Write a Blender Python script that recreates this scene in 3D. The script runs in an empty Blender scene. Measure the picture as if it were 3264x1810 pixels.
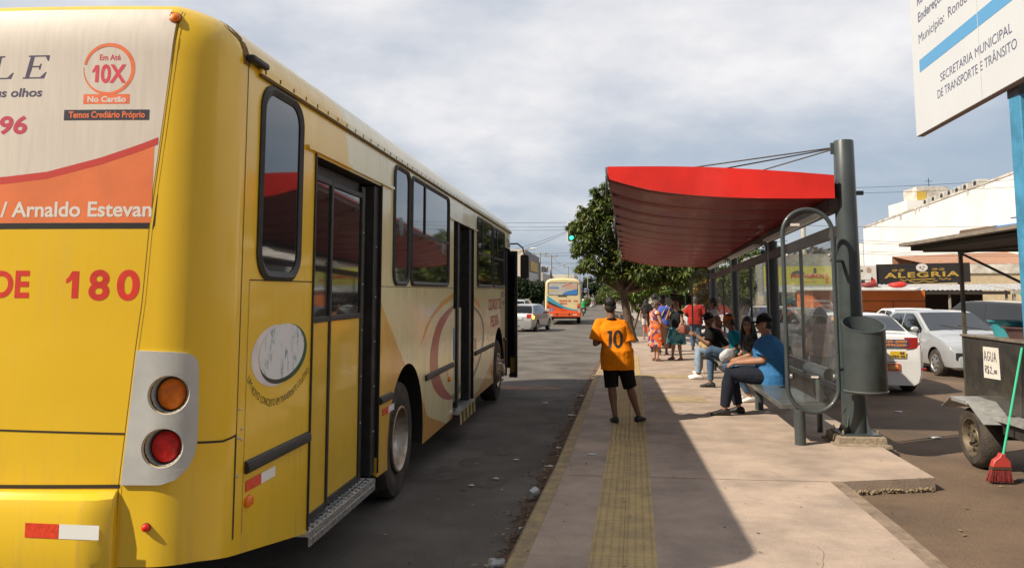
import bpy, bmesh, math, random
import numpy as np
from mathutils import Vector, Matrix, noise
R = math.radians
PI = math.pi
random.seed(7)
scene = bpy.context.scene
COL = scene.collection

# ------------------------------------------------------------------ camera
cam_data = bpy.data.cameras.new("camera")
cam = bpy.data.objects.new("camera", cam_data)
COL.objects.link(cam)
cam.location = (0, 0, 1.85)
cam.rotation_euler = (R(90 + 5.71), 0, R(6.37))
cam_data.sensor_width = 36
cam_data.lens = 28.0
cam_data.shift_y = -0.0711
cam_data.clip_start = 0.05
cam_data.clip_end = 6000
scene.camera = cam

# ------------------------------------------------------------------ sun, sky, exposure
SUN_DIR = Vector((0.94, 0.61, -1.0)).normalized()      # direction the light travels
sun_data = bpy.data.lights.new("sun", 'SUN')
sun_data.energy = 5.0
sun_data.angle = R(0.6)
sun_data.color = (1.0, 0.90, 0.74)
sun = bpy.data.objects.new("sun", sun_data)
COL.objects.link(sun)
sun.rotation_euler = SUN_DIR.to_track_quat('-Z', 'Y').to_euler()
elev = math.asin(-SUN_DIR.z)
azim = math.atan2(-SUN_DIR.x, -SUN_DIR.y)

world = bpy.data.worlds.new("World")
scene.world = world
world.use_nodes = True
wn, wl = world.node_tree.nodes, world.node_tree.links
wn.clear()
def wnode(t, **k):
    n = wn.new(t)
    for a, b in k.items(): setattr(n, a, b)
    return n
sky = wnode('ShaderNodeTexSky', sky_type='NISHITA', sun_disc=False, sun_elevation=elev, sun_rotation=azim,
            air_density=1.0, dust_density=2.0, ozone_density=1.5)
tc = wnode('ShaderNodeTexCoord')
sep = wnode('ShaderNodeSeparateXYZ')
wl.new(tc.outputs['Generated'], sep.inputs[0])
def wmath(op, a, b=None, clamp=False):
    n = wnode('ShaderNodeMath', operation=op, use_clamp=clamp)
    for i, v in enumerate((a, b)):
        if v is None: continue
        if isinstance(v, (int, float)): n.inputs[i].default_value = v
        else: wl.new(v, n.inputs[i])
    return n.outputs[0]
den = wmath('ADD', wmath('MAXIMUM', sep.outputs['Z'], 0.0), 0.34)
px, py = wmath('DIVIDE', sep.outputs['X'], den), wmath('DIVIDE', sep.outputs['Y'], den)
comb = wnode('ShaderNodeCombineXYZ')
wl.new(px, comb.inputs[0]); wl.new(py, comb.inputs[1])
mp = wnode('ShaderNodeMapping')
mp.inputs['Location'].default_value = (3.1, 0.55, 0)
mp.inputs['Rotation'].default_value = (0, 0, R(-16))
mp.inputs['Scale'].default_value = (1.25, 1.35, 1)
wl.new(comb.outputs[0], mp.inputs[0])
n1 = wnode('ShaderNodeTexNoise'); n1.inputs['Scale'].default_value = 0.6; n1.inputs['Detail'].default_value = 9
n1.inputs['Roughness'].default_value = 0.52; n1.inputs['Distortion'].default_value = 0.35
wl.new(mp.outputs[0], n1.inputs['Vector'])
n2 = wnode('ShaderNodeTexNoise'); n2.inputs['Scale'].default_value = 2.2; n2.inputs['Detail'].default_value = 8
n2.inputs['Roughness'].default_value = 0.55
wl.new(mp.outputs[0], n2.inputs['Vector'])
dens = wmath('ADD', n1.outputs['Fac'], wmath('MULTIPLY', wmath('SUBTRACT', n2.outputs['Fac'], 0.5), 0.36))
up = wmath('MULTIPLY', sep.outputs['Z'], 0.34)
cov = wnode('ShaderNodeMapRange'); cov.interpolation_type = 'SMOOTHSTEP'
wl.new(wmath('ADD', dens, up), cov.inputs['Value'])
cov.inputs['From Min'].default_value = 0.36; cov.inputs['From Max'].default_value = 0.84
ccol = wnode('ShaderNodeValToRGB')
wl.new(n2.outputs['Fac'], ccol.inputs[0])
ccol.color_ramp.elements[0].position = 0.30; ccol.color_ramp.elements[0].color = (5.8, 5.95, 6.4, 1)
ccol.color_ramp.elements[1].position = 0.66; ccol.color_ramp.elements[1].color = (8.0, 7.8, 7.8, 1)
base = wnode('ShaderNodeMix', data_type='RGBA')
base.inputs[0].default_value = 0.80
wl.new(sky.outputs[0], base.inputs[6]); base.inputs[7].default_value = (3.45, 4.1, 5.0, 1)
mixc = wnode('ShaderNodeMix', data_type='RGBA')
ahead = wnode('ShaderNodeMapRange'); ahead.interpolation_type = 'SMOOTHSTEP'          # sky behind the camera darkened and cleared of cloud, to weaken the fill light
wl.new(sep.outputs['Y'], ahead.inputs['Value']); ahead.inputs['From Min'].default_value = -0.45; ahead.inputs['From Max'].default_value = 0.30
clear = wnode('ShaderNodeMix', data_type='RGBA'); wl.new(ahead.outputs[0], clear.inputs[0]); clear.inputs[6].default_value = (1.75, 1.95, 2.3, 1); wl.new(base.outputs[2], clear.inputs[7])
wl.new(wmath('MULTIPLY', cov.outputs[0], ahead.outputs[0]), mixc.inputs[0]); wl.new(clear.outputs[2], mixc.inputs[6]); wl.new(ccol.outputs[0], mixc.inputs[7])
bg = wnode('ShaderNodeBackground'); bg.inputs['Strength'].default_value = 0.1
wl.new(mixc.outputs[2], bg.inputs['Color'])
wo = wnode('ShaderNodeOutputWorld'); wl.new(bg.outputs[0], wo.inputs['Surface'])

scene.view_settings.view_transform = 'Standard'
scene.view_settings.look = 'None'
scene.view_settings.exposure = 0.30
scene.view_settings.gamma = 1.0
scene.render.engine = 'CYCLES'
scene.cycles.max_bounces = 8
scene.cycles.transparent_max_bounces = 12
scene.cycles.use_denoising = True

# ------------------------------------------------------------------ materials
MATS = {}
def mat(name, col, rough=0.6, metal=0.0, var=0.0, vscale=4.0, bump=0.0, bscale=40.0, coat=0.0, col2=None, spec=0.5,
        alpha=None, emit=None, trans=0.0, stretch=None, streak=0.0, speck=0.0):
    """principled material: colour broken up with noise, optional second colour in blotches, bump"""
    if name in MATS: return MATS[name]
    m = bpy.data.materials.new(name); m.use_nodes = True
    nt = m.node_tree; N, L = nt.nodes, nt.links
    b = N['Principled BSDF']
    c = tuple(col) + (1,) if len(col) == 3 else col
    b.inputs['Base Color'].default_value = c
    b.inputs['Roughness'].default_value = rough
    b.inputs['Metallic'].default_value = metal
    b.inputs['Specular IOR Level'].default_value = spec
    b.inputs['Coat Weight'].default_value = coat
    b.inputs['Coat Roughness'].default_value = 0.06
    if trans: b.inputs['Transmission Weight'].default_value = trans
    if alpha is not None: b.inputs['Alpha'].default_value = alpha
    if emit: 
        b.inputs['Emission Color'].default_value = tuple(emit[:3]) + (1,); b.inputs['Emission Strength'].default_value = emit[3]
    t = None
    if var or bump or col2 or streak:
        t = N.new('ShaderNodeTexCoord')
    if var or col2:
        src = t.outputs['Object']
        if stretch:
            mpn = N.new('ShaderNodeMapping'); mpn.inputs['Scale'].default_value = stretch
            L.new(src, mpn.inputs[0]); src = mpn.outputs[0]
        nz = N.new('ShaderNodeTexNoise'); nz.inputs['Scale'].default_value = vscale; nz.inputs['Detail'].default_value = 8
        nz.inputs['Roughness'].default_value = 0.62
        L.new(src, nz.inputs['Vector'])
        rp = N.new('ShaderNodeValToRGB')
        lo = tuple(max(0, x * (1 - var)) for x in c[:3]); hi = tuple(min(1, x * (1 + var)) for x in c[:3])
        if col2: lo = tuple(col2[:3])
        rp.color_ramp.elements[0].position = 0.36; rp.color_ramp.elements[0].color = lo + (1,)
        rp.color_ramp.elements[1].position = 0.64; rp.color_ramp.elements[1].color = hi + (1,)
        L.new(nz.outputs['Fac'], rp.inputs[0]); cout = rp.outputs[0]
        if speck:                                              # coarse grains and pores
            ns = N.new('ShaderNodeTexNoise'); ns.inputs['Scale'].default_value = 95; ns.inputs['Detail'].default_value = 4; L.new(t.outputs['Object'], ns.inputs['Vector'])
            mr = N.new('ShaderNodeMapRange'); mr.inputs['From Min'].default_value = .32; mr.inputs['From Max'].default_value = .68
            mr.inputs['To Min'].default_value = 1 - speck; mr.inputs['To Max'].default_value = 1 + speck; L.new(ns.outputs['Fac'], mr.inputs['Value'])
            hv = N.new('ShaderNodeHueSaturation'); L.new(mr.outputs[0], hv.inputs['Value']); L.new(cout, hv.inputs['Color']); cout = hv.outputs[0]
        L.new(cout, b.inputs['Base Color'])
    if bump:
        nb = N.new('ShaderNodeTexNoise'); nb.inputs['Scale'].default_value = bscale; nb.inputs['Detail'].default_value = 5
        L.new(t.outputs['Object'], nb.inputs['Vector'])
        bp = N.new('ShaderNodeBump'); bp.inputs['Strength'].default_value = bump; bp.inputs['Distance'].default_value = 0.02
        L.new(nb.outputs['Fac'], bp.inputs['Height']); L.new(bp.outputs[0], b.inputs['Normal'])
    MATS[name] = m
    return m

def glass_mat(name, tint=(0.9, 0.95, 0.95), mirror=0.10, haze=0.0, hazecol=(0.6, 0.6, 0.58)):
    """thin clear sheet: see-through, a fresnel mirror, a little dust"""
    if name in MATS: return MATS[name]
    m = bpy.data.materials.new(name); m.use_nodes = True
    N, L = m.node_tree.nodes, m.node_tree.links
    N.clear()
    tr = N.new('ShaderNodeBsdfTransparent'); tr.inputs[0].default_value = tuple(tint) + (1,)
    gl = N.new('ShaderNodeBsdfGlossy'); gl.inputs['Roughness'].default_value = 0.02
    fr = N.new('ShaderNodeFresnel')
    ge = N.new('ShaderNodeNewGeometry'); io = N.new('ShaderNodeMapRange')                 # same index from both faces of the sheet
    io.inputs['To Min'].default_value = 1.45; io.inputs['To Max'].default_value = 1 / 1.45
    L.new(ge.outputs['Backfacing'], io.inputs['Value']); L.new(io.outputs[0], fr.inputs['IOR'])
    ad = N.new('ShaderNodeMath'); ad.operation = 'ADD'; ad.operation = 'MULTIPLY_ADD'; ad.inputs[1].default_value = .55; ad.inputs[2].default_value = mirror; ad.use_clamp = True
    L.new(fr.outputs[0], ad.inputs[0])
    mx = N.new('ShaderNodeMixShader'); L.new(ad.outputs[0], mx.inputs[0]); L.new(tr.outputs[0], mx.inputs[1]); L.new(gl.outputs[0], mx.inputs[2])
    out = N.new('ShaderNodeOutputMaterial')
    last = mx.outputs[0]
    if haze:
        df = N.new('ShaderNodeBsdfDiffuse'); df.inputs[0].default_value = tuple(hazecol) + (1,)
        tcn = N.new('ShaderNodeTexCoord'); nz = N.new('ShaderNodeTexNoise'); nz.inputs['Scale'].default_value = 3; nz.inputs['Detail'].default_value = 6
        mpn = N.new('ShaderNodeMapping'); mpn.inputs['Scale'].default_value = (3, 3, .6)
        L.new(tcn.outputs['Object'], mpn.inputs[0]); L.new(mpn.outputs[0], nz.inputs['Vector'])
        ml = N.new('ShaderNodeMath'); ml.operation = 'MULTIPLY'; ml.inputs[1].default_value = haze * 2; L.new(nz.outputs['Fac'], ml.inputs[0])
        m2 = N.new('ShaderNodeMixShader'); L.new(ml.outputs[0], m2.inputs[0]); L.new(last, m2.inputs[1]); L.new(df.outputs[0], m2.inputs[2])
        last = m2.outputs[0]
    L.new(last, out.inputs['Surface'])
    MATS[name] = m
    return m

# ------------------------------------------------------------------ mesh helpers
class MB:
    def __init__(s): s.v, s.f, s.m = [], [], []
    def add(s, vs, fs, mi=0):
        o = len(s.v); s.v += [tuple(p) for p in vs]
        s.f += [tuple(i + o for i in f) for f in fs]; s.m += [mi] * len(fs)
        return s
    def box(s, c, d, rot=None, mi=0):
        x, y, z = d[0] / 2, d[1] / 2, d[2] / 2
        vs = [Vector(p) for p in ((-x, -y, -z), (x, -y, -z), (x, y, -z), (-x, y, -z), (-x, -y, z), (x, -y, z), (x, y, z), (-x, y, z))]
        if rot is not None: vs = [rot @ p for p in vs]
        return s.add([p + Vector(c) for p in vs], [(3, 2, 1, 0), (4, 5, 6, 7), (0, 1, 5, 4), (1, 2, 6, 5), (2, 3, 7, 6), (3, 0, 4, 7)], mi)
    def bb(s, a, b, mi=0):
        return s.box([(a[i] + b[i]) / 2 for i in range(3)], [abs(b[i] - a[i]) for i in range(3)], None, mi)
    def tube(s, pts, rad, seg=12, mi=0, caps=True, closed=False):
        pts = [Vector(p) for p in pts]; n = len(pts)
        if isinstance(rad, (int, float)): rad = [rad] * n
        rings = []; ref = None
        for i, p in enumerate(pts):
            if closed: d = pts[(i + 1) % n] - pts[i - 1]
            else: d = pts[min(i + 1, n - 1)] - pts[max(i - 1, 0)]
            d = d.normalized()
            if ref is None:
                ref = Vector((0, 0, 1)) if abs(d.z) < .9 else Vector((1, 0, 0))
            u = (ref - d * ref.dot(d)).normalized(); ref = u; w = d.cross(u)
            r = rad[i]; ru, rw = (r if isinstance(r, tuple) else (r, r))
            rings.append([p + u * ru * math.cos(2 * PI * k / seg) + w * rw * math.sin(2 * PI * k / seg) for k in range(seg)])
        vs = [q for rg in rings for q in rg]; fs = []
        for i in range(n if closed else n - 1):
            j = (i + 1) % n
            for k in range(seg):
                k2 = (k + 1) % seg
                fs.append((i * seg + k, i * seg + k2, j * seg + k2, j * seg + k))
        if caps and not closed:
            fs.append(tuple(range(seg - 1, -1, -1))); fs.append(tuple((n - 1) * seg + k for k in range(seg)))
        return s.add(vs, fs, mi)
    def rings(s, rings, mi=0, cap=True):
        """loft closed rings of equal count"""
        seg = len(rings[0]); n = len(rings); fs = []
        for i in range(n - 1):
            for k in range(seg):
                k2 = (k + 1) % seg
                fs.append((i * seg + k, i * seg + k2, (i + 1) * seg + k2, (i + 1) * seg + k))
        if cap:
            fs.append(tuple(range(seg - 1, -1, -1))); fs.append(tuple((n - 1) * seg + k for k in range(seg)))
        return s.add([q for rg in rings for q in rg], fs, mi)
    def lathe(s, prof, c, axis='Z', seg=32, mi=0, cap=True):
        """prof: (radius, along) pairs"""
        vs = []
        for r, h in prof:
            for k in range(seg):
                a = 2 * PI * k / seg; p = (r * math.cos(a), r * math.sin(a), h)
                if axis == 'X': p = (h, p[0], p[1])
                elif axis == 'Y': p = (p[0], h, p[1])
                vs.append(Vector(p) + Vector(c))
        fs = []
        for i in range(len(prof) - 1):
            for k in range(seg):
                k2 = (k + 1) % seg
                fs.append((i * seg + k, i * seg + k2, (i + 1) * seg + k2, (i + 1) * seg + k))
        if cap and prof[0][0] > 1e-4: fs.append(tuple(range(seg - 1, -1, -1)))
        if cap and prof[-1][0] > 1e-4: fs.append(tuple((len(prof) - 1) * seg + k for k in range(seg)))
        return s.add(vs, fs, mi)
    def ell(s, c, r, seg=16, rings=10, mi=0, rot=None):
        vs, fs = [], []
        for i in range(rings + 1):
            t = PI * i / rings
            for k in range(seg):
                a = 2 * PI * k / seg
                p = Vector((r[0] * math.sin(t) * math.cos(a), r[1] * math.sin(t) * math.sin(a), r[2] * math.cos(t)))
                if rot is not None: p = rot @ p
                vs.append(p + Vector(c))
        for i in range(rings):
            for k in range(seg):
                k2 = (k + 1) % seg
                fs.append((i * seg + k, (i + 1) * seg + k, (i + 1) * seg + k2, i * seg + k2))
        return s.add(vs, fs, mi)
    def prism(s, poly, fn, d, mi=0):
        """poly: 2D outline; fn(u, v, w) -> point; from w=0 to w=d"""
        n = len(poly)
        vs = [fn(u, v, 0) for u, v in poly] + [fn(u, v, d) for u, v in poly]
        fs = [tuple(range(n - 1, -1, -1)), tuple(range(n, 2 * n))]
        fs += [(i, (i + 1) % n, n + (i + 1) % n, n + i) for i in range(n)]
        return s.add(vs, fs, mi)
    def patch(s, poly, fn, mi=0):
        return s.add([fn(u, v) for u, v in poly], [tuple(range(len(poly)))], mi)
    def grid(s, us, vs_, fn, mi=0, flip=False):
        nu, nv = len(us), len(vs_)
        fs = []
        for i in range(nu - 1):
            for j in range(nv - 1):
                q = (i * nv + j, (i + 1) * nv + j, (i + 1) * nv + j + 1, i * nv + j + 1)
                fs.append(q[::-1] if flip else q)
        return s.add([fn(u, v) for u in us for v in vs_], fs, mi)
    def build(s, name, m, parent=None, smooth=32, bevel=0.0, bseg=2, fix=True):
        me = bpy.data.meshes.new(name)
        me.from_pydata(s.v, [], s.f)
        ms = m if isinstance(m, (list, tuple)) else [m]
        for q in ms: me.materials.append(q)
        if len(ms) > 1: me.polygons.foreach_set('material_index', s.m)
        if fix:
            bm = bmesh.new(); bm.from_mesh(me); bmesh.ops.recalc_face_normals(bm, faces=bm.faces); bm.to_mesh(me); bm.free()
        return link(name, me, parent, smooth, bevel, bseg)

def link(name, me, parent=None, smooth=32, bevel=0.0, bseg=2):
    if smooth:
        me.polygons.foreach_set('use_smooth', [True] * len(me.polygons))
        me.set_sharp_from_angle(angle=R(smooth))
    o = bpy.data.objects.new(name, me); COL.objects.link(o)
    if parent is not None: hang(o, parent)
    if bevel:
        b = o.modifiers.new('bevel', 'BEVEL'); b.width = bevel; b.segments = bseg; b.limit_method = 'ANGLE'; b.angle_limit = R(40)
    return o
def world_loc(o):
    v = Vector(o.location)
    return v
def hang(o, parent):
    """child built in world coordinates: keep it where it is"""
    o.parent = parent
    M = Matrix.Translation(parent.location)
    if parent.parent is not None: M = Matrix.Identity(4)
    if parent.type == 'EMPTY': o.matrix_parent_inverse = M.inverted()
def tag(o, label, cat, group=None, kind=None):
    o['label'] = label; o['category'] = cat
    if group: o['group'] = group
    if kind: o['kind'] = kind
    return o
def thing(name, loc, label, cat, group=None):
    o = bpy.data.objects.new(name, None); COL.objects.link(o); o.location = loc; o.empty_display_size = .2
    return tag(o, label, cat, group)
def struct(o): o['kind'] = 'structure'; return o
def dup(root, loc, rz=0.0, label=None, mats=None, scale=None):
    """copy a thing with its parts and their sub-parts"""
    c = root.copy(); COL.objects.link(c); c.location = loc; c.rotation_euler = (0, 0, rz)
    if scale: c.scale = scale
    if label: c['label'] = label
    def rec(src, dst):
        for ch in list(src.children):
            d = ch.copy(); COL.objects.link(d); d.parent = dst; d.matrix_parent_inverse = ch.matrix_parent_inverse.copy()
            if mats:
                for i, sl in enumerate(d.data.materials):
                    if sl and sl.name in mats:
                        d.data = d.data.copy(); d.data.materials[i] = mats[sl.name]
            rec(ch, d)
    rec(root, c)
    return c

def poly_mesh(outer, holes=(), ext=0.0, bevel=0.0):
    """filled 2D outline with holes, as (verts, faces) in the XY plane"""
    cu = bpy.data.curves.new('outline', 'CURVE'); cu.dimensions = '2D'; cu.fill_mode = 'BOTH'; cu.extrude = ext
    for lp in [outer] + list(holes):
        sp = cu.splines.new('POLY'); sp.points.add(len(lp) - 1)
        for p, q in zip(sp.points, lp): p.co = (q[0], q[1], 0, 1)
        sp.use_cyclic_u = True
    o = bpy.data.objects.new('outline', cu)
    me = bpy.data.meshes.new_from_object(o)
    vs = [tuple(v.co) for v in me.vertices]; fs = [tuple(p.vertices) for p in me.polygons]
    bpy.data.objects.remove(o); bpy.data.meshes.remove(me); bpy.data.curves.remove(cu)
    return vs, fs
def text_mesh(txt, size=1.0, bold=0.0, shear=0.0, sx=1.0, align='CENTER', spacing=1.0):
    cu = bpy.data.curves.new('lettering', 'FONT'); cu.body = txt; cu.size = size; cu.offset = bold; cu.shear = shear
    cu.align_x = align; cu.align_y = 'BOTTOM_BASELINE'; cu.space_character = spacing; cu.resolution_u = 6; cu.fill_mode = 'BOTH'
    o = bpy.data.objects.new('lettering', cu)
    me = bpy.data.meshes.new_from_object(o)
    vs = [(v.co.x * sx, v.co.y) for v in me.vertices]; fs = [tuple(p.vertices) for p in me.polygons]
    bpy.data.objects.remove(o); bpy.data.meshes.remove(me); bpy.data.curves.remove(cu)
    return vs, fs
def put_text(mb, txt, fn, u, v, height, width=None, bold=0.0, shear=0.0, align='CENTER', sx=1.0, mi=0, warp=None, spacing=1.0):
    """letters in a surface: capital height and overall width given; fn(u, v) -> point"""
    vs, fs = text_mesh(txt, 1.0, bold, shear, 1.0, align, spacing)
    if not vs: return
    k = height / 0.69
    xs = [p[0] for p in vs]; w = max(xs) - min(xs)
    kx = k * sx if width is None else width / w
    c = (max(xs) + min(xs)) / 2 if align == 'CENTER' else min(xs)
    pts = [((p[0] - c) * kx, p[1] * k) for p in vs]
    if warp: pts = [warp(*p) for p in pts]
    mb.add([fn(u + a, v + b) for a, b in pts], fs, mi)
def put_one(mb, fn, u, v, h, w):
    mb.patch([(u, v + h * .70), (u + w * .18, v + h * .78), (u + w * .46, v + h), (u + w, v + h), (u + w, v), (u + w * .48, v), (u + w * .48, v + h * .70), (u + w * .2, v + h * .58), (u, v + h * .56)], fn)
def rrect(x0, y0, x1, y1, r, n=6):
    out = []
    for cx, cy, a0 in ((x1 - r, y1 - r, 0), (x0 + r, y1 - r, 90), (x0 + r, y0 + r, 180), (x1 - r, y0 + r, 270)):
        for i in range(n + 1):
            a = R(a0 + 90 * i / n); out.append((cx + r * math.cos(a), cy + r * math.sin(a)))
    return out
def ellipse(cx, cy, rx, ry, n=48, rot=0.0):
    return [(cx + rx * math.cos(a) * math.cos(rot) - ry * math.sin(a) * math.sin(rot),
             cy + rx * math.cos(a) * math.sin(rot) + ry * math.sin(a) * math.cos(rot)) for a in (2 * PI * i / n for i in range(n))]
def bake_boolean(o, cutters):
    """cut the listed cutter meshes out of o for good and delete them"""
    for c in cutters:
        for solver in ('EXACT', 'FAST'):
            b = o.modifiers.new('cut', 'BOOLEAN'); b.object = c; b.operation = 'DIFFERENCE'; b.solver = solver
            try: b.material_mode = 'TRANSFER'
            except Exception: pass
            dg = bpy.context.evaluated_depsgraph_get(); dg.update()
            me = bpy.data.meshes.new_from_object(o.evaluated_get(dg))
            o.modifiers.clear()
            if len(me.polygons) > 4: break
        old = o.data; o.data = me; bpy.data.meshes.remove(old)
        bpy.data.objects.remove(c)
    o.data.polygons.foreach_set('use_smooth', [True] * len(o.data.polygons)); o.data.set_sharp_from_angle(angle=R(30))
    return o
def lerp(a, b, t): return a + (b - a) * t
def interp(x, tab):
    if x <= tab[0][0]: return tab[0][1]
    for (a, b), (c, d) in zip(tab, tab[1:]):
        if x <= c: return b + (d - b) * (x - a) / (c - a)
    return tab[-1][1]
def zroad(y): return 0.0 if y < 10 else -0.01 * (min(y, 200) - 10)
def zwalk(y): return 0.15 - 0.01 * (min(y, 195) - 5)
# ================================================================== GROUND, ROAD, PAVEMENT
M_ground = mat('brown_asphalt', (0.150, 0.097, 0.061), 0.95, speck=.22, col2=(0.100, 0.068, 0.046), var=0.2, vscale=0.7, bump=0.5, bscale=90)
M_road = mat('asphalt', (0.140, 0.125, 0.108), 0.92, speck=.28, col2=(0.086, 0.073, 0.060), var=0.12, vscale=0.9, bump=0.5, bscale=120)
M_walk = mat('pink_concrete', (0.415, 0.318, 0.250), 0.9, col2=(0.310, 0.240, 0.192), var=0.14, vscale=1.7, speck=.09, bump=0.25, bscale=60)
M_kerb = mat('faded_yellow_kerb', (0.39, 0.285, 0.14), 0.9, col2=(0.26, 0.20, 0.135), var=0.12, vscale=7, bump=0.5, bscale=50)
M_tact = mat('yellow_tactile', (0.52, 0.375, 0.165), 0.85, col2=(0.40, 0.295, 0.155), var=0.1, vscale=5, bump=0.2, bscale=80)
M_dirt = mat('red_dirt', (0.120, 0.076, 0.050), 1.0, var=0.45, vscale=6, bump=0.9, bscale=45)
M_chip = mat('broken_concrete', (0.25, 0.19, 0.12), 0.95, var=0.25, vscale=12, bump=0.9, bscale=35)
M_white_line = mat('worn_white_paint', (0.42, 0.40, 0.37), 0.9, var=0.3, vscale=5)

ys = [-80, 0, 10] + list(range(20, 201, 10)) + [300, 700, 1500, 3500]
g = MB(); g.grid([-1500, -300, -60, -20, 0, 20, 60, 300, 1500], ys, lambda x, y: (x, y, zroad(y) - 0.004))
struct(g.build('ground', M_ground, smooth=0))

kerb_line = [(-0.72, -2.0), (-0.68, 3.0), (-0.625, 5.07), (-0.568, 6.33), (-0.477, 8.23), (-0.42, 10.0), (-0.205, 16.6), (0.02, 22.0), (0.30, 29.6), (0.45, 36.0)]
right_line = [(3.75, 36.0), (3.70, 29.6), (3.52, 22.0), (3.34, 16.6), (3.13, 10.0), (3.07, 8.02), (2.16, 7.76), (2.14, 6.3), (2.10, 5.0), (2.08, 3.0), (2.06, -2.0)]
def xkerb(y):
    return interp(y, [(b, a) for a, b in kerb_line])
g = MB()
ry = [y for y in ys if y <= 700] + [5, 8, 16, 22, 29, 36]
ry = sorted(set(ry))
def roadx(t, y):
    r = xkerb(y) - 0.02 if y < 36 else interp(y, [(36, 0.43), (41, 6.0), (52, 6.0), (58, 3.2), (160, .4), (300, -1.5), (700, -3.0)])
    return lerp(-13.0 if not 38 < y < 58 else -40, r, t)
g.grid([0, .25, .5, .75, 1], ry, lambda t, y: (roadx(t, y), y, zroad(y)))
struct(g.build('road', M_road, smooth=0))
# crossing street on the right of the junction
g = MB(); g.grid([5.9, 20, 60], [40, 50, 56], lambda x, y: (x, y, zroad(y) + 0.002)); struct(g.build('side_street', M_road, smooth=0))

g = MB()
out = kerb_line + right_line
# top as strips so it follows the fall of the street
yl = sorted(set([round(b, 2) for a, b in kerb_line] + [7.76, 8.02, 9, 12, 14, 19, 25, 33, 4, 5.8, 7]))
rtab = [(b, a) for a, b in reversed(right_line)]
def xright(y): return interp(y, rtab)
n = 9
g.grid([i / n for i in range(n + 1)], yl, lambda t, y: (lerp(xkerb(y) + 0.02, xright(y), t), y, zwalk(y)))
# edge faces down to the ground
lo = [(xright(y), y) for y in yl]
g.grid([0, 1], yl, lambda t, y: (xright(y), y, lerp(zwalk(y), zroad(y) - .15, t)))
g.grid([0, 1], yl, lambda t, y: (xkerb(y) + .02, y, lerp(zwalk(y), zroad(y) - .15, t)))
g.grid([0, 1], [0, 1], lambda t, s_: (lerp(xkerb(36), xright(36), s_), 36, lerp(zwalk(36), -.6, t)))
struct(g.build('sidewalk', M_walk, smooth=0))

# painted kerb stone along the road
g = MB()
prof = []
for y in yl:
    x = xkerb(y); z = zwalk(y) + .004; zr = zroad(y) - .1
    jit = 0.006 * noise.noise(Vector((y * 3, 0, 0)))
    prof.append([(x - .005 + jit, y, zr), (x - .005 + jit, y, z - .025), (x + .02, y, z), (x + .125 + jit, y, z), (x + .125 + jit, y, z - .06), (x + .06, y, zr)])
g.rings(prof)
struct(g.build('kerb', M_kerb, smooth=20))

# broken concrete lip of the island's corner and the dirt ramp beside it
g = MB()
for i in range(150):
    t = random.random(); x = lerp(2.28, 3.06, t); y = 7.80 + .26 * t * .85 - .004 - random.random() ** 2 * .03
    s_ = random.uniform(.003, .013)
    g.ell((x, y, random.random() * .035), (s_ * 1.4, s_, s_), 7, 5, rot=Matrix.Rotation(random.random() * 3, 3, 'Z'))
for i in range(24):
    t = random.random(); x = lerp(2.28, 3.06, t); y = 7.80 + .26 * t * .85
    s_ = random.uniform(.003, .007)
    g.ell((x, y + .0, zwalk(7.9) - random.random() * .03), (s_ * 1.6, s_, s_), 7, 5)
struct(g.build('kerb_rubble', M_chip))
g = MB()
pts = [-2, 2, 3, 4, 5, 5.6, 6.3, 7.0, 7.5, 7.74]
def rampx(t, y): return xright(y) + lerp(-.11, .03 + .02 * noise.noise(Vector((y * 2, 1, 0))), t) 
g.grid([0, .45, .8, 1], pts, lambda t, y: (rampx(t, y), y, lerp(zwalk(y) + .004, .0, max(0, (t - .8) / .2))))
struct(g.build('ramp_edge', mat('dusty_edge', (0.24, 0.175, 0.125), 0.95, var=.3, vscale=5, bump=.5)))

# tactile strip: two columns of tiles
def xstrip(u, y):  # u 0..1 across
    l = interp(y, [(3.0, -0.19), (5.13, -0.103), (10.82, 0.123), (17.5, 0.38), (24, 0.63)]); r = l + interp(y, [(3, .425), (10.8, .44), (17.5, .44), (24, .43)])
    return lerp(l, r, u)
g = MB()
sy = [2.0 + .42 * i for i in range(53)]
g.grid([0, .495], sy, lambda u, y: (xstrip(u, y), y, zwalk(y) + .004))
g.grid([.505, 1], sy, lambda u, y: (xstrip(u, y), y, zwalk(y) + .004))
g.grid([.495, .505], sy, lambda u, y: (xstrip(u, y), y, zwalk(y) + .001), mi=1)
for i, y0 in enumerate(sy):
    g.grid([0, 1], [y0, y0 + .005], lambda u, y: (xstrip(u, y), y, zwalk(y) + .0055), mi=1)
y = 3.6
while y < 9.5:                                            # truncated domes
    for k in range(8):
        u = (k + .5) / 8; x = xstrip(u, y); z = zwalk(y) + .0045; r = .0125
        vs = [(x + r * math.cos(a), y + r * math.sin(a), z) for a in (R(60 * q) for q in range(6))] + [(x + r * .6 * math.cos(a), y + r * .6 * math.sin(a), z + .005) for a in (R(60 * q) for q in range(6))]
        g.add(vs, [(6, 7, 8, 9, 10, 11)] + [(q, (q + 1) % 6, 6 + (q + 1) % 6, 6 + q) for q in range(6)])
    y += .053
for k in range(8):                                        # guiding bars beyond the domes
    u = (k + .5) / 8
    g.grid([u - .028, u - .016, u + .016, u + .028], [9.6, 12, 15, 18, 21, 23.8],
           lambda u2, y2: (xstrip(u2, y2), y2, zwalk(y2) + (.0045 if abs(u2 - u) > .02 else .011)))
    g.grid([u - .045, u - .034], [9.6, 12, 15, 18, 21, 23.8], lambda u2, y2: (xstrip(u2, y2), y2, zwalk(y2) + .0055), mi=1)
struct(g.build('tactile_paving', [M_tact, mat('tile_joint', (0.24, 0.18, 0.10), .95)], smooth=0))
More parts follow.
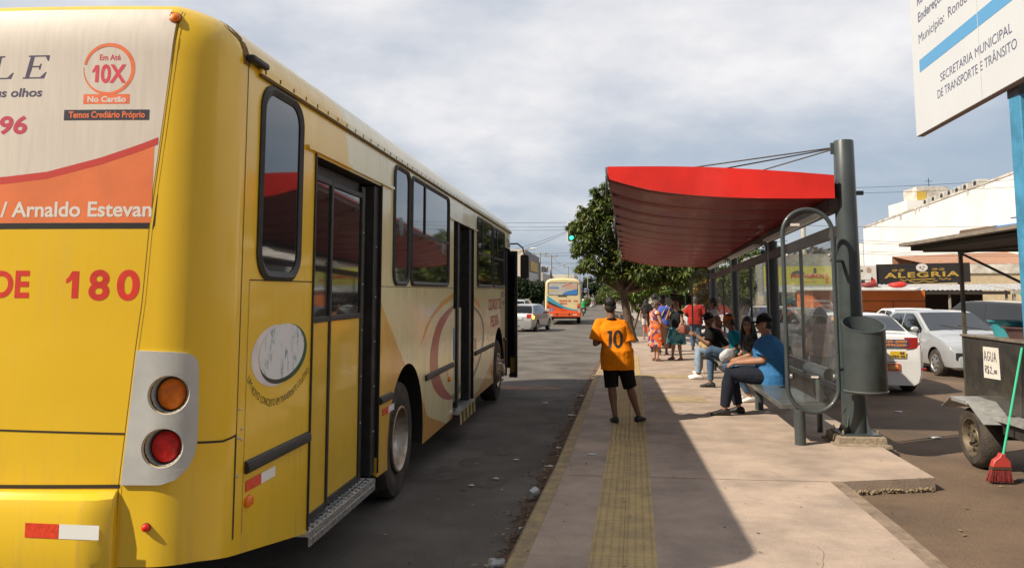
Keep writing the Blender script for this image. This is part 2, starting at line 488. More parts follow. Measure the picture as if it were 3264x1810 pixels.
for y0, x0, x1 in ((13.3, .75, 1.7), (17.2, .85, 1.85)):   # faded tactile patches crossing the pavement
    g = MB(); g.grid([x0, (x0 + x1) / 2, x1], [y0, y0 + .35, y0 + .8], lambda x, y: (x, y, zwalk(y) + .004))
    struct(g.build('faded_tactile_patch', mat('faded_tactile', (0.375, 0.285, 0.165), .9, var=.18, vscale=6, bump=.3)))
# tooled joints in the slab
g = MB()
for y0 in (7.72, 12.2, 17.2, 23.0):
    g.grid([i / 12 for i in range(13)], [0, .012], lambda t, d: (lerp(xkerb(y0) + .13, xright(y0 + .02) - .12, t), y0 + d + .012 * noise.noise(Vector((t * 5, y0, 0))), zwalk(y0) + .003))
struct(g.build('slab_joints', mat('joint_line', (0.325, 0.245, 0.185), .95, var=.15, vscale=3), smooth=0))

g = MB()                                                         # hairline cracks and trodden spots on the slab
rnd = random.Random(4)
def crack(x, y, a, n_, w):
    for i in range(n_):
        x1, y1 = x + math.cos(a) * .09, y + math.sin(a) * .09; ux, uy = -math.sin(a) * w, math.cos(a) * w
        if xkerb(y1) + .15 < x1 < xright(y1) - .1: g.add([(x + ux, y + uy, zwalk(y) + .0025), (x - ux, y - uy, zwalk(y) + .0025), (x1 - ux, y1 - uy, zwalk(y1) + .0025), (x1 + ux, y1 + uy, zwalk(y1) + .0025)], [(0, 1, 2, 3)])
        x, y = x1, y1; a += rnd.gauss(0, .35)
for x, y, a, n_ in ((1.3, 5.2, 1.2, 7), (1.9, 7.6, 2.6, 8), (1.2, 9.9, .4, 8)): crack(x, y, a, n_, .0011)
for i in range(75):
    y = rnd.uniform(4.2, 20); x = rnd.uniform(xkerb(y) + .2, xright(y) - .15); r_ = .004 + .014 * rnd.random() ** 3
    g.patch([(x + r_ * math.cos(a) * (1 + .3 * math.sin(3 * a + i)), y + r_ * math.sin(a)) for a in (2 * PI * k / 10 for k in range(10))], lambda u, v: (u, v, zwalk(v) + .0045))
struct(g.build('pavement_marks', mat('trodden_dirt', (0.17, 0.125, 0.095), .95, var=.35, vscale=9), smooth=0))
# dirt washed against the kerb
g = MB()
ysd = [2 + .22 * i for i in range(100)]
g.grid([0, .3, .65, 1], ysd, lambda t, y: (xkerb(y) - .01 - t * (0.15 + .11 * noise.noise(Vector((y * .9, 3, 0))) + .07 * noise.noise(Vector((y * 4, 7, 0)))), y, zroad(y) + .028 * (1 - t) ** 2 + .003))
o = g.build('gutter_dirt', M_dirt); o['kind'] = 'stuff'
g = MB()
for i in range(420):
    y = random.uniform(3.2, 20); x = xkerb(y) - abs(random.gauss(0, .13)) - .02
    a = random.random() * 6.3; l = random.uniform(.012, .035); w = l * random.uniform(.3, .6); z = zroad(y) + .02 + random.random() * .014
    ca, sa = math.cos(a), math.sin(a); tl = random.uniform(-.012, .012)
    g.add([(x - l * ca, y - l * sa, z), (x + w * sa, y - w * ca, z + .004 + tl), (x + l * ca, y + l * sa, z + tl), (x - w * sa, y + w * ca, z + .005)], [(0, 1, 2, 3)], random.randrange(3))
for i in range(120):
    y = random.uniform(4, 24); x = random.uniform(xkerb(y) + .1, 2.1)
    a = random.random() * 6.3; l = random.uniform(.006, .028); w = l * random.uniform(.3, .6); z = zwalk(y) + .006
    ca, sa = math.cos(a), math.sin(a)
    g.add([(x - l * ca, y - l * sa, z), (x + w * sa, y - w * ca, z + .003), (x + l * ca, y + l * sa, z + .004), (x - w * sa, y + w * ca, z + .003)], [(0, 1, 2, 3)], random.randrange(3))
for i in range(60):
    y = random.uniform(5, 9); x = random.uniform(2.3, 4.6)
    a = random.random() * 6.3; l = random.uniform(.008, .03); w = l * .5; z = zroad(y) + .006
    ca, sa = math.cos(a), math.sin(a)
    g.add([(x - l * ca, y - l * sa, z), (x + w * sa, y - w * ca, z + .003), (x + l * ca, y + l * sa, z + .004), (x - w * sa, y + w * ca, z + .003)], [(0, 1, 2, 3)], random.randrange(3))
for i in range(160):
    y = random.uniform(5, 30); x = random.uniform(-1.75 if y < 16 else -6, xkerb(y) - .2)
    a = random.random() * 6.3; l = random.uniform(.006, .022) * (1 + y / 20); w = l * random.uniform(.4, .7); z = zroad(y) + .004
    ca, sa = math.cos(a), math.sin(a)
    g.add([(x - l * ca, y - l * sa, z), (x + w * sa, y - w * ca, z + .003), (x + l * ca, y + l * sa, z + .004), (x - w * sa, y + w * ca, z + .003)], [(0, 1, 2, 3)], random.randrange(3))
o = g.build('leaf_litter', [mat('dry_leaf', (0.20, 0.12, 0.06), .9), mat('pale_leaf', (0.34, 0.27, 0.14), .9), mat('dark_leaf', (0.07, 0.05, 0.035), .9)], smooth=0)
o['kind'] = 'stuff'; o['label'] = 'dry leaves and scraps lying along the kerb and on the pavement'

# worn crossing stripes at the junction
g = MB()
for k in range(6): g.grid([-6.5 + 1.5 * k, -5.6 + 1.5 * k], [56, 56.5], lambda x, y: (x, y, zroad(y) + .005))
for k in range(5): g.grid([-6.5 + 1.8 * k, -5.4 + 1.8 * k], [60.5, 60.8], lambda x, y: (x, y, zroad(y) + .005))
g.grid([-6.05, -5.95], [64, 100], lambda x, y: (x, y, zroad(y) + .005))
struct(g.build('road_marking', M_white_line, smooth=0))
# red earth smear on the road beyond the bus nose
g = MB()
for cx_, cy_, rx_, ry_ in ((-1.7, 15.9, .9, .35), (-2.1, 16.1, .5, .2)):
    g.patch([(cx_ + rx_ * math.cos(a) * (1 + .25 * noise.noise(Vector((a, cx_, 2)))), cy_ + ry_ * math.sin(a) * (1 + .3 * noise.noise(Vector((a * 2, cx_, 5))))) for a in (2 * PI * i / 28 for i in range(28))], lambda x, y: (x, y, zroad(y) + .004 + (.001 if cx_ < -2 else 0)))
struct(g.build('earth_stain', mat('earth_on_road', (0.21, 0.125, 0.075), .95, var=.3, vscale=5)))
g = MB()                                                         # oil drips and tyre-dark patches
for i in range(14):
    cx_, cy_ = random.uniform(-1.6, -.9) if i < 10 else random.uniform(3.6, 8), random.uniform(6, 24); r_ = random.uniform(.05, .22)
    if i < 10: cx_ = random.uniform(-1.6, xkerb(cy_) - .45)
    g.patch([(cx_ + r_ * math.cos(a) * (1 + .3 * noise.noise(Vector((a, i, 2)))), cy_ + r_ * 1.7 * math.sin(a) * (1 + .3 * noise.noise(Vector((a * 2, i, 5))))) for a in (2 * PI * k / 20 for k in range(20))], lambda x, y: (x, y, zroad(y) + .0022 + .00002 * i))
struct(g.build('oil_stains', mat('oil_stain', (0.088, 0.074, 0.062), .8, var=.3, vscale=8), smooth=0))
# pavement on the far side, beyond the junction on the right, with kerbs
for nm, xa, xb_, w0, y0, y1 in (('far_pavement', -17, -9.0, 4.0, -40, 400), ('far_pavement', 3.3, -1.4, 4.5, 58, 300)):
    g = MB(); yy = [y for y in ys if y0 < y < y1]; yy = [y0] + yy + [y1]
    def xe(t, y):
        k = max(0, (y - 58)) / 242; return lerp(xa, xb_, k) + w0 * t
    g.grid([0, .03, .97, 1], yy, lambda t, y: (xe(t, y), y, zroad(y) + (.13 if .01 < t < .99 else -.02)))
    struct(g.build(nm, mat('grey_concrete', (0.30, 0.26, 0.22), .95, var=.15, vscale=1)))
# ================================================================== YELLOW CITY BUS
BW, BR, BRR, BXC = 1.25, .30, 8.0, -3.03
_s1 = (BW - BR) / (BRR - BR); _th = math.asin(_s1)
BYC = 3.8 - BR * math.cos(_th) - BRR * (1 - math.cos(_th))
S1 = BRR * _th; S2 = S1 + BR * (PI / 2 - _th)
BX = BXC + BW                                                   # side plane, x = -1.78
YF = 15.9
def surf(s):
    """point and heading of the body outline in plan, s measured from the middle of the back to the right"""
    if s < 0:
        x, y, a = surf(-s); return 2 * BXC - x, y, -a
    if s <= S1:
        a = s / BRR; return BXC + BRR * math.sin(a), BYC + BRR * (1 - math.cos(a)), a
    if s <= S2:
        a = _th + (s - S1) / BR
        return BXC + (BRR - BR) * math.sin(_th) + BR * math.sin(a), BYC + BRR - (BRR - BR) * math.cos(_th) - BR * math.cos(a), a
    return BXC + BW, 3.8 + (s - S2), PI / 2
def roof_inset(z):
    """how far the roof shoulder has curved in at height z, and 0 below the gutter"""
    if z <= 2.98: return 0.0
    q = min(1, (z - 2.98) / .26); return .22 * (1 - math.sqrt(max(0, 1 - q * q)))
def body(s, z, off=0.0):
    x, y, a = surf(s)
    nx, ny = math.sin(a), -math.cos(a)
    e = roof_inset(z) * (.35 + .65 * abs(math.sin(a)))
    return Vector((x + nx * (off - e), y + ny * (off - e), z))
def side(off=0.0):
    return lambda y, z: Vector((BX + off, y, z))

def bus_paint():
    m = bpy.data.materials.new('bus_paint'); m.use_nodes = True
    nt = m.node_tree; N, L = nt.nodes, nt.links; b = N['Principled BSDF']
    t = N.new('ShaderNodeTexCoord'); s = N.new('ShaderNodeSeparateXYZ'); L.new(t.outputs['Object'], s.inputs[0])
    def mth(op, a, bb):
        n = N.new('ShaderNodeMath'); n.operation = op
        for i, v in enumerate((a, bb)):
            if isinstance(v, (int, float)): n.inputs[i].default_value = v
            else: L.new(v, n.inputs[i])
        return n.outputs[0]
    def mrange(v, a, bb, c=0.0, d=1.0):
        n = N.new('ShaderNodeMapRange'); L.new(v, n.inputs[0])
        for i, q in enumerate((a, bb, c, d)): n.inputs[i + 1].default_value = q
        return n.outputs[0]
    def table(v, lo, hi, pts):
        """piecewise-linear function of v through a colour ramp, values scaled by 20"""
        r = N.new('ShaderNodeValToRGB'); L.new(mrange(v, lo, hi), r.inputs[0])
        e = r.color_ramp.elements
        while len(e) < len(pts): e.new(.5)
        for q, (a, f) in zip(e, pts): q.position = (a - lo) / (hi - lo); q.color = (f / 20,) * 3 + (1,)
        return mth('MULTIPLY', r.outputs[0], 20)
    def mix(f, a, bb):
        n = N.new('ShaderNodeMix'); n.data_type = 'RGBA'
        L.new(f, n.inputs[0])
        for i, v in ((6, a), (7, bb)):
            if isinstance(v, tuple): n.inputs[i].default_value = v + (1,)
            else: L.new(v, n.inputs[i])
        return n.outputs[2]
    Y, Z, X = s.outputs['Y'], s.outputs['Z'], s.outputs['X']
    nz = N.new('ShaderNodeTexNoise'); nz.inputs['Scale'].default_value = 1.3; nz.inputs['Detail'].default_value = 7; L.new(t.outputs['Object'], nz.inputs['Vector'])
    yel = mix(mrange(nz.outputs['Fac'], .3, .7), (0.78, 0.485, 0.014), (0.81, 0.525, 0.022))
    ora = (0.62, 0.30, 0.045)
    crm = mix(mrange(nz.outputs['Fac'], .3, .7), (0.73, 0.645, 0.335), (0.77, 0.69, 0.39))
    yo = mix(mrange(Y, 5.9, 7.0), yel, ora)
    bound = table(Z, .2, 3.4, [(.2, 8.9), (.62, 8.1), (1.04, 7.61), (1.17, 7.21), (1.71, 6.41), (2.2, 5.9), (2.72, 5.48), (3.14, 5.30), (3.4, 5.12)])
    f1 = mth('GREATER_THAN', Y, bound)
    c1 = mix(f1, yo, crm)
    low = table(Y, 7.5, 16, [(7.5, .75), (7.9, .63), (9.31, .31), (9.6, .5), (10.4, .42), (11.6, .42), (12.9, .72), (13.6, .92), (16, 1.1)])
    f2 = mth('MULTIPLY', mth('LESS_THAN', Z, low), mth('GREATER_THAN', Y, 7.5))
    c2 = mix(mrange(f2, 0, 1), c1, ora)
    # grime: runs down the panels and road dirt low on the skirt
    mp_ = N.new('ShaderNodeMapping'); mp_.inputs['Scale'].default_value = (5, 5, .55); L.new(t.outputs['Object'], mp_.inputs[0])
    n3 = N.new('ShaderNodeTexNoise'); n3.inputs['Scale'].default_value = 2.2; n3.inputs['Detail'].default_value = 8; n3.inputs['Roughness'].default_value = .7; L.new(mp_.outputs[0], n3.inputs['Vector'])
    gr = mth('MULTIPLY', mrange(n3.outputs['Fac'], .52, .80), mth('ADD', mrange(Z, 1.3, .4, .14, .65), mrange(Z, 2.7, 3.2, 0, .40)))
    c3 = mix(gr, c2, (0.30, 0.22, 0.12))
    L.new(c3, b.inputs['Base Color'])
    L.new(mrange(n3.outputs['Fac'], .35, .75, .26, .46), b.inputs['Roughness'])
    b.inputs['Coat Weight'].default_value = .55; b.inputs['Coat Roughness'].default_value = .09
    nb = N.new('ShaderNodeTexNoise'); nb.inputs['Scale'].default_value = 1.6; L.new(t.outputs['Object'], nb.inputs['Vector'])
    bp = N.new('ShaderNodeBump'); bp.inputs['Strength'].default_value = .10; bp.inputs['Distance'].default_value = .08; L.new(nb.outputs['Fac'], bp.inputs['Height'])
    L.new(bp.outputs[0], b.inputs['Normal']); L.new(bp.outputs[0], b.inputs['Coat Normal'])
    return m
M_bus = bus_paint()
M_rub = mat('black_rubber', (0.022, 0.021, 0.020), 0.55, var=.4, vscale=9)
M_blk = mat('black_inside', (0.012, 0.011, 0.010), 0.7)
M_pane = mat('dark_bus_glass', (0.012, 0.014, 0.016), 0.03, spec=.9, coat=.5)
M_seam = mat('panel_seam', (0.14, 0.085, 0.03), .9)
M_seamd = mat('dark_seam', (0.035, 0.024, 0.014), .9)
M_tyre = mat('tyre_rubber', (0.030, 0.027, 0.025), .85, col2=(0.075, 0.058, 0.043), vscale=7, bump=.4, bscale=50)
M_rim = mat('worn_steel_rim', (0.55, 0.52, 0.47), .38, metal=.85, col2=(0.30, 0.20, 0.12), vscale=5, bump=.2)
M_chk = mat('checker_plate', (0.60, 0.59, 0.57), .35, metal=.8, var=.25, vscale=30)
M_red = mat('red_lettering', (0.62, 0.035, 0.020), .5, var=.15, vscale=9)
M_refl_r = mat('red_reflector', (0.75, 0.06, 0.02), .25, coat=.6, var=.2, vscale=60)
M_refl_w = mat('white_reflector', (0.86, 0.86, 0.84), .3, coat=.5)
M_amb = mat('amber_lens', (0.88, 0.185, 0.005), .22, coat=.35, spec=.25, bump=.25, bscale=260, var=.3, vscale=14)
M_rlens = mat('red_lens', (0.66, 0.013, 0.009), .2, coat=.35, spec=.25, bump=.25, bscale=260, var=.35, vscale=14)
M_alum = mat('dull_aluminium', (0.55, 0.54, 0.52), .4, metal=.9)

bus = thing('city_bus', (BXC, 9.7, 0), 'yellow and cream city bus numbered 180 standing at the kerb in front', 'bus')
# ---- shell
sl = [S1 * i / 10 for i in range(10)] + [S1 + (S2 - S1) * i / 14 for i in range(15)]
right = [surf(s)[:2] + (surf(s)[2],) for s in sl]
def outline(e, zt):
    """closed plan outline, inset by e on the sides"""
    pts = []
    for s in sl:
        x, y, a = surf(s); ee = e * (.35 + .65 * math.sin(a)) if e < .3 else e
        pts.append((x - math.sin(a) * ee, y + math.cos(a) * ee))
    fr = []
    for i in range(9):
        a = PI / 2 * i / 8; fr.append((BXC + BW - .28 + .28 * math.cos(a) - e, YF - .28 + .28 * math.sin(a) - e))
    ysub = [(BX - e, q) for q in (4.79, 6.31, 8.0, 10, 12, 13, 15)]
    r = pts + ysub + fr
    l = [(2 * BXC - x, y) for x, y in reversed(r)]
    return r + l[:-1]
def zskirt(y): return interp(y, [(3.6, .62), (4.8, .40), (6.4, .385), (8.0, .34), (15.9, .36)])
shell = MB(); rg = []
for z in (0.0, .95, 1.9, 2.6, 2.98, 3.06, 3.12, 3.165, 3.2, 3.222, 3.236):
    rg.append([Vector((x, y, max(z, zskirt(y)) if z < .3 else z)) for x, y in outline(roof_inset(z), z)])
for k, z in ((.80, 3.265), (.5, 3.29), (.2, 3.30)):
    rg.append([Vector((BXC + (x - BXC) * k, 9.7 + (y - 9.7) * (1 - (1 - k) * .30), z)) for x, y in outline(.22, 3.236)])
shell.rings(rg)
sh = shell.build('body', [M_bus, M_blk], bus)
cuts = []
def cutter(mb):
    o = mb.build('cutter', [M_bus, M_blk], None, smooth=0); o.data.polygons.foreach_set('material_index', [1] * len(o.data.polygons)); cuts.append(o)
D1 = (4.79, 6.31); D2 = (9.55, 11.12); D3 = (14.78, 15.62)
c = MB(); c.bb((BX - .22, D1[0], .1), (BX + .2, D1[1], 2.70)); cutter(c)
c = MB(); c.bb((BX - .22, D2[0], .1), (BX + .2, D2[1], 2.70)); cutter(c)
c = MB(); c.bb((BX - 1.0, D3[0], .1), (BX + .2, D3[1], 2.66)); cutter(c)
for yc, rr in ((7.28, .665), (13.86, .70)):
    c = MB(); c.lathe([(rr, -.62), (rr, .3)], (BX, yc, .52), 'X', 40); cutter(c)
    c = MB(); c.lathe([(rr, -.62), (rr, .3)], (2 * BXC - BX, yc, .52), 'X', 40); cutter(c)
for s_, z_ in ((1.058, 1.377), (1.040, 1.140)):                  # pockets for the tail lamps
    c = MB(); c.rings([[body(a, b, d) for a, b in ellipse(s_ + .002, z_, .084, .084, 24)] for d in (.06, -.10)]); cutter(c)
bake_boolean(sh, cuts)

# ---- gutter rail, rain rails, seams
g = MB(); P_ = []
for i in range(31):
    y = lerp(3.92, 15.7, i / 30); P_.append([Vector((BX - .005, y, 2.985)), Vector((BX + .022, y, 2.985)), Vector((BX + .022, y, 3.018)), Vector((BX + .012, y, 3.018)), Vector((BX + .010, y, 3.0)), Vector((BX - .008, y, 3.02))])
g.rings(P_); g.build('gutter', M_bus, bus, smooth=0)
g = MB(); g.bb((BX + .0, 3.93, 2.972), (BX + .018, 15.7, 2.983))
for i in range(60): g.bb((BX + .02, 3.96 + .195 * i, 2.99), (BX + .0245, 3.972 + .195 * i, 3.012))
g.build('gutter_shadow_gap', M_seam, bus, smooth=0)
g = MB(); g.bb((BX, 4.62, 2.715), (BX + .025, 6.64, 2.735)); g.build('rain_rail', M_bus, bus, smooth=0)
g = MB(); g.bb((BX, 9.22, 2.70), (BX + .025, 11.34, 2.72)); g.build('rain_rail', M_bus, bus, smooth=0)
def strip(mb, pts, w, off=.002, mi=0):
    """thin line laid on the body along (s, z) points"""
    for (a, b), (c_, d) in zip(pts, pts[1:]):
        n_ = max(1, int(math.hypot(c_ - a, d - b) / .025))
        dx, dy = c_ - a, d - b; l = math.hypot(dx, dy); ux, uy = -dy / l * w / 2, dx / l * w / 2
        for i in range(n_):
            t0, t1 = i / n_, (i + 1) / n_
            q = [(a + dx * t0 + ux, b + dy * t0 + uy), (a + dx * t0 - ux, b + dy * t0 - uy), (a + dx * t1 - ux, b + dy * t1 - uy), (a + dx * t1 + ux, b + dy * t1 + uy)]
            mb.add([body(s_, z_, off) for s_, z_ in q], [(0, 1, 2, 3)], mi)
g = MB()
def sy(y): return S2 + (y - 3.8)
strip(g, [(sy(3.805), .66), (sy(3.805), 3.0)], .006)
strip(g, [(sy(3.895), 1.9), (sy(3.895), .66)], .003)
strip(g, [(sy(3.895), 1.905), (sy(4.78), 1.905)], .006)
strip(g, [(sy(6.32), 1.885), (sy(9.53), 1.885)], .005)
strip(g, [(sy(11.14), 1.885), (sy(14.75), 1.885)], .005)
strip(g, [(sy(8.02), .5), (sy(8.02), 1.88)], .003)
strip(g, [(sy(9.34), .36), (sy(9.40), 1.2), (sy(9.46), 1.88)], .005)
strip(g, [(1.185, 1.153), (1.322, 1.140), (S2, 1.150)], .010)
strip(g, [(S2, 1.155), (S2, .66)], .012)
strip(g, [(-.5, 1.21), (.30, 1.216), (.87, 1.204)], .008)
strip(g, [(-.9, .966), (.30, .966), (.86, .972)], .016)
g.build('panel_seams', [M_seamd], bus, smooth=0)
g = MB()                                                         # raised edge between tailgate and corner pillar
edge = [(1.047, 3.20), (1.041, 3.183), (1.023, 2.947), (.992, 2.6), (.979, 2.467), (.947, 2.148), (.929, 1.797), (.908, 1.579), (.861, .979), (.857, .7)]
strip(g, edge, .012, .0012)
for (a, b), (c_, d) in zip(edge, edge[1:]):
    pass
g.build('tailgate_edge', M_bus, bus, smooth=0)
g = MB(); strip(g, [(a - .008, b) for a, b in edge], .004, .0016); g.build('tailgate_gap', M_seam, bus, smooth=0)
# brown sealant and hinge at the top of the corner
g = MB(); strip(g, [(S2 - .01, 2.99), (S2 - .005, 3.12), (S2 - .10, 3.20)], .06, .003); g.build('sealant', mat('old_sealant', (.20, .115, .04), .9, var=.4, vscale=30), bus)
g = MB(); g.box((BX + .02, 3.87, 3.028), (.05, .20, .035)); g.build('gutter_end_cap', M_rub, bus, bevel=.012)
g = MB()
for y_, z_ in ((3.83, 1.27), (3.83, 1.13), (3.86, 1.17), (3.86, 1.12), (3.83, .95)):
    g.ell((BX + .002, y_, z_), (.006, .008, .008), 8, 6)
g.build('rivets', M_alum, bus)

# ---- back: poster, tailgate, bumper, lamps
def sgrid(mb, s0, s1, z0, z1, off, ns=20, nz=14, mi=0, test=None):
    mb.grid([lerp(s0, s1, i / ns) for i in range(ns + 1)], [lerp(z0, z1, j / nz) for j in range(nz + 1)], lambda s_, z_: body(s_, z_, off), mi)
def edge_s(z): return interp(z, [(b, a) for a, b in reversed(edge)])
M_post = mat('poster_paper', (0.66, 0.59, 0.52), .55, var=.06, vscale=5, stretch=(8, 8, .6))
M_porange = mat('poster_orange', (0.76, 0.185, 0.058), .55, var=.08, vscale=4)
M_pred = mat('poster_red', (0.56, 0.045, 0.035), .55)
g = MB(); zz = [2.165, 2.3, 2.5, 2.7, 2.9, 2.98, 3.02, 3.06, 3.09, 3.12, 3.145, 3.165, 3.19, 3.205]
g.grid([i / 44 for i in range(45)], zz, lambda t, z: body(lerp(-1.0, edge_s(z) - .018, t) if z < 3.15 else lerp(-1.0, edge_s(z) - .06, t), z, .0012 + max(0, z - 2.9) * .03))
pst = g.build('poster', M_post, bus)
def sw(s): return interp(s, [(-1, 2.39), (.2, 2.362), (.44, 2.388), (.69, 2.452), (.875, 2.515), (.98, 2.558)])
g = MB(); g.grid([i / 30 for i in range(31)], [0, .5, 1], lambda t, v: body(lerp(-1, edge_s(2.35) - .022, t), lerp(2.166, sw(lerp(-1, edge_s(2.35) - .022, t)) - .012, v), .0017))
g.build('swoosh', M_porange, pst)
g = MB(); g.grid([i / 30 for i in range(31)], [-.014, .020], lambda t, v: body(lerp(-1, edge_s(2.5) - .02, t), sw(lerp(-1, edge_s(2.5) - .02, t)) + v, .0021))
g.build('swoosh_band', M_pred, pst)
RT = lambda off: (lambda s_, z_: body(s_, z_, off + max(0, z_ - 2.9) * .03))
g = MB(); put_text(g, '/ Arnaldo Estevan', RT(.0025), .222, 2.196, .068, .725, bold=.022, align='LEFT'); g.build('lettering', mat('poster_white', (.72, .67, .62), .55), pst, smooth=0)
M_navy = mat('poster_navy', (0.07, 0.055, 0.12), .55); M_mag = mat('poster_magenta', (0.52, 0.045, 0.10), .55)
M_pink = mat('poster_crimson', (0.68, 0.05, 0.085), .55)
g = MB()
def serif(mb, s0, z0, h, letter):
    """slanted serif capitals"""
    f = lambda u, v: body(s0 + u + .24 * v, z0 + v, .0020 + max(0, z0 + v - 2.9) * .03)
    w = h * .95; st = h * .17; hr = h * .055
    def q(a, b, c_, d): mb.patch([(a, b), (c_, b), (c_, d), (a, d)], f)
    q(.10 * w, 0, .10 * w + st, h)
    q(0, 0, .42 * w, hr); q(0, h - hr, .42 * w if letter == 'L' else w * .98, h)
    mb.patch([(.42 * w, 0), (w, 0), (w * 1.04, h * .27), (w * .99, h * .27), (w * .80, hr), (.42 * w, hr)], f)
    if letter == 'E':
        mb.patch([(w * .98, h), (w * 1.0, h * .76), (w * .95, h * .76), (w * .80, h - hr)], f)
        q(.3 * w, h * .49, .66 * w, h * .49 + hr); mb.patch([(.66 * w, h * .64), (.70 * w, h * .64), (.70 * w, h * .38), (.66 * w, h * .38), (.60 * w, h * .5)], f)
serif(g, .125, 2.858, .112, 'L'); serif(g, .29, 2.858, .112, 'E')
put_text(g, 'aos seus olhos', RT(.0020), .392 - .42, 2.771, .040, .42, bold=.022, shear=.12, align='LEFT')
g.build('lettering', M_navy, pst, smooth=0)
g = MB(); put_text(g, '3421-1696', RT(.0020), .328 - .62, 2.594, .080, .62, bold=.03, align='LEFT', shear=.08); g.build('lettering', M_mag, pst, smooth=0)
g = MB(); put_one(g, RT(.0020), .632, 2.836, .083, .032); put_text(g, '0X', RT(.0020), .735, 2.836, .083, .122, bold=.03); put_text(g, 'Em Até', RT(.0020), .716, 2.943, .027, .10, bold=.012); g.build('lettering', M_pink, pst, smooth=0)
g = MB()                                                         # brushed ring, thin on the left
N_ = 64; rout, rin = [], []
for i in range(N_ + 1):
    a = R(170) - 2 * PI * .985 * i / N_
    th = .012 + .007 * math.sin(PI * min(1, i / N_ * 1.3)) if i < N_ * .75 else lerp(.014, .002, (i / N_ - .75) / .25)
    rout.append((.713 + .124 * math.cos(a), 2.900 + .126 * math.sin(a))); rin.append((.713 + (.124 - th) * math.cos(a), 2.900 + (.126 - th) * math.sin(a)))
for i in range(N_): g.patch([rout[i], rout[i + 1], rin[i + 1], rin[i]], RT(.0020))
for a_, b_ in ((.596, .818),): 
    for i in range(6): g.patch([(lerp(a_, b_, i / 6), 2.731), (lerp(a_, b_, (i + 1) / 6), 2.731), (lerp(a_, b_, (i + 1) / 6), 2.778), (lerp(a_, b_, i / 6), 2.778)], RT(.0017))
put_text(g, 'Temos Crediário Próprio', RT(.0025), .712, 2.665, .029, .365, bold=.03)
g.build('badge', mat('badge_orange', (0.80, 0.17, 0.06), .55, var=.12, vscale=14), pst, smooth=0)
g = MB(); put_text(g, 'No Cartão', RT(.0020), .708, 2.741, .026, .185, bold=.035); g.build('lettering', mat('poster_white', None), pst, smooth=0)
g = MB()
for i in range(8): g.patch([(lerp(.506, .915, i / 8), 2.653), (lerp(.506, .915, (i + 1) / 8), 2.653), (lerp(.506, .915, (i + 1) / 8), 2.703), (lerp(.506, .915, i / 8), 2.703)], RT(.0020))
g.build('band', mat('poster_black', (.035, .032, .05), .5), pst, smooth=0)
g = MB()                                                         # dark slot under the poster with a peeling corner
g.grid([i / 16 for i in range(17)], [2.138, 2.158, 2.166], lambda t, z: body(lerp(-1, .958, t), z, .0010)); g.grid([.948, .963], [2.15, 2.30], lambda s_, z: body(s_ + (z - 2.15) * .05, z, .0010))
g.build('window_slot', M_blk, bus, smooth=0)
g = MB()
put_text(g, 'CIDADE', RT(.0010), .905 - 1.45, 1.822, .118, .55, bold=.02, align='LEFT')
put_text(g, 'DE', RT(.0010), .385 - .185, 1.822, .118, .185, bold=.03, align='LEFT'); put_one(g, RT(.0010), .560, 1.816, .125, .060); put_text(g, '8', RT(.0010), .668, 1.812, .130, .098, bold=.03, align='LEFT'); put_text(g, '0', RT(.0010), .800, 1.812, .130, .106, bold=.03, align='LEFT')
g.build('lettering', M_red, bus, smooth=0)
# bumper
g = MB(); rg = []
for i in range(25):
    t = i / 24; s_ = lerp(-.857, .852, t); ed = 1 - min(1, (1 - abs(2 * t - 1)) / .10)
    o_ = .085 * (1 - ed ** 3 * .55)
    rg.append([body(s_, .42, -.03), body(s_, .48, o_ * .7), body(s_, .66, o_), body(s_, .87, o_), body(s_, .925, o_ * .75), body(s_, .955, .01), body(s_, .955, -.04)])
g.rings(rg); bmp = g.build('bumper', M_bus, bus, bevel=.008)
for s0, s1, mm, nm in ((.488, .640, M_refl_r, 'red'), (.640, .818, M_refl_w, 'white')):
    g = MB(); g.grid([s0 + .002, (s0 + s1) / 2, s1], [.772, .834], lambda s_, z: body(s_, z - .03 * (s_ - .5), .0868)); o = g.build('reflector', mm, bmp); o['label'] = nm + ' half of the rear reflector strip'
# tail lamp housing wrapped round the corner
tl = [(.912, 1.578), (1.06, 1.571)] + [(1.118 + .062 * math.sin(a), 1.502 + .062 * math.cos(a)) for a in (R(q) for q in (10, 30, 50, 70, 88))] + [(1.186, 1.30), (1.186, 1.157), (1.175, 1.095), (1.150, 1.045), (1.10, .997), (1.042, .979), (.868, .980)]
def dense(poly, step=.02):
    o = []
    for (a, b), (c_, d) in zip(poly, poly[1:] + poly[:1]):
        n_ = max(1, int(math.hypot(c_ - a, d - b) / step))
        o += [(lerp(a, c_, i / n_), lerp(b, d, i / n_)) for i in range(n_)]
    return o
LA, LR, LRR = (1.058, 1.377), (1.040, 1.140), .088
holes = [ellipse(LA[0], LA[1], LRR, LRR, 32), ellipse(LR[0], LR[1], LRR, LRR, 32)]
vs, fs = poly_mesh(dense(tl), holes)
bm = bmesh.new(); bv = [bm.verts.new(v) for v in vs]
for f in fs:
    try: bm.faces.new([bv[i] for i in f])
    except ValueError: pass
bmesh.ops.triangulate(bm, faces=bm.faces)
for _ in range(7):
    le = [e for e in bm.edges if e.calc_length() > .028]
    if not le: break
    bmesh.ops.subdivide_edges(bm, edges=le, cuts=1); bmesh.ops.triangulate(bm, faces=bm.faces)
vs = [tuple(v.co) for v in bm.verts]; bm.verts.index_update(); fs = [tuple(v.index for v in f.verts) for f in bm.faces]; bm.free()
g = MB(); g.add([body(a, b, .014) for a, b, _ in vs], fs)
lp_ = dense(tl); g.add([body(a, b, .014) for a, b in lp_] + [body(a, b, -.01) for a, b in lp_], [(i, (i + 1) % len(lp_), len(lp_) + (i + 1) % len(lp_), len(lp_) + i) for i in range(len(lp_))])
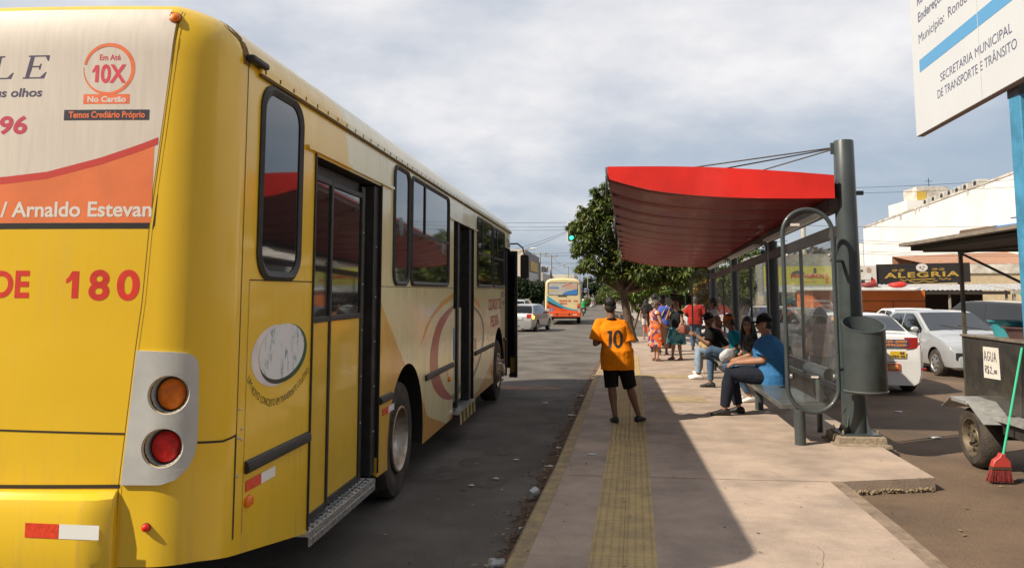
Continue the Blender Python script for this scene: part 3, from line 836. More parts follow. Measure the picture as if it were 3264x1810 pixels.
for cx_, cy_ in (LA, LR):
    e0 = ellipse(cx_, cy_, LRR, LRR, 32); e1 = ellipse(cx_ + .004, cy_ - .002, LRR * .86, LRR * .86, 32)
    g.add([body(a, b, .014) for a, b in e0] + [body(a, b, -.055) for a, b in e1], [(i, (i + 1) % 32, 32 + (i + 1) % 32, 32 + i) for i in range(32)])
hs = g.build('lamp_housing', mat('grey_plastic', (0.50, 0.50, 0.48), .45, var=.08, vscale=6), bus)
for (cx_, cy_), mm, nm in ((LA, M_amb, 'amber'), (LR, M_rlens, 'red')):
    g = MB(); rg = []
    for k, d in ((1.0, -.02), (.97, .0), (.85, .008), (.6, .014), (.3, .017), (.05, .018)):
        rg.append([body(a, b, d - .034) for a, b in ellipse(cx_ + .010, cy_ - .001, LRR * .83 * k, LRR * .83 * k, 32)])
    g.rings(rg); o = g.build('lamp_lens', mm, hs); o['label'] = nm + ' round tail lamp lens'
    g = MB(); rg = [[body(a, b, d) for a, b in ellipse(cx_ + .010, cy_ - .001, LRR * .84 * k, LRR * .84 * k, 32)] for k, d in ((1.02, -.05), (1.02, -.032), (.965, -.030), (.965, -.05))]
    g.rings(rg, cap=False); g.build('lamp_rim', M_rub, hs)
def round_lamp(s_, z_, r_, mm, nm, lab):
    g = MB(); g.rings([[body(a, b, d) for a, b in ellipse(s_, z_, r_ * k, r_ * k, 28)] for k, d in ((1.0, 0), (.98, .012), (.85, .020), (.5, .026), (.05, .028))])
    o = g.build(nm, mm, bus); o['label'] = lab
    g = MB(); g.rings([[body(a, b, d) for a, b in ellipse(s_, z_, r_ * k, r_ * k, 28)] for k, d in ((1.10, .001), (1.10, .008), (1.0, .008), (1.0, .001))], cap=False); g.build('lamp_rim', M_rub, o)
round_lamp(1.010, 3.160, .027, M_amb, 'clearance_lamp', 'amber lamp at the top of the tailgate')
round_lamp(.987, .793, .0175, M_rlens, 'marker_lamp', 'small red round lamp low on the back corner')
# tear-drop amber markers on the side
for y_, z_ in ((3.955, .800), (9.28, .83)):
    g = MB(); g.rings([[Vector((BX + d, y_ + k * a, z_ + k * b)) for a, b in ellipse(0, 0, .045, .030, 20)] for k, d in ((1, 0), (.95, .014), (.7, .022), (.05, .026))]); o = g.build('side_marker', M_amb, bus); o['label'] = 'oval amber marker on the side'

# ---- side: rub strips, reflectors
for y0, y1, dull in ((3.905, 4.765, 0), (6.335, 6.70, 0), (8.02, 9.50, 1), (11.2, 13.18, 1), (14.5, 14.76, 1)):
    g = MB(); g.prism([(0, 0), (.012, -.004), (.028, .004), (.030, .028), (.020, .052), (0, .060)], lambda u, v, w: (BX + u, y0 + w, .945 + v), y1 - y0)
    g.build('rub_strip', M_rub if not dull else mat('dusty_rubber', (0.075, 0.062, 0.048), .7, var=.4, vscale=8), bus, bevel=.003)
for y0, z0, s_ in ((3.925, .862, 1), (6.44, .853, 1), (9.18, .895, .6), (11.12, .885, .6), (13.02, .92, .45)):
    for k, mm, nm in ((0, M_refl_r, 'red'), (1, M_refl_w, 'white')):
        if s_ < 1 and k: continue
        a = y0 + k * .182 * s_
        g = MB(); g.grid([a, a + .18 * s_], [z0 - .012, z0 + .042], lambda y, z: (BX + .004, y, z)); o = g.build('reflector', mm, bus); o['label'] = nm + ' side reflector'
# ---- faded round emblem and its motto
PY = lambda off: side(off)
M_wh = mat('faded_white_vinyl', (0.72, 0.66, 0.63), .6, col2=(0.60, 0.55, 0.56), vscale=5, var=.03)
def scratched():
    m = mat('scratched_vinyl', (0.66, 0.66, 0.66), .6, var=.02); nt = m.node_tree; N, L = nt.nodes, nt.links
    t = N.new('ShaderNodeTexCoord'); mp_ = N.new('ShaderNodeMapping'); mp_.inputs['Scale'].default_value = (9, 9, 3.2); L.new(t.outputs['Object'], mp_.inputs[0])
    n_ = N.new('ShaderNodeTexNoise'); n_.inputs['Scale'].default_value = 2.4; n_.inputs['Detail'].default_value = 12; n_.inputs['Roughness'].default_value = .75; L.new(mp_.outputs[0], n_.inputs['Vector'])
    r = N.new('ShaderNodeValToRGB'); e = r.color_ramp.elements
    e[0].position = .36; e[0].color = (.08, .12, .30, 1); e[1].position = .46; e[1].color = (.66, .66, .67, 1); q = e.new(.41); q.color = (.25, .36, .36, 1)
    L.new(n_.outputs['Fac'], r.inputs[0]); L.new(r.outputs[0], N['Principled BSDF'].inputs['Base Color']); return m
M_green = mat('dark_green_vinyl', (0.010, 0.085, 0.028), .5); M_dgrey = mat('charcoal_vinyl', (0.035, 0.040, 0.034), .5)
em = MB(); em.patch(ellipse(4.27, 1.500, .325, .166, 64, .0), PY(.0012)); emb = em.build('emblem', M_wh, bus, smooth=0)
em = MB(); em.patch(ellipse(4.385, 1.503, .335, .160, 64, R(3)), PY(.0018), 0)
em.build('green_rim', M_green, emb, smooth=0)
em = MB(); em.patch([p for p in ellipse(4.335, 1.499, .292, .157, 64, R(3))], PY(.0024)); em.build('charcoal_rim', M_dgrey, emb, smooth=0)
em = MB(); em.patch(ellipse(4.350, 1.516, .318, .150, 64, R(3)), PY(.0030)); em.build('scratched_face', scratched(), emb, smooth=0)
g = MB()
arc = [(3.905, 1.402), (3.963, 1.330), (4.076, 1.268), (4.192, 1.232), (4.333, 1.228), (4.504, 1.250), (4.651, 1.303), (4.765, 1.360)]
cum = [0]
for (a, b), (c_, d) in zip(arc, arc[1:]): cum.append(cum[-1] + math.hypot(c_ - a, d - b))
def on_arc(u, v):
    t = min(max(u, 0), cum[-1] - 1e-4)
    for i in range(len(arc) - 1):
        if t <= cum[i + 1]:
            k = (t - cum[i]) / (cum[i + 1] - cum[i]); a, b = arc[i]; c_, d = arc[i + 1]; l = math.hypot(c_ - a, d - b)
            return a + (c_ - a) * k - (d - b) / l * v, b + (d - b) * k + (c_ - a) / l * v
mot = 'UM NOVO CONCEITO EM TRANSPORTE COLETIVO'
put_text(g, mot, lambda u, v: side(.0012)(*on_arc(u, v)), 0, 0, .037, cum[-1], bold=.0, align='LEFT')
g.build('lettering', mat('motto_black', (.03, .025, .02), .6), bus, smooth=0)

# ---- graphics on the cream side
def crescent(mb, outer, inner, fn): 
    n_ = min(len(outer), len(inner))
    for i in range(n_ - 1): mb.patch([outer[i], outer[i + 1], inner[i + 1], inner[i]], fn)
def smoothline(pts, k=6):
    o = []
    for i in range(len(pts) - 1):
        p0, p1, p2, p3 = pts[max(i - 1, 0)], pts[i], pts[i + 1], pts[min(i + 2, len(pts) - 1)]
        for j in range(k):
            t = j / k
            o.append(tuple(.5 * ((2 * p1[d]) + (-p0[d] + p2[d]) * t + (2 * p0[d] - 5 * p1[d] + 4 * p2[d] - p3[d]) * t * t + (-p0[d] + 3 * p1[d] - 3 * p2[d] + p3[d]) * t ** 3) for d in (0, 1)))
    return o + [pts[-1]]
M_gred = mat('dark_red_vinyl', (0.36, 0.075, 0.055), .4, coat=.3, var=.12, vscale=2); M_gora = mat('amber_vinyl', (0.72, 0.36, 0.035), .4, coat=.3)
M_ggrn = mat('pale_green_vinyl', (0.13, 0.17, 0.11), .4, coat=.3)
g = MB()
crescent(g, smoothline([(9.54, 1.680), (8.765, 1.545), (8.367, 1.338), (8.243, 1.085), (8.389, .862), (8.802, .69), (9.2, .605), (9.54, .565)]),
         smoothline([(9.54, 1.634), (8.955, 1.45), (8.72, 1.30), (8.66, 1.10), (8.699, .985), (8.952, .802), (9.25, .68), (9.54, .60)]), PY(.0012))
g.build('red_swirl', M_gred, bus, smooth=0)
g = MB(); crescent(g, smoothline([(7.8, 1.30), (8.09, 1.50), (8.45, 1.63), (8.9, 1.735), (9.54, 1.825)]), smoothline([(7.8, 1.30), (8.2, 1.50), (8.6, 1.615), (9.0, 1.69), (9.54, 1.76)]), PY(.0018)); 
crescent(g, smoothline([(11.13, 1.78), (11.5, 1.70), (11.75, 1.60)]), smoothline([(11.13, 1.72), (11.45, 1.64), (11.75, 1.59)]), PY(.0018)); g.build('amber_swirl', M_gora, bus, smooth=0)
g = MB(); crescent(g, smoothline([(11.13, 1.635), (11.70, 1.52), (12.05, 1.36), (12.12, 1.18), (11.95, .95), (11.45, .74), (11.13, .655)]), smoothline([(11.13, 1.60), (11.62, 1.49), (11.93, 1.34), (11.98, 1.19), (11.80, .98), (11.40, .80), (11.13, .72)]), PY(.0012)); g.build('green_swirl', M_ggrn, bus, smooth=0)
g = MB(); put_text(g, 'CIDADE DE', PY(.0015), 13.36, 1.545, .17, 1.66, bold=.03); put_text(g, 'PEDRA', PY(.0015), 13.36, 1.27, .17, 1.05, bold=.03); 
for k, y_ in enumerate((11.2, 11.3)): g.patch([(y_, 1.02), (y_ + .05, 1.02), (y_ + .05, 1.18), (y_, 1.18)], PY(.0015))
g.build('lettering', mat('wine_lettering', (.42, .075, .055), .5), bus, smooth=0)
g = MB()
for y0, y1, z0, z1 in ((14.16, 14.70, 1.74, 1.84), (14.30, 14.70, 1.60, 1.67)): g.patch([(y0, z0), (y1, z0), (y1, z1), (y0, z1)], PY(.0015))
g.build('grey_plate', mat('grey_vinyl', (.20, .19, .17), .5), bus, smooth=0)
g = MB()
for y0, y1, z0, z1 in ((14.95, 15.45, 2.66 + .10, 2.66 + .19), (15.15, 15.6, 2.66 + .03, 2.66 + .09)): g.patch([(y0, z0), (y1, z0), (y1, z1), (y0, z1)], PY(.0015))
g.build('vent', mat('grey_vinyl', None), bus, smooth=0)

# ---- windows: rubber frame and glass
def window(y0, y1, z0, z1, r_, fw=.045, lab=None, split=None):
    o_ = rrect(y0, z0, y1, z1, r_, 8); i_ = rrect(y0 + fw, z0 + fw, y1 - fw, z1 - fw, max(.01, r_ - fw * .6), 8); m_ = rrect(y0 + fw * .4, z0 + fw * .4, y1 - fw * .4, z1 - fw * .4, r_ - fw * .3, 8)
    g = MB(); g.rings([[side(-.005)(*p) for p in o_], [side(.010)(*p) for p in o_], [side(.024)(*p) for p in m_], [side(.010)(*p) for p in i_], [side(-.005)(*p) for p in i_]], cap=False)
    w_ = g.build('window', M_rub, bus)
    g = MB(); g.patch(rrect(y0 + fw * .9, z0 + fw * .9, y1 - fw * .9, z1 - fw * .9, max(.01, r_ - fw * .5), 8), side(.0045)); g.build('pane', M_pane, w_, smooth=0)
    if split:
        g = MB(); zc = split
        g.bb((BX + .004, y0 + fw, zc - .014), (BX + .018, y1 - fw, zc + .014)); g.bb((BX + .004, lerp(y0, y1, .30), zc), (BX + .016, lerp(y0, y1, .30) + .035, z1 - fw)); g.build('sash', M_alum if False else mat('anodised_black', (.04, .04, .04), .4, metal=.5), w_, smooth=0)
    return w_
window(3.965, 4.555, 1.905, 2.965, .15, .050)
window(6.69, 7.265, 1.895, 2.955, .12, .040)
window(7.325, 9.20, 1.895, 2.945, .10, .045, split=2.40)
window(11.37, 12.98, 1.90, 2.93, .10, .045, split=2.40)
window(13.07, 14.60, 1.90, 2.92, .10, .045, split=2.40)
for y0, y1 in ((4.0, 6.4), (6.5, 9.0), (9.1, 11.6), (11.7, 14.4)):   # far side of the bus
    g = MB(); g.patch(rrect(y0, 1.9, y1, 2.93, .1, 6), lambda y, z: (2 * BXC - BX - .004, y, z)); g.build('window', M_pane, bus, smooth=0)
g = MB(); g.grid([-1.1, -.5, .5, 1.1], [1.1, 2.8], lambda x, z: (BXC + x, YF + .012, z)); g.build('windscreen', M_pane, bus, smooth=0)
for s_ in (-1, 1):
    g = MB(); g.ell((BXC + s_ * .9, YF + .01, .75), (.16, .03, .12), 16, 8); g.build('headlight', mat('lamp_glass', (.7, .7, .7), .1, coat=1), bus)

# ---- doors
def leaf(y0, y1, x, zb=.46, zg0=1.665, zt=2.56, glass=True, panel=M_bus, top=2.60):
    g = MB(); fr = .028
    g.bb((x - .03, y0, zb - .03), (x, y0 + fr, top)); g.bb((x - .03, y1 - fr, zb - .03), (x, y1, top))
    g.bb((x - .03, y0 + fr, zb - .05), (x - .002, y1 - fr, zb)); g.bb((x - .03, y0 + fr, zg0 - .02), (x - .002, y1 - fr, zg0 + .018)); g.bb((x - .03, y0 + fr, zt), (x - .002, y1 - fr, top))
    d = g.build('door', M_rub, bus, bevel=.006)
    g = MB(); g.grid([y0 + fr, (y0 + y1) / 2, y1 - fr], [zb, (zb + zg0) / 2, zg0 - .02], lambda y, z: (x - .012, y, z)); g.build('panel', panel, d, smooth=0)
    g = MB(); g.grid([y0 + fr, y1 - fr], [zg0 + .018, zt], lambda y, z: (x - .015, y, z)); g.build('pane', M_pane, d, smooth=0)
    return d
M_door = mat('yellow_door_paint', (0.66, 0.42, 0.025), .38, coat=.4, var=.06, vscale=3, bump=.05, bscale=5)
leaf(4.80, 5.255, BX - .035, zb=.47, panel=M_door); leaf(5.265, 5.985, BX - .045, zb=.48, panel=M_door)
g = MB(); g.bb((BX - .20, 5.99, .42), (BX - .06, 6.075, 2.66)); g.bb((BX - .2, 6.075, .42), (BX - .10, 6.19, 2.66)); g.bb((BX - .2, 6.19, .42), (BX - .02, 6.308, 2.69))
g.bb((BX - .20, 4.80, 2.61), (BX - .09, 6.0, 2.69))
g.build('door_jamb', M_rub, bus, bevel=.006)
g = MB()
for z in (.75, 1.1, 1.45, 1.8, 2.2): g.ell((BX - .018, 6.25, z), (.006, .007, .007), 8, 6); g.ell((BX - .058, 6.03, z + .1), (.006, .007, .007), 8, 6)
g.build('rivets', M_alum, bus)
for y0, y1 in ((4.785, 4.80), (6.306, 6.318)):
    g = MB(); g.bb((BX, y0, .42), (BX + .011, y1, 2.71)); g.build('door_trim', M_rub, bus, smooth=0)
# checker-plate step
g = MB(); g.bb((BX - .16, 4.80, .375), (BX + .020, 6.20, .405)); g.bb((BX + .010, 4.80, .32), (BX + .020, 6.20, .374))
for i in range(34):
    y = 4.83 + .04 * i
    for x0 in (-.13, -.10, -.07, -.03, .0): g.box((BX + x0, y + (.02 if round(x0 * 100) % 8 else 0), .4065), (.030, .009, .004), Matrix.Rotation(R(45 if (i % 2) else -45), 3, 'Z'))
    g.box((BX + .021, y, .348), (.004, .010, .034), Matrix.Rotation(R(28), 3, 'X'))
g.build('step', M_chk, bus, smooth=0)
# middle door: folded cream leaves between black posts
M_crm = mat('cream_panel', (0.60, 0.55, 0.37), .42, coat=.3, var=.06, vscale=3)
def panel2(y0, y1, x, z0, z1, zt):
    g = MB(); g.bb((x - .03, y0, z0), (x, y1, z1)); d = g.build('door', M_crm, bus, bevel=.008)
    g = MB(); g.bb((x - .03, y0, z1 + .012), (x - .004, y1, zt)); g.build('pane', M_pane, d, smooth=0)
panel2(9.56, 9.80, BX - .02, .50, 1.63, 2.62); panel2(10.06, 10.44, BX - .06, .46, 1.63, 2.62)
g = MB(); g.bb((BX - .2, 9.82, .42), (BX + .004, 9.93, 2.69)); g.bb((BX - .2, 9.93, .42), (BX - .08, 10.05, 2.69)); g.bb((BX - .2, 10.46, .42), (BX - .10, 10.70, 2.69)); g.bb((BX - .2, 10.70, .40), (BX + .004, 10.86, 2.69)); g.bb((BX - .2, 10.86, .40), (BX - .05, 11.11, 2.69))
g.build('door_jamb', M_rub, bus, bevel=.006)
g = MB(); g.grid([9.62, 9.74], [1.02, 1.40], lambda y, z: (BX - .017, y, z)); g.build('sticker', mat('blue_sticker', (.05, .20, .46), .5), bus, smooth=0)
g = MB()
crescent(g, smoothline([(9.56, .635), (9.68, .61), (9.8, .60)]), smoothline([(9.56, .52), (9.68, .505), (9.8, .515)]), side(-.0165)); crescent(g, smoothline([(10.06, .56), (10.25, .60), (10.44, .66)]), smoothline([(10.06, .48), (10.25, .52), (10.44, .57)]), side(-.0565))
g.build('green_swirl', M_ggrn, bus, smooth=0)
g = MB(); g.bb((BX - .15, 9.58, .375), (BX + .07, 10.85, .40)); g.build('step', M_chk, bus, smooth=0)
g = MB(); mi_ = 0
for i in range(9):                                              # black and yellow striped step edge
    y = 9.62 + .13 * i
    g.add([(BX + .075, y, .39), (BX + .075, y + .13, .39), (BX + .075, y + .17, .24), (BX + .075, y + .04, .24)], [(0, 1, 2, 3)], i % 2)
g.build('striped_step_edge', [mat('stripe_yellow', (.50, .38, .12), .7, var=.2), M_rub], bus, smooth=0)
# front door folded outwards
g = MB(); x0 = BX + .0
g.bb((BX - .02, 14.80, .30), (BX + .03, 14.86, 2.60)); g.bb((BX + .005, 15.50, .20), (BX + .14, 15.54, 2.62)); g.bb((BX + .005, 15.40, .20), (BX + .15, 15.5, .27)); g.bb((BX + .005, 15.40, 2.54), (BX + .15, 15.5, 2.62)); g.bb((BX + .12, 15.38, .20), (BX + .16, 15.5, 2.62))
fd = g.build('door', M_rub, bus, bevel=.006)
g = MB(); g.grid([.02, .12], [.62, 1.35, 1.40, 2.5], lambda x, z: (BX + x, 15.485, z)); g.build('pane', M_pane, fd, smooth=0)
g = MB(); g.grid([.02, .118], [.29, .58], lambda x, z: (BX + x, 15.48, z)); g.build('reflector', mat('amber_panel', (.45, .24, .03), .5), fd, smooth=0)
g = MB(); g.bb((BX - .10, 14.55, .38), (BX + .01, 14.72, .95)); g.build('mud_flap', mat('rusty_flap', (.16, .08, .045), .8, var=.3), bus)
# mirror on its arm
g = MB(); g.tube([(BX - .05, 15.8, 2.78), (BX + .10, 16.05, 2.80), (BX + .20, 16.12, 2.72), (BX + .235, 16.14, 2.55)], .016, 8); ar = g.build('mirror_arm', M_rub, bus)
g = MB(); g.prism(rrect(-.085, -.24, .085, .24, .05), lambda u, v, w: (BX + .235 + u, 16.11 + w, 2.34 + v), .09); g.build('mirror', M_rub, ar, bevel=.012)

# ---- wheels
def bus_wheel(x, y, z, deep, out=1):
    r = .515
    root = MB(); root.lathe([(.285, -.26), (.30, -.275), (.44, -.285), (.49, -.265), (r, -.215), (r, -.05), (.495, -.015), (.45, .0), (.36, -.004), (.305, -.02), (.285, -.03)], (x, y, z), 'X', 56, cap=False)
    w = root.build('wheel', M_tyre, bus)
    g = MB()
    if deep: g.lathe([(.29, -.02), (.292, .004), (.275, .008), (.262, -.012), (.258, -.05), (.235, -.10), (.215, -.15), (.175, -.165), (.12, -.165), (.115, -.10), (.10, -.085), (.001, -.08)], (x, y, z), 'X', 48, cap=False)
    else: g.lathe([(.29, -.02), (.292, .004), (.262, .0), (.25, -.03), (.20, .01), (.15, .05), (.11, .055), (.105, .10), (.07, .115), (.001, .118)], (x, y, z), 'X', 48, cap=False)
    rm = g.build('rim', M_rim, w)
    g = MB()
    for k in range(10):
        a = 2 * PI * k / 10; rr = .145 if deep else .17; xx = -.15 if deep else .05
        g.lathe([(.016, 0), (.016, .035), (.001, .04)], (x + xx, y + rr * math.cos(a), z + rr * math.sin(a)), 'X', 8)
    g.build('wheel_nuts', M_rim, w)
bus_wheel(BX - .055, 7.255, .515, True); bus_wheel(BX + .01, 13.72, .505, False)
for y in (7.255, 13.72):
    g = MB(); g.lathe([(.05, -.27), (.515, -.27), (.515, -.01), (.05, 0)], (2 * BXC - BX + .33, y, .51), 'X', 40); g.build('wheel', M_tyre, bus)
g = MB(); g.lathe([(.05, -.27), (.515, -.27), (.515, -.01), (.05, 0)], (BX - .39, 7.255, .515), 'X', 40); g.build('wheel', M_tyre, bus)
g = MB(); g.bb((BXC - .85, 4.2, .42), (BXC + .85, 15.5, .60)); g.lathe([(.09, -.9), (.09, .9)], (BXC, 7.255, .5), 'X', 12); g.lathe([(.09, -.9), (.09, .9)], (BXC, 13.72, .5), 'X', 12); g.build('chassis', M_blk, bus, smooth=0)
# ================================================================== BUS SHELTER
M_grey = mat('slate_grey_paint', (0.050, 0.062, 0.064), .42, coat=.25, var=.14, vscale=5)
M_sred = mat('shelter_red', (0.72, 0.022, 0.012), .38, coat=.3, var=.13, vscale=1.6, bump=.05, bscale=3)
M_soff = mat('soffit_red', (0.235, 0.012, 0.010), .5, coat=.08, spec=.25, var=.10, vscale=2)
M_brn = mat('brown_beam', (0.075, 0.045, 0.036), .6, var=.25, vscale=4)
M_glass = glass_mat('shelter_glass', (.95, .965, .955), .012, .05)
def ztil(y, k=.024): return -k * (y - 9.75)
def xf(y): return .09 + .036 * (y - 9.75)
def xb(y): return 2.46 + .0352 * y
RZB = [(0, 3.212), (.09, 3.135), (.17, 3.072), (.30, 3.02), (.44, 2.98), (.60, 2.955), (.76, 2.943), (.877, 2.939), (1, 2.938)]
RZT = [(0, 3.362), (.25, 3.355), (.48, 3.333), (.76, 3.278), (1, 3.215)]
def rz(t, tab): 
    return smooth_tab(t, tab)
def smooth_tab(t, tab):
    h = .08; return (interp(t - h, tab) if t - h > 0 else 2 * interp(0, tab) - interp(h - t, tab)) * .25 + interp(t, tab) * .5 + (interp(t + h, tab) if t + h < 1 else 2 * interp(1, tab) - interp(2 - t - h, tab)) * .25
def rx(t, y): return lerp(xf(y), xb(y) - .045, t)
Y0, Y1 = 9.72, 25.0
shel = thing('bus_shelter', (2.9, 17, 0), 'bus shelter with a curved red roof on slate grey posts', 'bus shelter')
T = [i / 28 for i in range(29)]
rr_ = []
for y in (Y0 + .03, 14, 19, Y1):
    rr_.append([Vector((rx(t, y), y, smooth_tab(t, RZT) - .03 + ztil(y))) for t in T] + [Vector((rx(t, y), y, smooth_tab(t, RZT) - .07 + ztil(y))) for t in reversed(T)])
g = MB(); g.rings(rr_); roof = g.build('roof', mat('roof_sheet', (.25, .05, .04), .6, var=.2), shel)
g = MB()
for y_ in (Y0, Y1):
    a = [Vector((rx(t, y_), y_, smooth_tab(t, RZT) + ztil(y_))) for t in T] + [Vector((rx(t, y_), y_, smooth_tab(t, RZB) + ztil(y_))) for t in reversed(T)]
    g = MB(); g.rings([a, [p + Vector((0, .035, 0)) for p in a]]); g.build('fascia', M_sred, roof, smooth=20)
NP = 12
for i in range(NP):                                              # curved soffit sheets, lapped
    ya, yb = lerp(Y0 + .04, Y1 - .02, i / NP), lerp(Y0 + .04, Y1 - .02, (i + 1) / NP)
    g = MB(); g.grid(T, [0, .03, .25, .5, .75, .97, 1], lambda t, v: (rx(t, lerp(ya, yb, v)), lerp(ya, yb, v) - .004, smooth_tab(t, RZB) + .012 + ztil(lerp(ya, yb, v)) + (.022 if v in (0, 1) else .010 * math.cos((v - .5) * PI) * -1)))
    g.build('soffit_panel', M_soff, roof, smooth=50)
g = MB()
for i in range(1, NP):
    ya = lerp(Y0 + .04, Y1 - .02, i / NP)
    for k in range(28): g.grid([T[k], T[k + 1]], [ya - .012, ya + .004], lambda t, y: (rx(t, y), y, smooth_tab(t, RZB) - .002 + ztil(y)))
g.build('soffit_joints', mat('joint_strip', (.75, .42, .32), .35, coat=.5), roof, smooth=50)
# left edge: box gutter, brackets, oval plates
g = MB(); g.rings([[Vector((xf(y) + a, y, b + ztil(y))) for a, b in ((.02, 3.22), (.10, 3.20), (.10, 3.32), (.02, 3.33))] for y in (Y0 + .05, 17, Y1 - .03)]); g.build('edge_beam', M_brn, roof, smooth=0)
g = MB()
for i in range(1, NP):
    y = lerp(Y0 + .04, Y1, i / NP); g.box((xf(y) + .06, y, 3.205 + ztil(y)), (.12, .03, .05))
g.build('edge_brackets', M_brn, roof, smooth=0)
for y in (9.86, 14.9, 19.9, 24.6):
    g = MB(); g.prism(ellipse(0, 0, .16, .19, 28), lambda u, v, w: (xf(y) - .03 + w, y + u, 3.19 + ztil(y) + v), .03); g.build('oval_plate', M_grey, roof, bevel=.006)
# posts and beams
def post(y, r_, dy=0):
    g = MB(); z0 = zwalk(y); zt = 2.78 - .016 * (y - 9.75)
    g.lathe([(r_ * 1.5, z0), (r_ * 1.5, z0 + .02), (r_, z0 + .021), (r_, zt)], (xb(y), y, 0), 'Z', 28); return g.build('post', M_grey, shel)
for y in (14.25, 19.4, 24.4): post(y, .085)
post(14.62, .065)
g = MB(); g.rings([[Vector((xb(y) + a, y, b - .017 * (y - 9.75))) for a, b in ((-.10, 2.80), (.06, 2.80), (.06, 2.96), (-.10, 2.96))] for y in (Y0 + .1, 17, Y1 - .02)]); g.build('beam', M_brn, shel, bevel=.01)
g = MB(); g.rings([[Vector((xb(y) + a, y, b - .019 * (y - 9.75))) for a, b in ((-.07, 2.48), (.03, 2.48), (.03, 2.62), (-.07, 2.62))] for y in (Y0 + .15, 17, Y1 - .02)]); g.build('beam', M_brn, shel, bevel=.01)
for ya, yb in ((10.0, 13.9), (14.9, 18.9), (19.8, 23.9)):
    g = MB(); g.rings([[Vector((xb(y) - .16 + a, y, b - .020 * (y - 9.75))) for a, b in ((-.05, 2.80), (.05, 2.80), (.05, 2.765), (-.05, 2.765))] for y in (ya, yb)]); lt = g.build('light_fitting', mat('white_fitting', (.62, .62, .60), .5), shel, smooth=0)
    g = MB(); g.tube([(xb(ya + .1) - .16, ya + .1, 2.748 - .020 * (ya + .1 - 9.75)), (xb(yb - .1) - .16, yb - .1, 2.748 - .020 * (yb - .1 - 9.75))], .014, 10); g.build('tube_lamp', mat('unlit_tube', (.80, .80, .78), .3), lt)
# glass back, rails
g = MB(); g.rings([[Vector((xb(y) - .13 + .075 * math.cos(a), y, .86 + zwalk(y) - zwalk(9.9) + .075 * math.sin(a))) for a in (R(q) for q in range(0, 360, 20))] for y in (9.93, 15, 20, 24.6)]); g.build('back_rail', M_grey, shel)
for y in (10.55, 12.6, 16.2, 18.2, 21.2, 23.0):
    g = MB(); g.lathe([(.035, zwalk(y)), (.035, .80 + zwalk(y) - zwalk(9.9))], (xb(y) - .13, y, 0), 'Z', 14); g.build('rail_leg', M_grey, shel)
for i, (ya, yb) in enumerate(((10.05, 12.05), (12.07, 14.1), (14.75, 17.0), (17.02, 19.25), (19.55, 21.9), (21.92, 24.25))):
    g = MB(); g.rings([[Vector((xb(y) + .02 + a, y, b - .017 * (y - 9.75))) for a, b in ((0, .72), (.008, .72), (.008, 2.47), (0, 2.47))] for y in (ya, yb)]); p = g.build('glass_panel', M_glass, shel, smooth=0)
    g = MB(); g.bb((xb(ya) + .0, ya, .70 - .017 * (ya - 9.75)), (xb(ya) + .05, ya + .02, 2.48 - .017 * (ya - 9.75))); g.build('mullion', M_grey, shel, smooth=0)
g = MB(); g.rings([[Vector((xb(y) + .02 + a, y, b - .017 * (y - 9.75))) for a, b in ((-.02, .66), (.03, .66), (.03, .72), (-.02, .72))] for y in (9.98, 17, 24.3)]); g.build('bottom_rail', M_grey, shel, smooth=0)
# round-ended end frames
def end_frame(x0, x1, y, z0, z1, tr):
    r_ = (x1 - x0) / 2 - tr; cx_ = (x0 + x1) / 2; p = []
    for i in range(25): a = R(180 * i / 24); p.append((cx_ + r_ * math.cos(a), y, z1 - r_ - tr + r_ * math.sin(a)))
    for i in range(25): a = R(180 + 180 * i / 24); p.append((cx_ + r_ * math.cos(a), y, z0 + r_ + tr + r_ * math.sin(a)))
    g = MB(); g.tube(p, tr, 12, closed=True); f = g.build('end_frame', M_grey, shel, smooth=60)
    g = MB(); g.add([(a, b - .004, c_) for a, b, c_ in p], [tuple(range(len(p)))]); g.build('glass_panel', M_glass, f, smooth=0)
    g = MB()
    for sx_ in (-1, 1):
        for zz_ in (z1 - r_ - .28, z0 + r_ + .15):
            g.ell((cx_ + sx_ * (r_ - .045), y - .012, zz_), (.016, .012, .016), 10, 8); g.box((cx_ + sx_ * (r_ - .02), y, zz_), (.07, .03, .05))
    g.build('glass_clamps', M_alum, f)
    return f
ef = end_frame(2.085, 2.70, 9.58, .45, 2.82, .026)
for x0, z0, w_, h_ in ((2.20, 2.60, .105, .030), (2.37, .86, .085, .022)):
    g = MB(); g.prism(rrect(0, 0, w_, h_, .008, 3), lambda u, v, w: (x0 + u, 9.568 - w, z0 + v), .003); g.build('tape', mat('pale_tape', (.70, .62, .58), .7), ef, smooth=0)
end_frame(2.71, 3.26, 24.75, .22, 2.47, .024)
for z in (.95, 2.2):
    g = MB(); g.tube([(2.655, 9.6, z), (2.84, 9.8, z)], .02, 10); g.build('frame_bracket', M_grey, shel)
# big pole, gussets, stays
PX, PY_ = 2.925, 9.88
g = MB(); g.lathe([(.142, .20), (.142, .60), (.135, 1.6), (.122, 3.0), (.115, 3.64), (.108, 3.652), (.02, 3.655)], (PX, PY_, 0), 'Z', 40); pole = g.build('pole', M_grey, shel)
g = MB()
for k in range(4):
    a = R(45 + 90 * k); d = Vector((math.cos(a), math.sin(a), 0)); n_ = Vector((-d.y, d.x, 0)) * .006
    pr = [(.13, .20), (.235, .20), (.20, .235), (.165, .31), (.145, .42), (.13, .45)]
    g.prism(pr, lambda u, v, w: Vector((PX, PY_, 0)) + d * u + n_ * (w * 2 - 1) + Vector((0, 0, v)), 1)
g.box((PX, PY_, .212), (.44, .44, .018)); g.build('pole_foot', M_grey, pole)
g = MB()
for sx_ in (-1, 1):
    for sy_ in (-1, 1): g.lathe([(.013, .221), (.013, .262), (.001, .266)], (PX + .19 * sx_, PY_ + .19 * sy_, 0), 'Z', 8)
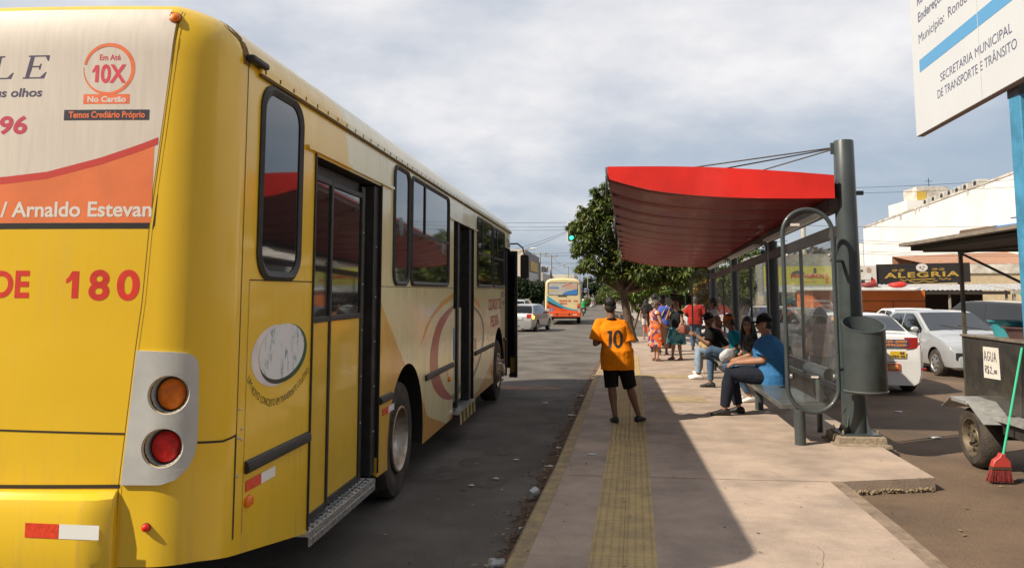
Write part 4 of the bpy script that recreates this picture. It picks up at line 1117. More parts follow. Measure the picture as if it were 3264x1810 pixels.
g.build('anchor_bolts', mat('galvanised_bolt', (.5, .45, .32), .4, metal=.8), pole)
g = MB(); g.box((PX - .13, PY_, 3.56), (.05, .02, .14)); g.box((PX + .17, PY_ + .05, 3.02), (.10, .05, .05)); g.build('pole_lug', M_grey, pole, bevel=.004)
for t, dy in ((.215, .55), (.43, .5), (.65, .4)):
    y = Y0 + dy; xx = rx(t, y); zz_ = smooth_tab(t, RZT) + ztil(y) - .03
    g = MB(); g.tube([(xx + .04, y, zz_ + .045), (PX - .13, PY_, 3.56 + (t - .4) * -.05)], .0085, 8); g.build('stay_rod', mat('steel_rod', (.09, .085, .08), .5, metal=.5), pole)
    g = MB(); g.bb((xx - .01, y - .012, zz_), (xx + .005, y + .012, zz_ + .10)); g.build('stay_lug', M_alum, roof, smooth=0)
# plinth under the pole
pl = MB(); pl.box((2.865, 9.52, .155), (.01, .01, .01)); pl = MB()
pl.rings([[Vector((PX + sx_ * w_, PY_ + sy_ * w_, z)) for sx_, sy_ in ((-1, -1), (1, -1), (1, 1), (-1, 1))] for w_, z in ((.315, .08), (.305, .118), (.268, .122), (.262, .195), (.25, .202))])
o = pl.build('plinth', mat('stained_concrete', (.27, .215, .155), .95, var=.25, vscale=9, bump=.6), None, bevel=.006); tag(o, 'square concrete plinth under the big grey shelter pole', 'plinth')

# ================================================================== BENCH
ben = thing('bench', (2.4, 14.5, zwalk(14.5)), 'long slate grey bench on round legs under the red shelter roof', 'bench')
def xbench(y): return 2.03 + .0355 * (y - 9.44)
M_bench = mat('worn_grey_seat', (0.10, 0.105, 0.10), .38, coat=.35, var=.22, vscale=6)
for a, b in ((9.62, 14.3), (14.34, 20.3)):
    g = MB(); g.rings([[Vector((xbench(y) + u, y, zwalk(y) + v)) for u, v in ((0, .395), (.50, .395), (.50, .457), (0, .457))] for y in (a, (a + b) / 2, b)]); g.build('seat', M_bench, ben, bevel=.006)
for y in (9.62, 12.57, 15.8, 19.16):
    g = MB(); g.lathe([(.062, zwalk(y) - .01), (.062, zwalk(y) + .40)], (xbench(y) + .205, y, 0), 'Z', 24); g.build('leg', M_grey, ben)

# ================================================================== LITTER BIN ON THE POLE
BCX, BCY, BR_ = 2.935, 9.46, .228
bn = thing('litter_bin', (BCX, BCY, .69), 'slate grey cylindrical bin with a slanted open top fixed to the shelter pole', 'litter bin')
g = MB(); N_ = 44; rg = []
def topz(a, r_): return 1.475 + .082 * math.sin(a) * r_ / BR_ - .0
for rad, zf in ((.20, None), (.218, None), (BR_, 'b'), (BR_, 't'), (BR_ - .012, 't'), (BR_ - .012, 'i')):
    ring = []
    for k in range(N_):
        a = 2 * PI * k / N_
        z = {None: .715, 'b': .735, 't': topz(a, rad), 'i': .76}[zf]
        ring.append(Vector((BCX + rad * math.cos(a), BCY + rad * math.sin(a), z)))
    rg.append(ring)
g.rings(rg); bo = g.build('body', M_grey, bn)
g = MB(); g.rings([[Vector((BCX + (BR_ + o_) * math.cos(2 * PI * k / N_), BCY + (BR_ + o_) * math.sin(2 * PI * k / N_), topz(2 * PI * k / N_, BR_) + zz_)) for k in range(N_)] for o_, zz_ in ((.001, -.012), (.007, -.010), (.007, .004), (-.012, .004))], cap=False); g.build('rim', M_grey, bn)
g = MB(); g.rings([[Vector((BCX + (BR_ + o_) * math.cos(2 * PI * k / N_), BCY + (BR_ + o_) * math.sin(2 * PI * k / N_), zz_)) for k in range(N_)] for o_, zz_ in ((.0, .730), (.008, .732), (.008, .744), (.0, .748))], cap=False); g.build('base_ring', mat('worn_grey_edge', (.16, .17, .17), .35, metal=.4), bn)
g = MB(); g.box((2.93, 9.70, 1.25), (.09, .16, .05)); g.box((2.93, 9.70, .85), (.09, .16, .05)); g.build('bracket', M_grey, bn)

# ================================================================== SIGN BOARD AND ITS BLUE POST
brd = thing('sign_board', (2.15, 4.6, 0), 'white municipal board with a blue band on a blue post, facing the road', 'sign')
dvec = Vector((-.0497, -1, 0)).normalized()                        # along the board, towards the camera
bc = Vector((2.162, 5.666, 2.90)); nrm = Vector((-1, .0497, 0)).normalized()
def BP(off): return lambda u, v: bc + dvec * u + Vector((0, 0, v)) + nrm * off
g = MB(); g.prism([(0, 0), (3.0, 0), (3.0, 2.0), (0, 2.0)], lambda u, v, w: BP(0)(u, v) - nrm * w, .05)
M_bwht = mat('board_white', (.63, .64, .66), .45, var=.02, vscale=2)
bd = g.build('board', [M_bwht], brd, bevel=.003)
g = MB(); g.prism([(.01, -.002), (2.99, -.002), (2.99, .0), (.01, .0)], lambda u, v, w: BP(-.004)(u, v) - nrm * w, .04); g.build('board_edge', mat('board_back_brown', (.22, .15, .13), .7), bd, smooth=0)
M_bblue = mat('board_blue', (.10, .33, .60), .5); M_btxt = mat('board_text', (.115, .125, .20), .55)
g = MB(); g.grid([.132, 1.5, 2.9], [.415, .498], BP(.0010)); g.build('band', M_bblue, bd, smooth=0)
g = MB()
put_text(g, 'SECRETARIA MUNICIPAL', BP(.0010), .982, .257, .053, .985)
put_text(g, 'DE TRANSPORTE E TRÂNSITO', BP(.0010), .972, .163, .053, 1.09)
put_text(g, 'Município:', BP(.0010), .142, .610, .063, .46, align='LEFT'); put_text(g, 'Rondonópolis', BP(.0010), .668, .610, .063, .62, align='LEFT')
put_text(g, 'Endereço:', BP(.0010), .150, .755, .063, .43, bold=.012, align='LEFT')
put_text(g, 'Rodoviário', BP(.0010), .150, .870, .063, .44, bold=.012, align='LEFT')
g.build('lettering', M_btxt, bd, smooth=0)
g = MB(); g.patch([(1.075, .002), (1.080, .002), (1.080, 2), (1.075, 2)], BP(.0014)); g.build('sheet_joint', mat('joint_white', (.70, .70, .71), .4), bd, smooth=0)
M_bp = mat('blue_post_paint', (.055, .25, .42), .5, var=.22, vscale=7, bump=.15, bscale=30)
pc = bc + dvec * 1.335 - nrm * .105
for k in (0, 1.35):
    c0 = pc + dvec * k
    g = MB(); g.box((c0.x, c0.y, 2.4), (.115, .115, 4.9)); g.build('post', M_bp, brd, bevel=.006)
g = MB(); g.box((pc.x, pc.y, 2.885), (.12, .122, .06)); g.build('post_band', mat('dark_band', (.05, .05, .06), .6), brd, smooth=0)

# ================================================================== WATER SELLER'S CART
M_cart = mat('black_cart_paint', (.022, .021, .020), .34, coat=.3, col2=(.055, .046, .034), vscale=7, var=.2, bump=.15, bscale=12)
M_galv = mat('galvanised_sheet', (.44, .44, .43), .45, metal=.5, var=.2, vscale=14)
cart = thing('food_cart', (4.9, 8.3, 0), 'black trailer cart with a handwritten AGUA sheet and a flat roof', 'cart')
CX, CYF, CYN = 4.08, 9.68, 6.6
g = MB(); g.bb((CX, CYN, .60), (CX + 1.3, CYF, 1.335)); bx = g.build('box', M_cart, cart, bevel=.012)
g = MB(); g.bb((CX - .02, CYN - .02, 1.338), (CX + 1.32, CYF + .02, 1.362)); g.build('counter', mat('worn_counter', (.24, .20, .16), .5, metal=.3, var=.3, vscale=9), cart, bevel=.004)
g = MB(); g.bb((CX - .006, CYF - .03, .58), (CX + .03, CYF + .006, 1.34)); g.bb((CX - .006, CYN, .56), (CX + .03, CYF, .60)); g.build('edge_trim', mat('cart_edge', (.09, .085, .07), .5, metal=.3), cart, bevel=.003)
g = MB(); g.prism([(0, 0), (.36, .012), (.35, .335), (.012, .33)], lambda u, v, w: (CX - .003 - w, 9.20 - u, .925 + v), .0015); sh_ = g.build('paper_sheet', mat('paper', (.70, .66, .60), .7, var=.05), cart, smooth=0)
M_ink = mat('marker_ink', (.05, .05, .08), .6)
CP = lambda u, v: Vector((CX - .0062, 9.20 - u, .925 + v))
def stroke(mb, pts, w, fn):
    for (a, b), (c_, d) in zip(pts, pts[1:]):
        l = math.hypot(c_ - a, d - b) or 1; ux, uy = -(d - b) / l * w, (c_ - a) / l * w; ex, ey = (c_ - a) / l * w * .7, (d - b) / l * w * .7
        mb.patch([(a + ux - ex, b + uy - ey), (a - ux - ex, b - uy - ey), (c_ - ux + ex, d - uy + ey), (c_ + ux + ex, d + uy + ey)], fn)
g = MB(); S_ = lambda *p: stroke(g, p, .005, CP)
S_((.03, .185), (.055, .285), (.085, .185)); S_((.04, .22), (.08, .22))
S_((.155, .27), (.135, .285), (.11, .265), (.105, .215), (.125, .19), (.15, .20), (.155, .23), (.135, .232))
S_((.18, .28), (.18, .21), (.195, .188), (.215, .195), (.225, .225), (.225, .28))
S_((.245, .19), (.27, .285), (.295, .19)); S_((.255, .225), (.288, .225))
S_((.04, .06), (.04, .13), (.075, .125), (.075, .10), (.045, .095), (.08, .055)); S_((.12, .125), (.095, .12), (.10, .095), (.125, .085), (.12, .06), (.09, .06)); S_((.105, .14), (.108, .05))
S_((.15, .115), (.17, .13), (.185, .115), (.15, .06), (.20, .062)); S_((.215, .055), (.22, .062)); S_((.25, .10), (.235, .09), (.24, .068), (.258, .07), (.26, .09), (.25, .10)); S_((.285, .10), (.27, .09), (.275, .068), (.292, .07), (.295, .09), (.285, .10))
g.build('lettering', M_ink, sh_, smooth=0)
# roof on its posts
zr_ = 2.35
g = MB(); rl = [(3.39, 9.55), (3.42, 6.0), (5.9, 6.1), (6.0, 10.1)]
g.prism(rl, lambda u, v, w: (u, v, zr_ + w + (.02 if v < 8 else 0)), .035); rf = g.build('roof', mat('dusty_sheet', (.23, .20, .165), .7, var=.25, vscale=5), cart, smooth=0)
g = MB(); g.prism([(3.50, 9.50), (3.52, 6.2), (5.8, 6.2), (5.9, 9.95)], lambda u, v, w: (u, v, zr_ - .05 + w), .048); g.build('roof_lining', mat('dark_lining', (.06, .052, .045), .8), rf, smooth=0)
g = MB(); g.bb((3.6, 9.38, zr_ - .07), (5.9, 9.42, zr_ - .02)); g.bb((4.08, 6.3, zr_ - .075), (4.12, 9.68, zr_ - .045)); g.build('roof_frame', mat('rusty_frame', (.085, .075, .065), .6, metal=.4), rf, smooth=0)
M_fr = mat('rusty_frame', None)
for x, y in ((CX + .02, 9.66), (CX + 1.26, 9.66), (CX + .02, 6.66)):
    g = MB(); g.bb((x - .018, y - .018, 1.362), (x + .018, y + .018, zr_ - .045)); g.build('roof_post', mat('post_worn', (.13, .115, .09), .55, metal=.4, var=.3), cart, smooth=0)
g = MB(); g.tube([(CX + .02, 9.62, zr_ - .08), (CX + .02, 8.25, 1.90)], .014, 8); g.build('brace', M_fr, cart)
g = MB(); g.tube([(CX + .02, 8.25, 1.90), (CX + .02, 7.4, zr_ - .08)], .012, 8); g.build('brace', M_fr, cart)
# furled blue parasol lying on the roof
u_ = thing('furled_parasol', (3.95, 7.6, zr_ + .05), 'furled blue parasol lying on the roof of the black cart', 'parasol')
g = MB(); g.tube([(3.62, 7.75, zr_ + .072), (3.85, 7.1, zr_ + .085), (4.2, 6.2, zr_ + .10)], [.022, .04, .055], 12); g.build('canopy', mat('blue_canvas', (.035, .19, .50), .7, var=.2, vscale=12), u_)
g = MB(); g.tube([(3.48, 8.15, zr_ + .060), (3.62, 7.75, zr_ + .072)], [.026, .028], 10); g.build('handle', mat('brown_handle', (.12, .075, .05), .6), u_)
g = MB(); g.prism([(3.72, 7.7), (4.4, 7.2), (4.5, 6.2), (3.85, 6.8)], lambda u, v, w: (u, v, zr_ + .17 + w + .05 * math.sin(u * 6)), .012); g.build('loose_cloth', mat('navy_canvas', (.03, .10, .26), .7), u_)
# basins on the counter
for (x, y, r_, h_, cc, lab) in ((CX + .30, 9.22, .20, .17, (.045, .30, .36), 'light blue plastic basin at the back corner of the black cart counter'),
                                (CX + .26, 8.80, .21, .12, (.10, .055, .055), 'maroon plastic basin on the black cart counter beside the light blue one'),
                                (CX + .42, 8.38, .25, .10, (.012, .055, .075), 'dark teal basin on the black cart counter nearest the blue post')):
    g = MB(); g.lathe([(r_ * .75, 0), (r_, h_), (r_ + .018, h_), (r_ + .018, h_ - .012), (r_ + .004, h_ - .014), (r_ - .012, h_ - .01), (r_ * .72, .02), (.001, .02)], (x, y, 1.362), 'Z', 36)
    o = g.build('basin', mat('plastic_%d' % int(cc[0] * 1000), cc, .4), None); tag(o, lab, 'basin', 'basins on the cart counter')
# wheel, mudguard, chassis
g = MB(); wx, wy, wz, wr = 3.88, 9.13, .312, .312
g.lathe([(.19, 0.0), (.21, -.012), (.27, -.012), (.30, .015), (wr, .05), (wr, .165), (.30, .20), (.2, .21)], (wx, wy, wz), 'X', 44, cap=False); wh = g.build('wheel', M_tyre, cart)
g = MB(); g.lathe([(.195, .0), (.20, -.008), (.188, -.006), (.175, .03), (.165, .055), (.13, .045), (.10, .05), (.085, .03), (.06, .03), (.055, .01), (.001, .008)], (wx, wy, wz), 'X', 36, cap=False); rm_ = g.build('rim', mat('dusty_black_rim', (.16, .125, .085), .55, metal=.4, var=.4, vscale=12), wh)
g = MB()
for k in range(10):
    a = 2 * PI * k / 10; g.ell((wx + .040, wy + .145 * math.cos(a), wz + .145 * math.sin(a)), (.012, .017, .017), 8, 6)
for k in range(4):
    a = 2 * PI * k / 4 + .4; g.lathe([(.012, 0), (.012, -.018), (.001, -.02)], (wx + .03, wy + .07 * math.cos(a), wz + .07 * math.sin(a)), 'X', 6)
g.build('rim_holes', M_blk, rm_)
g = MB(); f_ = lambda x0, x1, pts: [g.grid([x0, x1], [0, 1], lambda x, t: (x, lerp(a[0], b[0], t), lerp(a[1], b[1], t))) for a, b in zip(pts, pts[1:])]
f_(3.79, 4.10, [(9.62, .56), (9.36, .70), (8.98, .70), (8.62, .52)])
mg = g.build('mudguard', M_galv, cart, smooth=0); sm = mg.modifiers.new('solid', 'SOLIDIFY'); sm.thickness = .006
g = MB(); g.prism([(9.36, .70), (8.98, .70), (8.96, .665), (9.34, .665)], lambda u, v, w: (3.79 - w, u, v), .004); g.build('mudguard_lip', M_galv, mg, smooth=0)
g = MB(); g.bb((3.98, 6.6, .42), (5.4, 8.65, .55)); g.bb((4.25, 8.5, .46), (5.3, 9.5, .61)); g.lathe([(.03, 0), (.03, 1.6)], (3.95, wy, wz), 'X', 12); g.build('chassis', mat('chassis_black', (.03, .028, .026), .6, var=.3), cart, bevel=.005)
g = MB(); g.bb((3.93, 8.35, .55), (4.0, 8.66, .60)); g.bb((3.92, 7.7, .56), (4.02, 8.4, .63)); g.build('bracket', M_galv, cart, smooth=0)
g = MB(); g.lathe([(.2, 0.05), (wr, .05), (wr, .165), (.2, .2)], (5.35, wy, wz), 'X', 36); g.build('wheel', M_tyre, cart)

# ================================================================== BROOM
br = thing('broom', (3.81, 8.40, 0), 'red bristled broom with a green handle leaning against the black cart', 'broom')
b0 = Vector((3.835, 8.38, .22)); b1 = Vector((4.07, 8.36, 1.30))
g = MB(); g.tube([b0, b1], .012, 12); g.build('handle', mat('green_handle', (.06, .52, .30), .4, coat=.3), br)
g = MB(); M4 = lambda u, v, w: Vector((3.815 + u + .15 * (v - .1), 8.40 + w, v))
g.rings([[M4(s_ * wd * c_, z, s2 * .035) for s_, c_, s2 in ((-1, 1, -1), (1, 1, -1), (1, 1, 1), (-1, 1, 1))] for wd, z in ((.018, .285), (.03, .25), (.075, .215), (.085, .17), (.088, .155))]); g.build('head', mat('red_plastic', (.48, .055, .045), .4, coat=.2), br, bevel=.006)
g = MB(); g.rings([[M4(s_ * wd, z, s2 * .036) for s_, s2 in ((-1, -1), (1, -1), (1, 1), (-1, 1))] for wd, z in ((.089, .155), (.089, .135))]); g.build('binding', mat('dark_binding', (.07, .05, .03), .7), br, smooth=0)
g = MB()
for i in range(420):
    a, b = random.uniform(-1, 1), random.uniform(-1, 1); p = M4(a * .082, .14, b * .032); q = M4(a * .108 + random.gauss(0, .005), .012 + random.random() * .012, b * .045 + random.gauss(0, .004))
    d = Vector((.0022, 0, 0)) if i % 2 else Vector((0, .0022, 0)); g.add([p - d, p + d, q + d, q - d], [(0, 1, 2, 3)])
g.rings([[M4(s_ * wd, z, s2 * th) for s_, s2 in ((-1, -1), (1, -1), (1, 1), (-1, 1))] for wd, z, th in ((.084, .14, .030), (.098, .03, .036))])
g.build('bristles', mat('red_bristle', (.22, .030, .028), .8, var=.3, vscale=40), br, smooth=0)
# ================================================================== PEOPLE
def skinmat(n, c): return mat('skin_' + n, c, .55, var=.10, vscale=9, spec=.35)
SK_T = skinmat('tan', (.36, .185, .115)); SK_B = skinmat('brown', (.21, .105, .062)); SK_F = skinmat('fair', (.47, .27, .185)); SK_D = skinmat('deep', (.13, .065, .042))
HAIR = mat('black_hair', (.012, .010, .009), .5, var=.5, vscale=30, bump=.6, bscale=90); HGREY = mat('grey_hair', (.17, .145, .115), .7, var=.45, vscale=25, bump=.7, bscale=70)
HAUB = mat('auburn_hair', (.20, .095, .05), .7, var=.4, vscale=25, bump=.6, bscale=70)
EYE = mat('eye_dark', (.02, .014, .012), .25); LIP = mat('lip', (.26, .10, .075), .5)
def cloth(n, c, **k):
    k.setdefault('spec', .08)
    k.setdefault('var', .12); k.setdefault('vscale', 6); k.setdefault('bump', .5); k.setdefault('bscale', 14)
    return mat('cloth_' + n, c, .85, **k)
DEN = cloth('denim', (.085, .135, .21), col2=(.05, .085, .14), vscale=5); DEND = cloth('dark_denim', (.020, .023, .034)); DENL = cloth('light_denim', (.26, .33, .40), col2=(.17, .23, .30), vscale=5)
BLACK = cloth('black', (.014, .013, .013)); SHB = mat('shoe_black', (.015, .014, .013), .5, bump=.2); SHW = mat('shoe_white', (.72, .71, .69), .5, var=.08, vscale=10); CAPB = cloth('cap_black', (.017, .015, .014))
_wr = bpy.data.textures.new('cloth_folds', 'CLOUDS'); _wr.noise_scale = .16; _wr.noise_depth = 2

def vox(mb, name, m, parent, voxel, smooth=4, folds=0.0):
    o = mb.build(name, m, parent, smooth=0, fix=False)
    r = o.modifiers.new('join', 'REMESH'); r.mode = 'VOXEL'; r.voxel_size = voxel; r.use_smooth_shade = True
    if smooth:
        s_ = o.modifiers.new('smooth', 'SMOOTH'); s_.factor = .5; s_.iterations = smooth
    if folds:
        d = o.modifiers.new('folds', 'DISPLACE'); d.texture = _wr; d.strength = folds * .6; d.mid_level = .5; d.texture_coords = 'LOCAL'
    return o
V = Vector
def tubeb(mb, pts, rad, seg=14, flat=False):
    """limb: tube with round ends, always wound outwards"""
    pts = [V(p) for p in pts]; mb.tube(pts, rad, seg)
    for p, r in ((pts[0], rad[0]), (pts[-1], rad[-1]))[:1 if flat else 2]:
        r_ = min(r) if isinstance(r, tuple) else r
        mb.ell(p, (r_, r_, r_), 12, 8)
class Fig:
    """a figure: joints in local coordinates (x right, y forward, z up), heading rz"""
    def __init__(s, name_label, loc, rz, skin, h=1.70, vx=.011, girth=1.0, group=None):
        s.loc, s.rz, s.k = V(loc), rz, h / 1.70
        s.root = thing('person', loc, name_label, 'person', group); s.skin = skin; s.vx = vx; s.g = girth
        s.M = Matrix.Translation(s.loc) @ Matrix.Rotation(rz, 4, 'Z') @ Matrix.Scale(s.k, 4)
        # default standing joints
        s.J = dict(pel=V((0, 0, .93)), waist=V((0, .005, 1.06)), chest=V((0, .005, 1.26)), neck=V((0, -.01, 1.42)), head=V((0, .02, 1.585)),
                   shL=V((-.175, -.01, 1.375)), shR=V((.175, -.01, 1.375)), elL=V((-.23, -.03, 1.10)), elR=V((.23, -.03, 1.10)), wrL=V((-.235, .05, .86)), wrR=V((.235, .05, .86)),
                   hiL=V((-.09, 0, .90)), hiR=V((.09, 0, .90)), knL=V((-.095, .02, .49)), knR=V((.095, .02, .49)), anL=V((-.10, 0, .085)), anR=V((.10, 0, .085)),
                   toL=V((-.115, .15, .03)), toR=V((.115, .15, .03)))
        s.side = V((1, 0, 0)); s.hyaw = 0.0; s.hpitch = 0.0; s.hroll = 0.0; s.handL = None; s.handR = None
    def set(s, **k):
        for a, b in k.items():
            if a in s.J: s.J[a] = V(b)
            else: setattr(s, a, b)
        return s
    def out(s, mb, name, m, folds=0.0, smooth=4, parent=None, vx=None):
        mb.v = [tuple(s.M @ V(p)) for p in mb.v]
        return vox(mb, name, m, parent or s.root, (vx or s.vx), smooth, folds)
    def raw(s, mb, name, m, parent=None, smooth=40):
        mb.v = [tuple(s.M @ V(p)) for p in mb.v]
        return mb.build(name, m, parent or s.root, smooth=smooth)
    def hrot(s): return Matrix.Rotation(s.hyaw, 3, 'Z') @ Matrix.Rotation(s.hpitch, 3, 'X') @ Matrix.Rotation(s.hroll, 3, 'Y')
    def hp(s, p): return s.J['head'] + s.hrot() @ V(p)
    def torso(s, mb, grow=0.0, low=0.0, hem=0.0):
        J, g, sd = s.J, s.g, s.side
        pts = [J['pel'] + V((0, 0, -.05 - low)), J['pel'] + V((0, 0, .03)), J['waist'], J['chest'], (J['shL'] + J['shR']) / 2 - V((0, 0, .03)), (J['shL'] + J['shR']) / 2 + V((0, 0, .045))]
        rx_ = [.165 * g, .168 * g, .140 * g ** 1.3, .165 * g, .165 * g, .085]; ry_ = [.115 * g ** 1.4, .118 * g ** 1.6, .105 * g ** 2.3, .122 * g ** 1.7, .105 * g ** 1.5, .065]
        rings = []; n = 24
        for i, p in enumerate(pts):
            d = (pts[min(i + 1, 5)] - pts[max(i - 1, 0)]).normalized(); sx_ = (sd - d * sd.dot(d)).normalized(); f = d.cross(sx_) 
            e_ = hem * (1, .8, .35, 0, 0, 0)[i]; a_, b_ = rx_[i] + grow + e_, ry_[i] + grow + e_
            rings.append([p + sx_ * a_ * math.copysign(abs(math.cos(t)) ** .85, math.cos(t)) + f * b_ * math.copysign(abs(math.sin(t)) ** .85, math.sin(t)) for t in (2 * PI * k / n for k in range(n))])
        mb.rings(rings)
        tubeb(mb, [J['shL'] + V((.03, 0, .0)), J['shR'] - V((.03, 0, .0))], [.045 + grow * .55, .045 + grow * .55])
        for q in ('shL', 'shR'): tubeb(mb, [J['neck'] - V((0, 0, .045)), J['neck'].lerp(J[q], .75) - V((0, 0, .012))], [.050 + grow * .5, .050 + grow * .8], 12)
    def arm(s, mb, sd, grow=0.0, upto=1.0, fore=True):
        J = s.J; a, b, c = J['sh' + sd], J['el' + sd], J['wr' + sd]; q = s.g ** .6
        if upto < 1: tubeb(mb, [a, a.lerp(b, .5 * upto), a.lerp(b, upto)], [.046 * q + grow * .7, .050 * q + grow, .050 * q + grow * 1.55], flat=True); return
        tubeb(mb, [a, a.lerp(b, .5), b], [.052 * q + grow, .046 * q + grow, .038 * q + grow])
        if fore: tubeb(mb, [b, b.lerp(c, .35), c], [.038 * q + grow, .039 * q + grow, .026 * q + grow])
    def leg(s, mb, sd, grow=0.0, upto=1.0, flare=0.0):
        J = s.J; a, b, c = J['hi' + sd], J['kn' + sd], J['an' + sd]; q = s.g ** .8
        L1, L2 = (b - a).length, (c - b).length; cut = upto * (L1 + L2)
        pts = [a, a.lerp(b, .35), a.lerp(b, .75), b, b.lerp(c, .3), b.lerp(c, .65), c]; rad = [.088 * q, .083 * q, .064 * q, .054 * q, .057 * q, .043 * q, .034]
        if upto >= 1: tubeb(mb, pts, [r + grow for r in rad]); return
        o, ro, acc = [pts[0]], [rad[0] + grow], 0
        for i in range(6):
            l = (pts[i + 1] - pts[i]).length
            if acc + l >= cut:
                t = (cut - acc) / l; o.append(pts[i].lerp(pts[i + 1], t)); ro.append(lerp(rad[i], rad[i + 1], t) + grow + flare); break
            acc += l; o.append(pts[i + 1]); ro.append(rad[i + 1] + grow + flare * acc / cut)
        tubeb(mb, o, ro, flat=True)
    def hand(s, mb, sd, curl=.5, dirv=None, palm=None):
        J = s.J; w = J['wr' + sd]; d = (V(dirv) if dirv else (w - J['el' + sd])).normalized()
        up_ = V(palm) if palm else V((1 if sd == 'L' else -1, 0, 0)); nrm_ = (up_ - d * up_.dot(d)).normalized(); ac = d.cross(nrm_)
        sg = 1 if sd == 'R' else -1
        tubeb(mb, [w, w + d * .045, w + d * .085], [(.020, .028), (.020, .038), (.016, .038)], 12)
        for k, ln in enumerate((.070, .080, .075, .058)):
            b = w + d * .085 + ac * (k - 1.5) * .021
            p1 = b + d * ln * .45 + nrm_ * curl * .012; p2 = p1 + (d * (1 - curl * .6) + nrm_ * curl).normalized() * ln * .32; p3 = p2 + (d * (1 - curl * 1.1) + nrm_ * curl * 1.2).normalized() * ln * .25
            tubeb(mb, [b - d * .01, p1, p2, p3], [.0098, .009, .0082, .007], 8)
        t0 = w + d * .025 - ac * .030 * 1; tubeb(mb, [t0, t0 - ac * .022 + d * .025 + nrm_ * .012, t0 - ac * .020 + d * .055 + nrm_ * .024], [.012, .0105, .008], 8)
    def foot(s, mb, sd, grow=0.0, heel=True):
        J = s.J; a, t = J['an' + sd], J['to' + sd]; f = t - a; f.z = 0; L = f.length or .15; f = f / L; sx_ = V((f.y, -f.x, 0)); z0 = min(t.z, a.z) - .03
        rg = []
        for u, w, hh in ((-.075, .026, .045), (-.06, .036, .075), (-.01, .038, .095), (.05, .040, .072), (.10, .047, .052), (.145, .044, .040), (.175, .022, .024)):
            c = a + f * u * L / .15; c.z = z0
            rg.append([c + sx_ * (w + grow) * math.cos(q) + V((0, 0, max(0, (hh + grow) * (.5 + .5 * math.sin(q))))) for q in (2 * PI * k / 16 for k in range(16))])
        mb.rings(rg)
    def headm(s, mb, female=False, beard=0):
        P = s.hp; Rm = s.hrot(); J = s.J
        tubeb(mb, [J['neck'] - V((0, 0, .05)), J['neck'].lerp(J['head'], .55)], [.060 * (s.g ** .6) * (.88 if female else 1), .054 * (s.g ** .6) * (.86 if female else 1)])
        mb.ell(P((0, -.012, .035)), (.074, .092, .085), 20, 14, rot=Rm)                         # skull
        mb.ell(P((0, .022, -.035)), (.060 * s.g ** .4, .062, .082), 18, 12, rot=Rm)              # face
        mb.ell(P((0, .045, -.090)), (.033, .030, .026), 12, 8, rot=Rm)                          # chin
        for q in (-1, 1):
            mb.ell(P((q * .037, .048, -.030)), (.026, .026, .024), 10, 8, rot=Rm)               # cheek
            mb.ell(P((q * .030, .068, .018)), (.026, .014, .010), 10, 6, rot=Rm)                # brow
            mb.ell(P((q * .076, -.008, -.012)), (.012, .021, .032), 10, 8, rot=Rm)              # ear
        tubeb(mb, [P((0, .078, .008)), P((0, .092, -.018)), P((0, .101, -.035))], [.010, .012, .015], 10)
        mb.ell(P((-.011, .088, -.040)), (.010, .010, .008), 8, 6, rot=Rm); mb.ell(P((.011, .088, -.040)), (.010, .010, .008), 8, 6, rot=Rm)
        mb.ell(P((0, .080, -.066)), (.022, .010, .010), 10, 6, rot=Rm)
    def face(s):
        P = s.hp; Rm = s.hrot()
        for q in (-1, 1):
            g = MB(); g.ell(P((q * .031, .0785, -.002)), (.014, .006, .0065), 10, 8, rot=Rm); s.raw(g, 'eye', EYE)
            g = MB(); g.tube([P((q * .014, .0815, .017)), P((q * .032, .0825, .022)), P((q * .050, .071, .015))], [.003, .0042, .002], 6); s.raw(g, 'eyebrow', HAIR)
        g = MB(); g.tube([P((-.024, .078, -.066)), P((0, .0905, -.064)), P((.024, .078, -.066))], [.002, .0055, .002], 8); s.raw(g, 'mouth', LIP)
    def bodyparts(s, hands=.5, female=False, legs=True, feet=True, arms=True):
        g = MB(); s.torso(g, -.004)
        if arms:
            for q in 'LR': s.arm(g, q)
            s.hand(g, 'L', hands, *(s.handL or ())); s.hand(g, 'R', hands, *(s.handR or ()))
        if legs:
            for q in 'LR':
                s.leg(g, q)
                if feet: s.foot(g, q, -.006)
        s.headm(g, female)
        o = s.out(g, 'body', s.skin, smooth=3); s.face(); return o
    def shirt(s, m, sleeve=.62, low=.06, grow=.014, name='shirt', folds=.022, hem=.014, sg=.010):
        g = MB(); s.torso(g, grow, low, hem)
        if sleeve:
            for q in 'LR': s.arm(g, q, grow + sg, sleeve)
        return s.out(g, name, m, folds)
    def pants(s, m, upto=.965, grow=.013, flare=.012, name='trousers', folds=.016):
        g = MB(); J = s.J
        tubeb(g, [J['hiL'] + V((.02, 0, .02)), J['hiR'] - V((.02, 0, -.02))], [.108 * s.g + grow, .108 * s.g + grow])
        tubeb(g, [J['pel'] + V((0, 0, -.02)), J['pel'].lerp(J['waist'], .55)], [(.108 * s.g + grow, .150 * s.g + grow)] * 2, 18) if False else g.ell(J['pel'], (.160 * s.g + grow, .118 * s.g + grow, .13), 20, 12)
        for q in 'LR': s.leg(g, q, grow, upto, flare)
        return s.out(g, name, m, folds)
    def shoes(s, m, sole=None):
        for q in 'LR':
            g = MB(); s.foot(g, q, .006); s.out(g, 'shoe', m, smooth=2, vx=min(s.vx, .009))
